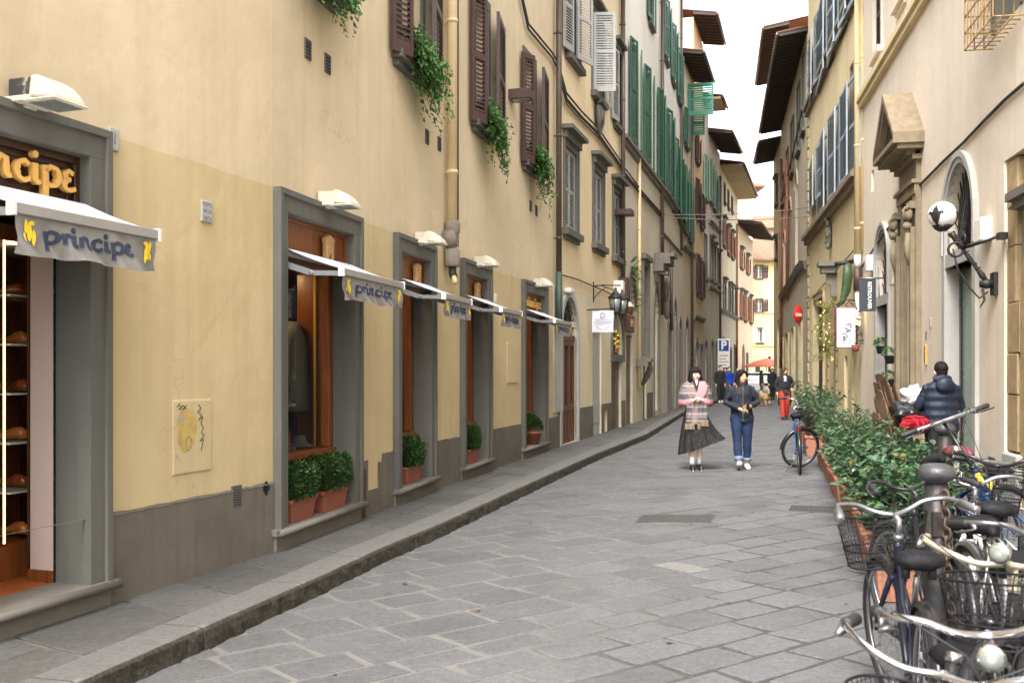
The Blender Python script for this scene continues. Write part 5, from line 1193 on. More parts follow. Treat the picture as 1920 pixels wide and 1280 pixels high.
rt, f = farb('buff house with small brown shutters, a grey lower storey and an arched doorway', 12, 13, 'b8', 12.6, 1.25, [(1356, 1359, 415, 460, 'rust_sh', 'l'), (1364, 1367, 430, 475, 'rust_sh', 'l'), (1371, 1374, 440, 482, 'rust_sh', 'l'), (1356, 1360, 530, 578, 'grey_sh', 'cl'), (1366, 1369, 538, 583, 'grey_sh', 'cl'), (1372, 1374, 543, 586, 'grey_sh', 'cl'), (1378, 1380, 548, 590, 'grey_sh', 'cl'), (1357, 1359, 345, 378, 'grey_sh', 'c'), (1364, 1366, 358, 388, 'grey_sh', 'c'), (1371, 1373, 370, 395, 'grey_sh', 'c')], soffit=True, doors=[(1352, 1360, 636, 725, .9), (1367, 1370, 655, 724, 0), (1376, 1379, 650, 722, 0)], courses=[(1352, 579)])
pipe(f, 1350.5, .1, .06, 330, 640, 'pipe_dark'); pipe(f, 1382, .1, .06, 420, 690, 'rust_sh')
rt, f = farb('peach house with russet shutters below a wide tiled eave', 13, 14, 'b9', 10.9, 1.5, [(1388, 1392, 470, 501, 'rust_sh', 'l'), (1399.5, 1403, 483, 511, 'rust_sh', 'l'), (1388, 1391, 549, 595, 'rust_sh', 'l'), (1395, 1399, 553, 600, 'rust_sh', 'l'), (1405.5, 1409, 560, 604, 'rust_sh', 'l')], doors=[(1392, 1394.5, 650, 718, .5), (1399, 1401, 665, 718, 0)])
# tall bright house behind with its chimney turret
def blockb(label, x0, x1, y0, y1, zt, mat, roofz=None):
    t = thing('building', label, 'building', MX.Translation((x0, y0, 0))); m = MB()
    m.box(x0, x1, y0, y1, 0, zt); m.build('wall', M[mat], t); m = MB(); o_ = .8; zz = roofz or zt+1.2
    m.add([(x0-o_, y0-o_, zt), (x1+o_, y0-o_, zt), (x1+o_, y1+o_, zt), (x0-o_, y1+o_, zt), ((x0*.6+x1*.4), (y0+y1)/2, zz), ((x0*.4+x1*.6), (y0+y1)/2, zz)], [(0, 1, 5, 4), (1, 2, 5), (2, 3, 4, 5), (3, 0, 4)]); m.box(x0-o_, x1+o_, y0-o_, y1+o_, zt-.12, zt); m.build('roof', M['tile'], t); return t
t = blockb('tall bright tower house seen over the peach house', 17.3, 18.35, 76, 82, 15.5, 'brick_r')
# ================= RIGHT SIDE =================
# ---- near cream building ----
R1 = bld('cream plastered building with a pedimented stone portal and two arched doorways', RP[2], (3.07, -3.0))
f = Fac(R1, RP[2], (3.07, -3.0), M['r1'], 10.9); F = f.F
# arched doorway with a green door
def grey_arch(pl, pr, zl, zc, rise, fw, label_door, mat, ydoor, prs, open_=False):
    s0, s1 = F.s(pl), F.s(pr)
    h = f.hole(s0, s1, .02, zl, dep=.24); g_ = f.hole(s0, s1, zl+.2, zc, rise=rise, dep=.16)
    c, hw = (s0+s1)/2, (s1-s0)/2
    m = f.mb(); archring(m, c, hw, zc-rise, rise, fw*.5, .05, legs=zl+.2); archring(m, c, hw+fw*.5, zc-rise, rise+fw*.5, fw*.5, .075, legs=zl+.2)
    m.box(s0-fw, s0, -.05, .02, .02, zl+.2); m.box(s1, s1+fw, -.05, .02, .02, zl+.2); m.box(s0, s1, -.04, .24, zl, zl+.2); m.box(s0-.001, s0+.004, -.04, .23, .02, zl)
    sr = m.build('door_surround', M['palestone'], R1)
    m = f.mb(); fanlight(m, c, hw, zl+.22, zc-zl-.24, .08, 15); m.build('fanlight_grille', M['iron'], sr); m = f.mb(); archfill(m, dict(g_), .14); m.build('fanlight_pane', M['dark'], sr)
    return h, s0, s1
h, s0, s1 = grey_arch(1777, 1829, 3.10, 4.52, .86, .17, '', '', 0, 0)
m = f.mb(); m.box(s0, s0+.10, .16, .22, .02, 3.1); m.box(s1-.08, s1, .16, .22, .02, 3.1); m.box(s0+.1, s1-.08, .16, .22, 3.0, 3.1); dr = m.build('door', M['blackg'], R1)
m = f.mb(); m.box(s0+.10, s1-.08, .18, .20, .05, 3.0); m.build('panel', simple('green_tinted_glass', lin(96, 118, 102), .2, .05, 3, spec=.7), dr)
h, s0, s1 = grey_arch(1646, 1668, 2.90, 4.45, .72, .14, '', '', 0, 0); m = f.mb(); m.box(s0, s1, .14, .2, .02, 2.9); m.build('door', M['dark'], R1)
# pedimented portal
sA, sB = F.s(1700), F.s(1721.5); zt_ = 3.65; h = f.hole(sA, sB, .02, zt_, dep=.3); h2_ = f.hole(sA, sB, zt_+.2, 4.5, dep=.25)
m = f.mb(); m.M = f.F.M @ MX.Translation((0, -.10, 0)); m.box(sA, sB, .22, .28, .02, zt_)
for k in range(2):
    for z in (.3, 1.25, 2.2, 3.05): a = sA+(sB-sA)*k/2; m.box(a+.08, a+(sB-sA)/2-.08, .17, .22, z, min(z+.75, 3.55)); m.box(a+.14, a+(sB-sA)/2-.14, .14, .17, z+.08, min(z+.67, 3.47))
m.build('door', M['door_w'], R1, bev=.01)
m = f.mb(); W = .30
for a, b in ((sA-W, sA), (sB, sB+W)):
    m.box(a, b, -.10, .02, .0, 4.55); m.box(a+.06, b-.06, -.17, -.10, .5, 4.0); m.box(a-.06, b+.06, -.24, 0, .0, .32); m.box(a-.03, b+.03, -.20, 0, .32, .42); m.box(a+.02, b-.02, -.19, -.1, .42, .5)
    for k in range(3): m.ell(((a+b)/2+(k-1)*.1, -.2, 4.2), (.07, .07, .1), 8, 6)
    m.ell(((a+b)/2, -.2, 4.02), (.11, .08, .08), 8, 6); m.box(a, b, -.2, -.1, 4.3, 4.42); m.tube([((a+b)/2-.12, -.2, 4.36), ((a+b)/2-.16, -.24, 4.3), ((a+b)/2-.1, -.24, 4.26)], .03, 6); m.tube([((a+b)/2+.12, -.2, 4.36), ((a+b)/2+.16, -.24, 4.3), ((a+b)/2+.1, -.24, 4.26)], .03, 6)
    m.tube([((a+b)/2, -.19, 3.9), ((a+b)/2, -.2, 3.6), ((a+b)/2, -.18, 3.35)], [.05, .06, .015], 7)
m.box(sA, sB, -.04, .1, zt_, zt_+.2); a, b = sA-W, sB+W
m.box(a, b, -.12, .02, 4.55, 4.72); m.box(a-.03, b+.03, -.17, .02, 4.72, 4.78); m.box(a+.05, b-.05, -.08, .02, 4.78, 5.12); m.box(a-.04, b+.04, -.16, .02, 5.12, 5.2)
for k in range(14): x = a+(b-a)*(k+.5)/14; m.box(x-.035, x+.035, -.24, -.1, 5.2, 5.28)
m.box(a-.16, b+.16, -.42, .02, 5.28, 5.36); m.box(a-.22, b+.22, -.5, .02, 5.36, 5.44)
pk = 6.3; cx = (a+b)/2
for (x0, z0_, x1, z1_) in ((a-.22, 5.44, cx, pk), (b+.22, 5.44, cx, pk)):
    m.add([(x0, -.5, z0_), (x1, -.5, z1_), (x1, .02, z1_), (x0, .02, z0_), (x0, -.5, z0_+.10), (x1, -.5, z1_+.14), (x1, .02, z1_+.14), (x0, .02, z0_+.10)], [(0, 1, 5, 4), (4, 5, 6, 7), (0, 3, 2, 1), (0, 4, 7, 3), (3, 7, 6, 2)])
    d = V((x1-x0, 0, z1_-z0_)).normalized(); m.bar((x0+d.x*.35, -.40, z0_+d.z*.35-.02), (x1, -.40, z1_-.05), .12, .07)
m.add([(a, -.1, 5.44), (b, -.1, 5.44), (cx, -.1, pk)], [(0, 1, 2)])
m.build('portal', M['brownstone'], R1)
m = f.mb(); m.quad((sA, .12, zt_+.2), (sB, .12, zt_+.2), (sB, .12, 4.5), (sA, .12, 4.5)); tr_ = m.build('transom_window', M['dark'], R1); m = f.mb()
for k in range(9): x = sA+(sB-sA)*(k+.5)/9; m.tube([(x, .05, zt_+.2), (x, .05, 4.5)], .012, 5)
for z in (3.98, 4.2, 4.4): m.tube([(sA, .05, z), (sB, .05, z)], .012, 5)
m.build('grille', M['iron'], tr_)
# slot window, upper windows with brown shutters, string course
h = f.ph(1634, 1638.5, 322, 362, dep=.3); m = f.mb(); m.quad((h['s0'], .25, h['z0']), (h['s1'], .25, h['z0']), (h['s1'], .25, h['z1']), (h['s0'], .25, h['z1'])); m.build('slot_window', M['dark'], R1)
m = f.mb(); z = F.z(1616, 188); m.box(0, f.L, -.16, .02, z-.12, z); m.box(0, f.L, -.10, .02, z-.24, z-.12); m.build('string_course', M['r2'], R1)
closed_window(f, 1641, 1656, -40, 112, 'brown', lint=False, sw=.02, sur='r1')
closed_window(f, 1684, 1700, -190, 14, 'brown', lint=False, sw=.02, sur='r1')
# barred window cage
h = f.hole(F.s(1868), F.s(1868)+1.0, F.z(1868, 100)+.25, F.z(1868, 100)+1.6, dep=.2); s0, s1, z0, z1 = h['s0'], h['s1'], h['z0'], h['z1']
m = f.mb(); surround(m, h, .09, .02, .0); w_ = m.build('window', M['frame'], R1); m = f.mb(); m.quad((s0, .15, z0), (s1, .15, z0), (s1, .15, z1), (s0, .15, z1)); m.build('pane', M['lens'], w_)
m = f.mb(); a, b, D = s0-.12, s1+.12, .34; zb, zt_ = z0-.16, z1+.16; n = 8
for k in range(n+1):
    x = a+(b-a)*k/n; m.tube([(x, 0, zb), (x, -D, zb), (x, -D, zt_), (x, 0, zt_)], .011, 5)
for k in range(9): z = zb+(zt_-zb)*k/8; m.tube([(a, 0, z), (a, -D, z), (b, -D, z), (b, 0, z)], .010, 5)
for k in range(1, 3): y = -D*k/3; m.tube([(a, y, zb), (b, y, zb)], .010, 5); m.tube([(a, y, zb), (a, y, zt_)], .010, 5); m.tube([(b, y, zb), (b, y, zt_)], .010, 5)
m.build('window_cage', M['rusty'], w_)
# stone portal at the picture's right edge: a recess in the plaster
sP = F.s(1883); h = f.hole(sP, sP+3.2, .0, 4.12, dep=.16)
m = f.mb(); y = .03; pr_ = random.Random(6)
z = .62
while z < 4.0:
    hh = min(pr_.uniform(.4, .75), 4.1-z); wd = pr_.choice((.42, .34, .5)); m.box(sP+.002, sP+wd, y+pr_.uniform(-.006, .006), .16, z+.004, z+hh-.004); z += hh
m.build('pier', M['pier'], R1, bev=.012)
m = f.mb(); m.box(sP-.02, sP+.58, -.03, .16, .0, .60); m.build('plinth', M['palestone'], R1, bev=.02)
m = f.mb(); wallsheet(m, sP+.1, sP+3.2, .0, 4.12, [dict(s0=sP+.72, s1=sP+2.5, z0=0, z1=3.3, rise=.85, dep=.6)], y=.10); m.build('pebbledash', M['pebble'], R1)
m = f.mb(); archring(m, sP+1.61, .89, 2.45, .85, .2, -.03, y1=.2, legs=0); m.build('arch_surround', M['pier'], R1); m = f.mb(); m.box(sP+.72, sP+2.5, .5, .56, 0, 3.3); m.build('arched_door', M['door_w'], R1)
m = f.mb(); m.box(sP+.45, sP+2.8, -.12, .1, 3.55, 3.65); m.box(sP+.5, sP+2.75, -.06, .1, 3.45, 3.55); m.build('ledge', M['sill'], R1)
# cable swagged across the wall
wire(f, [(F.s(px), -.03, F.z(px, py)) for px, py in ((1619, 500), (1640, 468), (1665, 432), (1728, 347), (1775, 300), (1812, 266), (1852, 224), (1890, 186), (1925, 156))], .022)
wire(f, [(F.s(px), -.03, F.z(px, py)) for px, py in ((1722, 600), (1724, 380), (1727, 350))], .012)
f.finish(); hollow(R1, [RP[2], (3.07, -3.0)], 10.9, 7, M['r1']); eave(R1, F, 0, f.L, 10.8, .45, 6)
def fbox(fac, px, py, w_, hh, d, mat, name, d0=0):
    F = fac.F; a = F.s(px, d); z = F.z(px, py, d); m = fac.mb(); m.box(a-w_/2, a+w_/2, -d, -d0, z-hh/2, z+hh/2); return m.build(name, M[mat], fac.root, bev=.015)
fbox(f, 1832, 432, .34, .30, .14, 'white', 'alarm_box'); fbox(f, 1670, 518, .3, .34, .16, 'offwhite', 'meter_box'); fbox(f, 1623, 494, .3, .34, .16, 'white', 'meter_box')
o = fbox(f, 1734, 665, .10, .34, .03, 'gold', 'intercom'); m = f.mb(); a, z = F.s(1734, .03), F.z(1734, 665, .03)
for k in range(7): m.box(a-.03, a+.03, -.036, -.03, z-.14+k*.042, z-.115+k*.042)
m.build('button', M['dark'], o)
fbox(f, 1743, 605, .10, .16, .02, 'palestone', 'nameplate'); fbox(f, 1735, 628, .07, .13, .02, 'sill', 'nameplate')
vn = f.mb(); a, z = F.s(1861), F.z(1861, 871); vn.box(a-.16, a+.16, -.012, 0, z-.1, z+.1); o = vn.build('vent', M['sill'], R1); m = f.mb()
for i in range(4):
    for k in range(4): m.box(a-.14+.075*k, a-.09+.075*k, -.016, -.012, z-.07+.042*i, z-.05+.042*i)
m.build('slot', M['gap'], o)
# globe street lamp
sL = F.s(1868); zL = F.z(1868, 532); T = place(F, sL, 0, zL); t = thing('street_lamp', 'white globe street lamp with iron lily on a twisted wrought iron arm', 'street lamp', T); m = MB(T)
gl = V((-.06, -.62, .88))
m.box(-.09, .09, -.05, 0, -.14, .14); m.lathe([(.045, -.08), (.065, 0), (.045, .08)], (0, -.11, 0), 10, T=MX.Rotation(pi/2, 4, 'X')); m.build('wall_plate', M['iron'], t)
m = MB(T); P = [V((0, -.12, .04)).lerp(gl+V((.0, .1, -.22)), i/9) for i in range(10)]; m.tube(P, [.024, .040, .024, .022, .032, .024, .022, .038, .034, .05], 9)
for k in range(1, 9): q0 = P[0].lerp(P[-1], k/9.); m.tube([q0+V((.028*cos(k*2.2+j), .028*sin(k*2.2+j), .012*j)) for j in (0, 1, 2, 3)], .009, 5)
m.tube([(.0, -.1, -.1), (.02, -.2, -.18), (.0, -.3, -.06), (-.02, -.45, .2), (-.03, -.5, .45)], .012, 6); m.tube([(0, -.16, -.06), (.01, -.14, -.2), (.03, -.2, -.3)], [.02, .015, .006], 6)
a = V((-.02, -.38, .46)); m.tube([a+V((0, -.09+.09*cos(q), -.02+.09*sin(q)))*1. for q in [i*.6 for i in range(11)]], .018, 6); m.tube([a, a+V((.2, .2, .05)), a+V((.42, .34, .1))], [.025, .016, .02], 7); m.box(.36, .5, -.10, 0, .50, .58)
m.tube([a+V((.05, 0, .02)), a+V((.1, 0, .14)), a+V((.04, 0, .2)), a+V((-.02, 0, .1))], .014, 6)
m.build('arm', M['iron'], t)
m = MB(T); m.ell(gl, (.175, .175, .175), 28, 18); gb = m.build('globe', M['globe'], t)
m = MB(T); m.lathe([(.05, -.2), (.09, -.172), (.125, -.128), (.10, -.14), (.0, -.16)], gl, 16)
def onball(u_, v_, r=.179): return gl+V((sin(u_)*cos(v_), -cos(u_)*cos(v_), sin(v_)))*r
for base in (.9, .9+2*pi/3, .9+4*pi/3):
    for off, lst in ((0, [(-1.0, .05), (-.6, .12), (-.25, .20), (.1, .24), (.4, .15), (.65, .015)]), (-.3, [(-.5, .05), (-.1, .08), (.14, .10), (.2, .08), (.02, .05)]), (.3, [(-.5, .05), (-.1, .08), (.14, .10), (.2, .08), (.02, .05)])):
        L1 = [onball(base+off*(.5+k*.3)-w2, v_) for k, (v_, w2) in enumerate(lst)]; L2 = [onball(base+off*(.5+k*.3)+w2, v_) for k, (v_, w2) in enumerate(lst)]
        m.ring([[a_, b_, b_+(b_-gl)*.06, a_+(a_-gl)*.06] for a_, b_ in zip(L1, L2)])
m.build('lily_mount', M['iron'], gb)
# dark banner with white vertical lettering
sg_ = F.s(1664); T = place(F, sg_, 0, F.z(1664, 521)); t = thing('banner_sign', 'dark slate hanging banner with white vertical lettering', 'banner', T); m = MB(T); m.tube([(0, 0, 0), (0, -.56, 0)], .014, 8); m.tube([(0, -.16, 0), (0, -.15, -.4)], .008, 6); m.build('bracket', M['steel'], t)
m = MB(T); m.box(-.006, .006, -.54, -.22, -.66, -.0); bn = m.build('cloth', M['slate'], t)
m = MB(T); TT = MX.Translation((.009, -.37, -.07)) @ MX.Rotation(pi/2, 4, 'Z') @ MX.Rotation(pi/2, 4, 'X') @ MX.Rotation(-pi/2, 4, 'Z'); text_mesh(m, 'RETROUVER', TT, .098, .001, 'LEFT', .003); m.build('lettering', M['white'], bn)
# hanging flower pots on the grey doorway
for i, (px, py, lb) in enumerate(((1652, 650, 'leafy plant in a hanging pot, topmost on the grey door jamb'), (1668, 668, 'dark hanging pot with a small plant beside the topmost one'), (1667, 712, 'hanging pot with a bright green sprig above the cardboard'), (1655, 742, 'lowest hanging pot, tucked against the stacked cardboard'))):
    T = place(F, F.s(px, .14), -.14, F.z(px, py, .14)); t = thing('hanging_pot', lb, 'hanging plant', T, 'hanging pots on the door jamb'); m = MB(T); m.lathe([(0, -.14), (.07, -.14), (.10, 0), (.11, 0), (.11, .02), (0, 0)], n=14); m.build('pot', M['slate'], t)
    m = MB(T); rs = random.Random(i)
    for q in range(90 if i == 0 else 55): d = rdir(); d.z = abs(d.z)*.9-.2; leaf(m, V((d.x*.1, d.y*.1, .06+d.z*.12)), d, rdir(), rs.uniform(.04, .08), .04)
    m.build('foliage', M['ivy'], t)
# ---- ochre building with blue-grey shutters ----
R2 = bld('ochre building with blue grey louvred shutters and a stone ledge', RP[3], RP[2])
f = Fac(R2, RP[3], RP[2], M['r2'], 14.9); F = f.F
def rwin(fac, pA, pB, yt, yb, mat, right=True):
    """window whose far leaf stands folded back: pA..pB is the visible leaf"""
    F = fac.F; a, b = F.s(pA, .06), F.s(pB, .16); z1, z0 = F.z(pB, yt, .1), F.z(pB, yb, .1); w_ = max(.55, b-a)
    return open_window(fac, b, b+.95, z0, z1, mat, lw=w_, d0=.18, d1=.06, pitch=.06, sw=.07, sill=False, lint=False, sur='brownstone', right=right)
for pA, pB, yt, yb in ((1519, 1526, 296, 392), (1534, 1547, 245, 396), (1553, 1568, 206, 371), (1573, 1591, 160, 340)): rwin(f, pA, pB, yt+2, yb-2, 'blue_sh', pB < 1580)
for pA, pB, yt, yb in ((1517, 1523, 64, 184), (1531, 1546, -10, 138), (1552, 1566, -60, 88), (1575, 1588, -130, 28)): rwin(f, pA, pB, yt, yb, 'blue_sh', pB < 1570)
h = f.ph(1598, 1603, 132, 315, dep=.2); m = f.mb(); leafshut(m, h['s0'], .05, h['s1'], .05, h['z0'], h['z1']); m.build('shutter', M['blue_sh'], R2); m = f.mb(); surround(m, h, .08, .03); m.build('window', M['brownstone'], R2)
course(f, 0, f.L, F.z(1515, 205), .3, .2, 'brownstone'); course(f, 0, f.L, F.z(1519, 440), .3, .24, 'brownstone')
pipe(f, 1608, .12, .075, 0, 480, 'pipe_cream', zt=14.7); pipe(f, 1608, .12, .08, 478, 502, 'pipe_white', clips=False); pipe(f, 1608, .12, .095, 500, 545, 'brown', clips=False)
a, z = F.s(1608, .12), F.z(1608, 545, .12); m = f.mb(); m.tube([(a, -.12, z), (a, -.12, z-.12), (a+.12, -.13, z-.28), (a+.5, -.13, z-.5)], .06, 10); m.build('pipe_elbow', M['pipe_white'], R2)
pipe(f, 1617, .02, .05, 0, 470, 'pipe_cream', zt=14.7)
h = f.ph(1528, 1546, 566, None, dep=.45); h['z0'] = .02; m = f.mb(); m.box(h['s0'], h['s1'], .12, .16, 0, h['z1']); m.build('door', M['dark'], R2); m = f.mb(); surround(m, h, .22, .06); m.build('door_surround', M['quoin'], R2)
h = f.ph(1583, 1589, 668, None, dep=.35); h['z0'] = .02; m = f.mb(); m.box(h['s0'], h['s1'], .08, .12, 0, h['z1']); m.build('door', M['dark'], R2)
h = f.ph(1597, 1601, 660, None, dep=.35); h['z0'] = .02; m = f.mb(); m.box(h['s0'], h['s1'], .08, .12, 0, h['z1']); m.build('door', M['dark'], R2)
# console bracket that once carried a shrine, with the carved arms above
a, b = F.s(1545, .3), F.s(1564, .1); z1_ = F.z(1560, 487, .2); m = f.mb(); m.box(a, b, -.5, 0, z1_-.12, z1_); m.box(a+.1, b-.1, -.42, 0, z1_-.3, z1_-.12); m.box(a+.25, b-.25, -.28, 0, z1_-.62, z1_-.3); m.box(a+.35, b-.35, -.16, 0, z1_-.95, z1_-.62); m.build('console', M['sill'], R2)
a, z = F.s(1551, .12), F.z(1551, 440, .12); m = f.mb(); m.ell((a, -.08, z), (.2, .09, .42)); m.tube([(a-.2, -.08, z+.5), (a, -.14, z+.62), (a+.2, -.08, z+.5)], .06, 6)
for k in range(6): m.ell((a+.14*(-1)**k, -.12, z-.35+.16*k), (.1, .06, .09), 7, 5)
m.build('coat_of_arms', M['sill'], R2)
f.finish(); hollow(R2, [RP[3], RP[2]], 14.9, 7, M['r2']); eave(R2, F, 0, f.L, 14.8, .45, 6)
# quoined corner pier with drilled rustication
m = f.mb(); z = 0; k = 0
while z < 13: m.box(-.02, .42 if k % 2 else .34, -.05, .1, z+.012, z+.35); z += .37; k += 1
m.build('quoin', M['quoin'], R2, bev=.03)
for s0_ in (F.s(1551), F.s(1566)):
    m = f.mb(); z = 0
    while z < 3.0: m.box(s0_, s0_+.5, -.045, 0, z+.012, z+.4); z += .42
    m.build('quoin', M['quoin'], R2, bev=.03)
wire(f, [(F.s(1515), -.05, 3.9), (F.s(1560), -.05, F.z(1560, 520)), (F.s(1604), -.05, F.z(1604, 470))], .014)
# lit box sign square to the wall
sS = F.s(1608); T = place(F, sS, 0, F.z(1608, 652)+.02); t = thing('lightbox_sign', 'white lit box sign with plum frame and vertical lettering', 'box sign', T); m = MB(T); m.box(-.07, .07, -.50, -.04, -.02, .94); m.build('case', M['plum'], t, bev=.01)
m = MB(T); m.box(.070, .074, -.48, -.06, .0, .92); fc = m.build('face', M['lightbox'], t)
m = MB(T); Rv = MX.Rotation(pi/2, 4, 'Z') @ MX.Rotation(pi/2, 4, 'X') @ MX.Rotation(-pi/2, 4, 'Z')
text_mesh(m, 'G A L L E R I A', MX.Translation((.076, -.33, .86)) @ Rv, .06, .0005, 'LEFT'); text_mesh(m, 'Mossi di Borromei', MX.Translation((.076, -.20, .88)) @ Rv, .065, .0005, 'LEFT'); m.build('lettering', M['greyprint'], fc)
m = MB(T); m.add([(.0765, -.36, .26), (.0765, -.28, .26), (.0765, -.32, .20), (.0765, -.35, .15), (.0765, -.29, .15)], [(0, 1, 2), (2, 3, 4)]); m.build('goblet_mark', M['plum'], fc)
m = MB(T); m.tube([(0, -.04, .9), (0, 0, .9)], .02, 6); m.tube([(0, -.04, .1), (0, 0, .1)], .02, 6)
m.tube([(0, 0, 1.1), (0, -.3, 1.12), (0, -.5, 1.0)], .014, 6); m.tube([(0, -.1, 1.0), (0, -.2, 1.08), (0, -.28, 1.0), (0, -.22, .96)], .012, 6); m.build('bracket', M['iron'], t)
# curved green metal sign above it
T = place(F, F.s(1606), 0, F.z(1606, 575)); t = thing('metal_vine', 'tall curved green metal chilli shaped sign above the box sign', 'sign', T); m = MB(T); P = [V((0, -.46+.0, -.02)), V((0, -.34, .1)), V((0, -.24, .4)), V((0, -.2, .75)), V((0, -.2, 1.05))]; m.tube(P, [.01, .06, .11, .12, .09], 10, sq=.5); m.build('vine', M['cactus'], t); m = MB(T); m.tube([(0, 0, 1.1), (0, -.5, 1.02)], .05, 8); m.build('bracket', M['iron'], t)
# garland of foliage with bulbs round the shop door
T = place(F, F.s(1572), -.0, F.z(1572, 700)); t = thing('hanging_foliage', 'shaggy yellow green garland with fairy bulbs left of the box sign', 'garland', T); m = MB(T); rs = random.Random(12); mb2 = MB(T)
for q in range(1500):
    z = rs.uniform(.35, 2.0); cl = .2+.12*sin(z*6.5)+.06*sin(z*17); an = rs.uniform(0, 2*pi); r_ = cl*sqrt(rs.random()); d = V((cos(an)*.8, sin(an)*.6-.3, rs.uniform(-1.2, .3))); leaf(m, V((.1+r_*cos(an)*1.5, -.32+r_*sin(an)*1.2, z)), d, rdir(), rs.uniform(.05, .13), .018)
    if q % 60 == 0: mb2.ell((.1+r_*cos(an)*1.6, -.38+r_*sin(an), z), (.012, .012, .012), 6, 4)
m.build('foliage', M['garland'], t); mb2.build('bulb', M['warm'], t)
T = place(F, F.s(1608, .1)+.1, -.16, F.z(1608, 640)-.1); t = thing('fir_branch', 'dark fir sprig in a terracotta pot fixed at the corner of the box sign', 'fir sprig', T); m = MB(T); m.lathe([(.0, -.15), (.07, -.15), (.1, 0), (0, 0)], n=12); m.build('pot', M['terra'], t); m = MB(T)
for q in range(500): z = rs.uniform(0, .5); an = rs.uniform(0, 6.28); r_ = (.26-.4*abs(z-.12))*sqrt(rs.random()); leaf(m, V((r_*cos(an), -.05+r_*sin(an), z)), V((cos(an), sin(an), .3)), rdir(), .08, .012)
m.build('foliage', M['conifer'], t)
T = place(F, F.s(1610, .1)+.25, -.12, F.z(1610, 610)); t = thing('fairy_lights', 'cluster of warm yellow fairy lights between box sign and pipe', 'fairy lights', T); m = MB(T); m.tube([(.02*sin(i), -.02*cos(i*1.7), .42-.045*i) for i in range(12)], .006, 5); m.build('cord', M['cable'], t); m = MB(T)
for q in range(26): z = .4-.44*rs.random()**.7; m.ell((rs.uniform(-.06, .06)*(z+.4), -.04+rs.uniform(-.05, .05), z), (.018, .018, .018), 6, 4)
m.build('bulb', M['warm'], t, kind='stuff')
# ---- grey building with the deep dark eave ----
R3 = bld('grey stained building under a deep dark raftered eave', RP[4], RP[3])
f = Fac(R3, RP[4], RP[3], M['r3'], 13.6); F = f.F
for pl, pr, yt, yb in ((1469, 1473, 440, 540), (1479, 1484, 380, 520), (1491, 1496, 330, 500)):
    h = f.ph(pl, pr, yt, yb, dep=.2); h['rise'] = .6; m = f.mb(); archfill(m, dict(h), .16); m.build('blind_arch', M['sill'], R3); m = f.mb(); archring(m, (h['s0']+h['s1'])/2, (h['s1']-h['s0'])/2, h['z1']-.6, .6, .14, .05); m.build('arch_surround', M['r3'], R3)
for pl, pr, yt, yb in ((1468, 1471, 335, 385), (1475, 1479, 290, 360), (1484, 1489, 235, 330), (1496, 1501, 170, 290), (1506, 1510, 110, 250)): closed_window(f, pl, pr, yt, yb, 'grey_sh', lint=False, pitch=.1, sw=.08)
for pl, pr, yt in ((1467, 1470, 640), (1476, 1480, 632), (1487, 1491, 622), (1501, 1505, 610)):
    h = f.ph(pl, pr, yt, None, dep=.4); h['z0'] = .02; m = f.mb(); m.box(h['s0'], h['s1'], .1, .14, .9, h['z1']); m.build('shop_window', M['pane'], R3); m = f.mb(); m.box(h['s0'], h['s1'], .08, .16, 0, .9); m.build('door', M['slate'], R3); m = f.mb(); surround(m, h, .16, .06); m.build('door_surround', M['quoin'], R3)
zc = [(1465, 555), (1478, 535), (1490, 515), (1500, 497), (1508, 488), (1514, 488)]
m = f.mb(); m.ring([[V((F.s(px), -.16, F.z(px, py))), V((F.s(px), .02, F.z(px, py))), V((F.s(px), .02, F.z(px, py)-.3)), V((F.s(px), -.1, F.z(px, py)-.3))] for px, py in zc]); m.build('string_course', M['sill'], R3)
pipe(f, 1476, .1, .07, 300, 560, 'rust_sh'); wire(f, [(F.s(px), -.08, F.z(px, py)) for px, py in ((1465, 385), (1478, 340), (1490, 290), (1502, 235), (1508, 205))], .035)
f.finish(); hollow(R3, [RP[4], RP[3]], 13.6, 7, M['r3']); eave(R3, F, 0, f.L, 13.35, 1.02, 6, rise=.3)
# rooftop storey set back above
t = thing('building', 'set back rooftop storey with a broad eave above the dark eave', 'building', MX.Translation((12, 46, 13))); m = MB(F.M); m.box(-3, 6, .9, 6, 13, 16.6); m.build('wall', M['r4'], t); eave(t, F, -3, 6, 16.6, 1.1, 6)
# ---- last pale building on the right ----
R4 = bld('narrow pale building at the far end of the right side', RP[5], RP[4])
f = Fac(R4, RP[5], RP[4], M['r4'], 13.2); F = f.F
for pl, pr, yt, yb in ((1456, 1459, 345, 385), (1456, 1459, 455, 485)): closed_window(f, pl, pr, yt, yb, 'brown', pitch=.1, sw=.08)
for pl, pr, yt, r_ in ((1457, 1461, 600, .7),):
    h = f.ph(pl, pr, yt, None, dep=.4); h['z0'] = .02; h['rise'] = r_; m = f.mb(); archfill(m, dict(h), .12); m.build('arched_door', M['wood_d'], R4)
f.finish(); hollow(R4, [RP[5], RP[4]], 13.2, 7, M['r4']); eave(R4, F, 0, f.L, 12.9, 1.05, 6)
pipe(f, 1464, .1, .07, 300, 690, 'rust_sh')
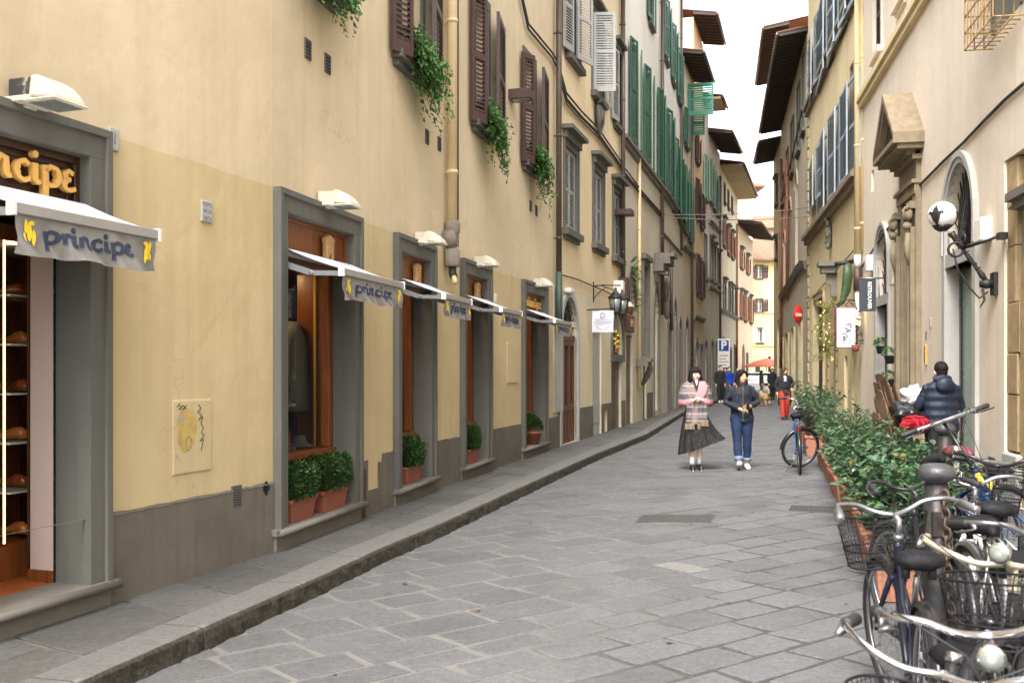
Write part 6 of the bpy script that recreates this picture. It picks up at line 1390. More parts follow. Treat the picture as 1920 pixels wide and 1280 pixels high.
# ================= the end of the street =================
t = thing('building', 'sunny yellow house closing the street with brown shutters and open windows', 'building', MX.Translation((19, 84, 0)))
Fe = Fr((13, 84), (40, 84)); fe = Fac(t, (13, 84), (40, 84), M['b10'], 10.8)
for pl, pr, yt, yb in ((1418, 1429, 498, 521), (1418, 1429, 561, 584)):
    s0, s1 = Fe.s(pl), Fe.s(pr); z1, z0 = Fe.z(pl, yt), Fe.z(pl, yb)
    for k in range(3): open_window(fe, s0+k*2.6, s1+k*2.6, z0, z1, 'brown', lw=.5, pitch=.1, sw=.08)
s0, s1 = Fe.s(1420), Fe.s(1429); 
for k in range(3): open_window(fe, s0+k*2.6, s1+k*2.6, Fe.z(1420, 642), Fe.z(1420, 616), 'white', lw=.45, pitch=.1, glass='dark')
for y in (586, 648): course(fe, 0, fe.L, Fe.z(1420, y), .12, .1, 'b6')
h = fe.ph(1416, 1426, 680, None, dep=.4); h['z0'] = 0; m = fe.mb(); m.box(h['s0'], h['s1'], .3, .34, 0, h['z1']); m.build('shop_window', M['pane'], t)
h = fe.ph(1440, 1446, 668, None, dep=.4); h['z0'] = 0; m = fe.mb(); m.box(h['s0'], h['s1'], .3, .34, 0, h['z1']); m.build('door', M['dark'], t)
fe.finish(); hollow(t, [(13, 84), (40, 84)], 10.8, 8, M['b10']); eave(t, Fe, 0, fe.L, 10.7, .6, 8, rise=.7)
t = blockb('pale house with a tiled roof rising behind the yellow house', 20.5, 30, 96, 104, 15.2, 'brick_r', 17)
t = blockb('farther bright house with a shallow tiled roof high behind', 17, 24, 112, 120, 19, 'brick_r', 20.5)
# overhead wires across the street
for i, (yL, yR, lb) in enumerate(((402, 389, 'upper of the two overhead wires strung across the street'), (407.5, 406, 'lower of the two overhead wires strung across the street'))):
    a = at(1246, yL, 33.2); b = at(1518, yR, 34.9-.5); m = MB(); m.tube([a.lerp(b, k/14)-V((0, 0, .10*4*(k/14)*(1-k/14))) for k in range(15)], .016, 5); o = m.build('overhead_wire', M['gutter']); o['label'] = lb; o['category'] = 'wire'
# no entry sign on the quoin corner
T = MX.Translation(at(1497, 590, 34.0)) @ MX.Rotation(radians(48), 4, 'Z'); t = thing('no_entry_sign', 'round red no entry sign with white bar on the right wall', 'road sign', T)
Rx = MX.Rotation(pi/2, 4, 'X'); m = MB(T); m.lathe([(0, -.015), (.31, -.015), (.31, .015), (0, .015)], n=28, T=Rx); d_ = m.build('disc', M['red'], t); m = MB(T); m.box(-.22, .22, -.022, -.016, -.055, .055); m.build('bar', M['white'], d_)
m = MB(T); m.tube([(0, .03, -.1), (.45, .3, -.1)], .02, 6); m.tube([(0, .03, .1), (.45, .3, .1)], .02, 6); m.build('bracket', M['steel'], t)
# parking sign
T = MX.Translation(at(1357, 684, 52.5)-V((0, 0, 1.82))); t = thing('parking_sign', 'tall white panel with a blue parking letter on the left wall', 'road sign', T); m = MB(T); m.box(-.32, .32, -.02, .02, 1.5, 3.2); m.build('panel', M['white'], t); m = MB(T); m.box(-.26, .26, -.026, -.021, 2.55, 3.12); bl = m.build('blue_square', M['signblue'], t); m = MB(T); text_mesh(m, 'P', MX.Translation((0, -.028, 2.66)) @ Rx, .6, .001, 'CENTER', .02); m.build('lettering', M['white'], bl)
m = MB(T); m.tube([(0, .03, 0), (0, .03, 3.2)], .03, 8); m.build('post', M['steel'], t); m = MB(T)
for k in range(5): m.box(-.24, .24-.1*(k % 2), -.024, -.021, 1.65+.16*k, 1.69+.16*k)
m.build('small_print', M['greyprint'], t)
# ================= bollards =================
def bollard(x, y, label, ztop=1.135):
    T = MX.Translation((x, y, 0)); t = thing('bollard', label, 'bollard', T, 'iron bollards'); m = MB(T)
    m.lathe([(.085, 0), (.085, .04), (.068, .06), (.060, .5), (.056, 1.03), (.0, 1.03)], n=18); m.box(-.045, .045, -.066, -.045, .78, .90); s_ = m.build('shaft', M['bollard'], t)
    z = ztop; m = MB(T); m.lathe([(.05, z-.105), (.056, z-.092), (.080, z-.078), (.089, z-.056), (.087, z-.034), (.070, z-.013), (.04, z-.003), (.0, z)], n=28); m.build('cap', M['bollard_cap'], t)
    return t
BX, BY = 2.11, 4.95
bollard(BX, BY, 'nearest iron bollard with a worn mushroom cap and a chain hanging from it'); bollard(3.74, 8.6, 'iron bollard behind the flat silver handlebar')
# chain on the bollard
def chain(P, name_label, lr=.034, th=.008):
    T = MX.Translation(P[0]); t = thing('chain', name_label, 'chain', T); m = MB(T); pts = [V(p)-V(P[0]) for p in P]
    L = [0]; 
    for a, b in zip(pts, pts[1:]): L.append(L[-1]+(b-a).length)
    n = int(L[-1]/(lr*1.5))
    for i in range(n):
        d = L[-1]*i/n; k = max(j for j in range(len(L)-1) if L[j] <= d); u_ = (d-L[k])/(L[k+1]-L[k]); p = pts[k].lerp(pts[k+1], u_); ax = (pts[k+1]-pts[k]).normalized()
        s_ = ax.orthogonal().normalized(); s_ = s_ if i % 2 else ax.cross(s_).normalized()
        m.tube([p+ax*(lr*1.05*cos(q))+s_*(lr*.62*sin(q)) for q in [2*pi*j/12 for j in range(12)]], th, 6, loop=True)
    m.build('links', M['rust'], t)
fy = BY-.085
chain([(BX+.01, fy+.01, .98), (BX+.02, fy+.01, .75), (BX+.03, fy, .45), (BX+.05, fy-.2, .2), (BX+.2, fy-.5, .12), (BX+.25, fy-.9, .10)], 'rusty iron chain hanging down the front of the nearest bollard', .030, .0072)
# ================= bicycles =================
def ringpts(c, r, n=40): return [c+V((r*cos(2*pi*i/n), 0, r*sin(2*pi*i/n))) for i in range(n)]
def wheel(M_, parent, c, r, tyre='black', rim='steel', spokes=28, tr=.019):
    m = MB(M_); m.tube(ringpts(c, r-tr, 44), tr, 8, loop=True); w_ = m.build('wheel', M[tyre], parent)
    m = MB(M_); m.tube(ringpts(c, r-tr*2.3, 44), tr*.75, 6, loop=True, sq=.6)
    m.tube([c+V((0, -.045, 0)), c+V((0, .045, 0))], .019, 8); m.tube([c+V((0, -.07, 0)), c+V((0, .07, 0))], .006, 6); m.build('rim', M[rim], w_)
    m = MB(M_)
    for i in range(spokes):
        a = 2*pi*i/spokes; b = a+(.5 if (i//2) % 2 else -.5)*1.1; s_ = .03 if i % 2 else -.03
        m.tube([c+V((.018*cos(b), s_, .018*sin(b))), c+V(((r-.045)*cos(a), 0, (r-.045)*sin(a)))], .0012, 3)
    m.build('spoke', M['steel'], w_); return w_
def fender(m, c, r, a0, a1, w_=.028):
    n = 18; rings = []
    for i in range(n+1):
        a = a0+(a1-a0)*i/n; e = V((cos(a), 0, sin(a)))
        rings.append([c+e*(r+.012)+V((0, -w_, 0))-e*.012, c+e*(r+.022)+V((0, -w_*.6, 0)), c+e*(r+.024), c+e*(r+.022)+V((0, w_*.6, 0)), c+e*(r+.012)+V((0, w_, 0))-e*.012])
    m.smooth = True; m.ring(rings, closed=False, caps=False); m.smooth = False
def basket(M_, parent, x, z, L=.24, W=.36, D=.24, mat='blackp', name='basket', fine=True):
    m = MB(M_); n = 44 if fine else 24; rows = 13 if fine else 7
    def ell(k, zz):
        f = .78+.22*k; a = 1.0
        return [V((x+L/2*f*math.copysign(abs(cos(t))**.7, cos(t)), W/2*f*math.copysign(abs(sin(t))**.7, sin(t)), zz)) for t in [2*pi*i/n for i in range(n)]]
    for j in range(rows): k = j/(rows-1); m.tube(ell(k, z+D*k), .0011 if j not in (0, rows-1, 4) else .0045, 3 if j not in (0, rows-1, 4) else 6, loop=True)
    A_, B_ = ell(0, z), ell(1, z+D)
    for i in range(n): m.tube([A_[i], B_[i]], .0010, 3); m.tube([A_[i], B_[(i+3) % n]], .0008, 3)
    for i in range(0, n, 2): m.tube([A_[i], A_[-i]], .0012, 3)
    return m.build(name, M[mat], parent)
def bike(T, label, col='navy', frame='step', bars='swept', steer=0., bz=.98, sz=.86, saddle='blackp', basket_=None, fen='steel', rack=None, lamp=None, reflector=None, grip='black', barmat='chrome', wr=.34, wb=1.05, stand=0, bell=False, refl_low=False, spokes=28, bw=.56, chaing=True, tyre='black', pedal_a=.6, stem_z=None, sticker=None, cover=None):
    t = thing('bicycle', label, 'bicycle', T, 'bicycles parked by the bollards'); xr, xf = -wb*.45, wb*.55; Rr = V((xr, 0, wr)); Fr_ = V((xf, 0, wr)); bb = V((xr+.44, 0, .27)); hb = V((xf-.20, 0, .66)); ht = V((xf-.255, 0, .82)); sc = V((xr+.30, 0, .62)); st = V((xr+.24, 0, sz-.05))
    m = MB(T); m.tube([bb, sc], .016, 8); m.tube([hb-V((0, 0, .02)), ht], .019, 8)
    if frame == 'step': m.tube([hb, hb.lerp(bb, .6)+V((.0, 0, -.03)), bb], .017, 8); m.tube([ht-V((0, 0, .04)), hb.lerp(bb, .5)+V((0, 0, .09)), sc.lerp(bb, .45)], .013, 8)
    elif frame == 'tri': m.tube([hb, bb], .019, 8); m.tube([ht-V((0, 0, .02)), sc-V((0, 0, .02))], .016, 8)
    else: m.tube([ht-V((0, 0, .05)), V((xf-.4, 0, .42)), V((xf-.62, 0, .28)), bb], .026, 8); m.tube([V((xf-.4, 0, .42)), sc-V((0, 0, .12))], .016, 8)
    for s_ in (-1, 1): m.tube([bb+V((0, s_*.03, 0)), Rr+V((0, s_*.06, 0))], .010, 6); m.tube([sc+V((0, s_*.015, 0)), Rr+V((.05, s_*.05, .1)), Rr+V((0, s_*.06, 0))], .008, 6)
    m.build('frame', M[col], t)
    m = MB(T); m.tube([sc, st], .0125, 8); m.build('seat_post', M['steel'], t)
    # saddle
    m = MB(T); rings = []
    for u_, w_, h_, zz in ((-.14, .03, .02, .015), (-.125, .08, .035, .02), (-.07, .105, .045, .02), (-.01, .085, .042, .012), (.05, .045, .036, .008), (.11, .026, .03, .006), (.145, .012, .018, 0)):
        rings.append([st+V((u_, w_*cos(a), .055+zz+h_*(sin(a) if sin(a) > 0 else sin(a)*.9))) for a in [2*pi*q/14 for q in range(14)]])
    m.smooth = True; m.ring(rings); m.smooth = False; sd_ = m.build('saddle', M[saddle], t)
    m = MB(T)
    for s_ in (-1, 1): m.tube([st+V((.1, s_*.015, .05)), st+V((0, s_*.022, .02)), st+V((-.09, s_*.045, .04))], .0035, 5); m.tube([st+V((-.06, s_*.05, .0)), st+V((-.06, s_*.05, .05))], .018, 8)
    m.build('rails', M['black'], sd_)
    wheel(T, t, Rr, wr, tyre, spokes=spokes)
    if fen: m = MB(T); fender(m, Rr, wr, radians(20), radians(195)); fo = m.build('mudguard', M[fen], t)
    # crank and pedals
    m = MB(T); m.tube([bb+V((0, -.045, 0)), bb+V((0, -.052, 0))], .085, 20); a = pedal_a; d = V((cos(a), 0, sin(a)))*.16; m.bar(bb+V((0, -.06, 0)), bb+d+V((0, -.07, 0)), .018, .012); m.bar(bb+V((0, .06, 0)), bb-d+V((0, .07, 0)), .018, .012)
    m.tube([bb+V((0, -.05, .075)), Rr+V((0, -.05, .035))], .004, 4); m.tube([bb+V((0, -.05, -.075)), Rr+V((0, -.05, -.035))], .004, 4); m.build('crankset', M['steel'], t)
    for s_, q in ((-1, bb+d), (1, bb-d)): m = MB(T); m.box(-.045, .045, -.05, .05, -.012, .012, T=MX.Translation(q+V((0, s_*.12, 0)))); m.build('pedal', M['black'], t)
    if chaing: m = MB(T); m.ring([[bb+V((-.1, -.062, .09)), bb+V((.09, -.062, .075)), bb+V((.1, -.062, .0)), Rr+V((.02, -.062, .02)), Rr+V((0, -.062, .05))], [bb+V((-.1, -.056, .09)), bb+V((.09, -.056, .075)), bb+V((.1, -.056, .0)), Rr+V((.02, -.056, .02)), Rr+V((0, -.056, .05))]]); m.build('chain_guard', M[chaing if isinstance(chaing, str) else col], t)
    # front assembly turns about the head tube
    ax = (ht-hb).normalized(); Ts = T @ MX.Translation(hb) @ MX.Rotation(steer, 4, ax) @ MX.Translation(-hb)
    wheel(Ts, t, Fr_, wr, tyre, spokes=spokes)
    m = MB(Ts); 
    for s_ in (-1, 1): m.tube([hb+V((.0, s_*.03, -.03)), hb.lerp(Fr_, .45)+V((-.01, s_*.045, 0)), Fr_+V((-.03, s_*.055, .06)), Fr_+V((0, s_*.055, 0))], [.014, .013, .010, .008], 7)
    m.tube([hb+V((0, -.04, -.03)), hb+V((0, .04, -.03))], .016, 7); fk = m.build('fork', M[col], t)
    if fen: m = MB(Ts); fender(m, Fr_, wr, radians(45), radians(190)); m.build('mudguard', M[fen], t)
    top = ht+ax*(bz-.06-ht.z)/ax.z; m = MB(Ts); m.tube([ht, top], .013, 8); m.tube([ht-ax*.005, ht+ax*.02], .022, 10); fw = V((.07, 0, .01)) if bars != 'flat' else V((.06, 0, .0)); m.tube([top-ax*.01, top+fw*.6, top+fw], .014, 8); m.build('stem', M[barmat if bars != 'flat' else 'blackg'], t)
    c = top+fw; h_ = bw/2; P = []
    if bars == 'flat': P = [V((-.03, -h_, .0)), V((-.005, -h_*.5, 0)), V((0, 0, 0)), V((-.005, h_*.5, 0)), V((-.03, h_, .0))]
    elif bars == 'swept':
        H2 = [(0, 0, 0), (.03, .07, .015), (.035, .14, .05), (.0, .22, .06), (-.09, .25, .05), (-.2, .27, .03)]; P = [V((a, -b*h_/.27, c_)) for a, b, c_ in H2[::-1]]+[V((a, b*h_/.27, c_)) for a, b, c_ in H2[1:]]
    else:
        H2 = [(0, 0, 0), (.02, .08, .0), (.04, .15, .03), (.02, .22, .06), (-.05, .265, .07), (-.14, .28, .06)]; P = [V((a, -b*h_/.28, c_)) for a, b, c_ in H2[::-1]]+[V((a, b*h_/.28, c_)) for a, b, c_ in H2[1:]]
    P = [c+p for p in P]; Q = []
    for i in range(len(P)-1):
        p0, p1, p2, p3 = P[max(i-1, 0)], P[i], P[i+1], P[min(i+2, len(P)-1)]
        for k in range(4): u_ = k/4; Q.append(.5*((2*p1)+(p2-p0)*u_+(2*p0-5*p1+4*p2-p3)*u_*u_+(3*p1-p0-3*p2+p3)*u_**3))
    Q.append(P[-1]); m = MB(Ts); m.tube(Q, .0112 if bars != 'flat' else .015, 10); hbr = m.build('handlebar', M[barmat], t)
    for s_, e, e1 in ((-1, Q[0], Q[5 if bars != 'flat' else 4]), (1, Q[-1], Q[-6 if bars != 'flat' else -5])):
        d = (e1-e).normalized()
        if grip: m = MB(Ts); m.tube([e-d*.006, e, e+d*.06, e+d*.115, e+d*.12], [.014, .0195, .018, .0195, .015], 10); m.build('grip', M[grip], hbr)
        fwd = V((1, 0, 0)); q0 = e+d*.14; dn = V((.05, 0, -.025)); m = MB(Ts); m.tube([q0, q0+dn*.8], [.013, .008], 7); m.tube([q0+dn*.8, q0+dn-d*.04, e+dn*1.15, e+dn*1.0-d*.01], [.006, .006, .005, .006], 6); m.build('brake_lever', M['steel' if bars != 'flat' else 'blackg'], hbr)
    m = MB(Ts); 
    for s_, e in ((-1, Q[4]), (1, Q[-5])): m.tube([e+V((.03, 0, -.01)), e+V((.12, -s_*.05, .03)), c+V((.12, s_*.06, -.02)), hb+V((.06, s_*.02, .08)), hb+V((.0, s_*.01, -.03))], .003, 5)
    m.build('brake_cable', M['black' if barmat != 'rustcr' else 'cable'], hbr)
    if basket_: m = MB(Ts); m.tube([c+V((.0, -.08, -.02)), c+V((.06, -.08, -.03))], .006, 5); m.tube([c+V((.0, .08, -.02)), c+V((.06, .08, -.03))], .006, 5); m.tube([Fr_+V((0, .07, 0)), c+V((.16, .1, -.24))], .004, 5); m.tube([Fr_+V((0, -.07, 0)), c+V((.16, -.1, -.24))], .004, 5); m.build('basket_stay', M['black'], t, kind='stuff'); basket(Ts, t, c.x+.06+basket_[0]/2, c.z-.02-basket_[2], *basket_)
    if lamp:
        q = c+V((.06, 0, -.04 if bars != 'flat' else -.05)) if lamp != 'hi' else c+V((.05, .0, .05)); Rl = MX.Translation(q) @ MX.Rotation(pi/2, 4, 'Y')
        m = MB(Ts @ Rl); m.lathe([(.0, -.055), (.018, -.045), (.030, -.01), (.036, .02), (.037, .028), (.034, .032), (.0, .028)], n=20); lm = m.build('headlight', M['chrome'], t); m = MB(Ts @ Rl); m.lathe([(.032, .029), (.029, .034), (.016, .038), (.0, .039)], n=20); m.build('lens', M['lens'], lm)
        m = MB(Ts); m.tube([q, c-V((0, 0, .02))], .008, 6); m.build('lamp_bracket', M['steel'], t)
    if bell: m = MB(Ts); q = Q[7]; m.lathe([(.0, .052), (.022, .046), (.032, .028), (.034, .02), (0, .018)], q, 16); m.tube([q, q+V((0, 0, .02))], .01, 8); m.build('bell', M['chrome'], hbr)
    if rack:
        m = MB(T); zr = wr*2+.05; 
        for y in (-.055, -.02, .02, .055): m.tube([V((xr-.22, y, zr)), V((xr+.16, y, zr+.01))], .0055, 6)
        m.tube([V((xr-.22, -.06, zr)), V((xr-.25, -.03, zr)), V((xr-.25, .03, zr)), V((xr-.22, .06, zr))], .0065, 6)
        for s_ in (-1, 1): m.tube([Rr+V((0, s_*.065, 0)), V((xr-.1, s_*.055, zr))], .0045, 5); m.tube([V((xr+.05, s_*.055, zr)), sc+V((0, s_*.02, -.02))], .0045, 5)
        m.build('rack', M[rack], t)
    if reflector: m = MB(T); m.box(-.012, .0, -.036, .036, -.015, .015, T=MX.Translation((xr-.13 if not rack else xr-.25, 0, wr+.345 if not rack else wr*2+.03))); m.build('rear_reflector', M['redl'], t)
    if sticker: m = MB(T); m.tube([hb.lerp(ht, .2), hb.lerp(ht, .75)], .0205, 10); m.tube([V((xf-.3, 0, .52)), V((xf-.34, 0, .47))], .028, 8); m.build('sticker', M['yel'], t)
    if stand: m = MB(T); m.tube([bb+V((-.1, 0, -.04)), V((bb.x-.16, stand*.2, .01))], .007, 6); m.build('kickstand', M['steel'], t)
    if cover: m = MB(T); m.smooth = True; m.ring([[st+V((u_, w_*cos(a), .06+h_*sin(a))) for a in [2*pi*q/12 for q in range(12)]] for u_, w_, h_ in ((-.17, .03, .02), (-.14, .11, .06), (-.04, .11, .065), (.08, .05, .05), (.17, .02, .03))]); m.build('saddle_cover', M[cover], sd_)
    return t
def bT(px, Y, head, lean=0, dz=0, dx=0):
    """ground position under image column px at distance Y; head = heading clockwise from straight ahead (deg)"""
    return TR((px-960)/FP*Y+dx, Y, dz, radians(90-head), radians(lean))
B_ = []
# the group parked round the bollards, nearest first
bike(bT(1752, 3.02, 212, -7), 'front bicycle at the picture bottom with a round headlight and black basket facing the camera', 'blackg', 'step', 'cruiser', radians(-14), .845, .56, lamp=True, barmat='chrome', grip='black', bw=.62, basket_=(.2, .34, .24), fen='blackg')
bike(bT(1868, 3.05, 196, 5), 'chrome barred bicycle at the bottom right corner with a large rusty headlight', 'blackg', 'step', 'swept', radians(-8), .93, .62, lamp=True, barmat='chrome', grip='black', bw=.60, fen='blackg')
bike(bT(1703, 4.28, 14, 0), 'navy bicycle with a wide wire basket standing left of the nearest bollard', 'navy', 'step', 'swept', radians(12), .975, .81, basket_=(.28, .42, .25), barmat='steel', grip='steel', bw=.60, tyre='black', fen='blackg', chaing='blackg')
bike(bT(1880, 3.80, 208, -3), 'bicycle with rusty cream handlebars and chrome headlight in front of the bollard chain', 'blackg', 'step', 'cruiser', radians(-18), .97, .80, barmat='rustcr', grip=None, lamp='hi', bw=.66, basket_=(.22, .32, .22), fen='blackg')
bike(bT(1912, 4.75, 186, 6), 'dark bicycle squeezed between the rusty barred and the white framed ones', 'blackg', 'tri', 'swept', radians(10), .93, .80, barmat='steel', bw=.56, fen='steel', lamp=True)
bike(bT(1822, 5.42, 16, 4), 'white framed bicycle with rear rack and red reflector right of the bollard', 'whitep', 'tri', 'swept', radians(8), .98, .86, rack='whitep', reflector=True, barmat='steel', bw=.56)
bike(bT(1734, 5.35, 8, 2), 'bicycle with curved black handlebars next to the planter foliage', 'blackg', 'step', 'swept', radians(16), .96, .80, barmat='blackg', bw=.60, fen='blackg')
bike(bT(1852, 6.85, 206, -4), 'black bicycle with an oval wire basket and chrome bell by the wall', 'blackg', 'step', 'swept', radians(-4), 1.02, .86, basket_=(.26, .36, .26), barmat='blackg', bell=True, bw=.60, fen='blackg')
bike(bT(1802, 7.7, 184, -6), 'blue bicycle with a maroon saddle cover behind the nearest bollard', 'bluep', 'tri', 'flat', radians(4), .98, .92, cover='maroon', barmat='steel', bw=.58, fen=None, sticker=True)
bike(bT(1885, 7.25, 178, 21) @ MX.Translation((-.47, 0, .34)) @ MX.Rotation(radians(-11), 4, 'Y') @ MX.Translation((.47, 0, -.34)), 'blue bicycle with a wide straight silver handlebar, front wheel propped up over the others', 'bluep', 'open', 'flat', radians(6), 1.26, .92, barmat='steel', bw=.70, fen=None, chaing=False, sticker=True)
# ---- the bicycle on its stand in the road ----
bike(bT(1497, 15.65, 13, -3), 'blue bicycle on its kickstand in the road beside the planters', 'bluel', 'tri', 'swept', radians(-66), 1.06, .86, barmat='chrome', reflector=True, stand=1, bw=.56, wr=.335, chaing=False, spokes=20, fen='blackg', basket_=(.24, .32, .18))
# ================= terracotta planters with leafy shrubs =================
def planter(P0, P1, h, fh, label, seed, wd=.42, n=1500, ls=.07, over=.16):
    """P0 near-left corner, P1 far-left corner (ground)"""
    P0, P1 = V(P0), V(P1); d = (P1-P0); L = d.length; d.normalize(); T = MX.Translation((P0.x, P0.y, 0)) @ MX.Rotation(atan2(d.y, d.x), 4, 'Z')
    t = thing('planter', label, 'planter', T, 'terracotta planters along the right wall'); m = MB(T)
    # local x along, right side is -y
    k = .03; ring = lambda f, z: [V((f, -f, z)), V((L-f, -f, z)), V((L-f, -wd+f, z)), V((f, -wd+f, z))]
    m.ring([ring(k, 0), ring(.008, h-.06), ring(-.012, h-.055), ring(-.018, h), ring(.03, h), ring(.035, h-.05)]); m.build('trough', M['terra_o'], t, bev=.008)
    m = MB(T); m.box(.04, L-.04, -wd+.04, -.04, h-.1, h-.03); m.build('soil', M['soil'], t)
    rs = random.Random(seed); m = MB(T); sm = MB(T)
    nb = max(5, int(L*6)); C_ = []
    for i in range(nb):
        bx = L*(i+.5)/nb+rs.uniform(-.05, .05); by = -wd*.5+rs.uniform(-.1, .1)
        for k in range(5):
            tx, ty, tz = bx+rs.uniform(-.22, .22), by+rs.uniform(-wd*.5-over*2.2, wd*.5+over*.9), h+fh*rs.uniform(.45, 1.0)
            sm.tube([(bx, by, h-.05), ((bx+tx)/2, (by+ty)/2+rs.uniform(-.04, .04), h+(tz-h)*.55), (tx, ty, tz)], [.006, .005, .003], 4); C_.append(((bx, by, h), (tx, ty, tz)))
    sm.build('stem', M['stem'], t, kind='stuff')
    for q in range(n):
        a, b = rs.choice(C_); u_ = rs.uniform(.25, 1.04)**.8; p = V(a).lerp(V(b), u_)+V((rs.uniform(-.05, .05), rs.uniform(-.05, .05), rs.uniform(-.04, .05)))
        o_ = V((rs.uniform(-1, 1), rs.uniform(-1, 1), 0)); 
        dd = (V(b)-V(a)).normalized()*.5+o_.normalized()*1.0+V((0, 0, rs.uniform(-.75, .45))); s_ = ls*rs.uniform(.65, 1.25)
        leaf(m, p, dd, V((rs.uniform(-.5, .5), rs.uniform(-.5, .5), 1)), s_, s_*.5, rs.choice((0, 0, 0, 0, 0, 0, 1, 1, 0, 0, 0, 0, 2 if q % 3 == 0 else 0)), fold=.16)
    m.build('foliage', [M['laurel'], M['leaf_light'], M['leaf_dead']], t); return t
planter((2.49, 6.83), (2.80, 7.95), .30, .58, 'nearest terracotta planter behind the wire basket', 1, n=1800, ls=.09)
planter((2.83, 8.05), (3.15, 9.16), .30, .62, 'second nearest terracotta planter, thick with glossy leaves', 2, n=2000, ls=.09)
planter((3.22, 9.35), (3.53, 10.40), .30, .60, 'third terracotta planter from the camera', 3, n=2000, ls=.09)
planter((3.56, 10.5), (3.80, 11.6), .30, .62, 'fourth terracotta planter from the camera, jutting a little into the road', 4, n=1800, ls=.082)
planter((3.87, 11.9), (4.22, 13.3), .30, .66, 'fifth terracotta planter from the camera', 5, n=1800, ls=.082)
planter((4.33, 13.6), (4.68, 15.0), .29, .72, 'sixth terracotta planter from the camera, behind the wheel of the lone blue bicycle', 6, n=1600)
planter((4.75, 15.2), (5.10, 16.7), .29, .80, 'seventh terracotta planter from the camera', 7, n=1500, ls=.075)
planter((5.36, 18.2), (5.72, 19.6), .39, .85, 'orange terracotta planter beyond the lone blue bicycle', 8, n=1500, ls=.08)
planter((5.78, 19.9), (6.2, 21.6), .39, .95, 'farthest terracotta planter with the tallest shrubs', 9, n=1500, ls=.085)
# ================= cart of cardboard beside the man =================
Yc = 13.2
T = MX.Translation(gnd(1722, Yc)) ; t = thing('hand_cart', 'low hand cart loaded with cardboard and bags', 'cart', T); m = MB(T); m.box(-.42, .42, -.3, .3, .42, .46); m.tube([(-.4, -.3, .44), (-.4, -.3, .9)], .014, 6); m.tube([(.42, -.25, .44), (.5, -.25, 1.0), (.5, .25, 1.0), (.42, .25, .44)], .014, 6); m.build('tray', M['iron'], t)
for y in (-.3, .3): wheel(T, t, V((0, y, .22)), .22, spokes=12)
rc = random.Random(2)
for i in range(22):
    x = -.46+.018*i; m = MB(T @ MX.Translation((x, rc.uniform(-.1, .1), .47)) @ MX.Rotation(radians(-14+rc.uniform(-5, 5)), 4, 'Y')); hh = rc.uniform(.75, 1.12) if i > 5 else rc.uniform(.5, .85); a_, b_ = -.2+rc.uniform(-.05, .2), .2-rc.uniform(0, .15); m.ring([[V((x_, a_, 0)), V((x_, b_, 0)), V((x_, b_, hh*rc.uniform(.85, 1))), V((x_, (a_+b_)/2, hh*rc.uniform(.9, 1.05))), V((x_, a_, hh))] for x_ in (-.004, .004)]); o = m.build('cardboard_sheet', M['card' if i % 2 else 'card2']); o['label'] = 'flattened cardboard sheet standing on the hand cart'; o['category'] = 'cardboard'; o['group'] = 'cardboard sheets on the hand cart'
def blob(T, rx, ry, rz, amp, sc, mat, name, label, cat, seed=0):
    m = MB(T); m.ell((0, 0, 0), (rx, ry, rz), 28, 18); o = m.build(name, M[mat])
    for v in o.data.vertices:
        d = (v.co-T.translation); v.co += d*amp*NZ.noise(v.co*sc+V((seed, 0, 0)))+d*amp*.5*NZ.noise(v.co*sc*2.7)
    o['label'] = label; o['category'] = cat; return o
blob(MX.Translation(at(1708, 774, Yc-.5)), .24, .2, .125, .5, 6, 'binbag', 'bin_bag', 'shiny black bin bag lying on the hand cart', 'bag', 1)
blob(MX.Translation(at(1706, 742, Yc-.2)), .12, .1, .14, .9, 9, 'whitecloth', 'white_sack', 'crumpled white sack on top of the black bin bag', 'bag', 4)
blob(MX.Translation(at(1716, 796, Yc-.75)), .2, .14, .12, .25, 7, 'redplaid', 'checked_bag', 'red checked bag hanging in front of the hand cart', 'bag', 3)
# ================= far street: umbrella, car =================
T = MX.Translation(gnd(1437, 66)); t = thing('parasol', 'red cafe parasol at the end of the street', 'parasol', T); m = MB(T); m.tube([(0, 0, 0), (0, 0, 2.4)], .04, 6); m.build('pole', M['white'], t); m = MB(T); m.lathe([(1.5, 1.75), (1.45, 1.85), (.7, 2.15), (0, 2.35)], n=8); m.build('canopy', M['umb'], t)
T = TR(*gnd(1424, 60), radians(70)); t = thing('parked_car', 'pale car parked at the far end of the street', 'car', T); m = MB(T)
m.ring([[V((x, y*k, z)) for x, z in ((-2, .35), (-2, .8), (-1.7, .95), (1.0, .95), (1.9, .78), (2.05, .4))] for y, k in ((-.8, 1), (.8, 1))]); m.ring([[V((x, y, z)) for x, z in ((-1.5, .95), (-1.1, 1.42), (.3, 1.42), (.95, .95))] for y in (-.68, .68)]); m.build('body', M['carp'], t, bev=.04)
m = MB(T); m.add([(-2.0+.0, 0, 0)], []); m.box(-1.25, .65, -.70, .70, 1.0, 1.36); m.build('window', M['pane'], t)
for x in (-1.25, 1.3):
    for y in (-.75, .75): m = MB(T); m.tube([(x, y-.09, .31), (x, y+.09, .31)], .31, 18); m.build('wheel', M['black'], t)
m = MB(T); m.box(-2.03, -1.98, -.7, -.45, .65, .8); m.build('tail_light', M['redl'], t); m = MB(T); m.box(-2.03, -1.98, .45, .7, .65, .8); m.build('tail_light', M['redl'], t)
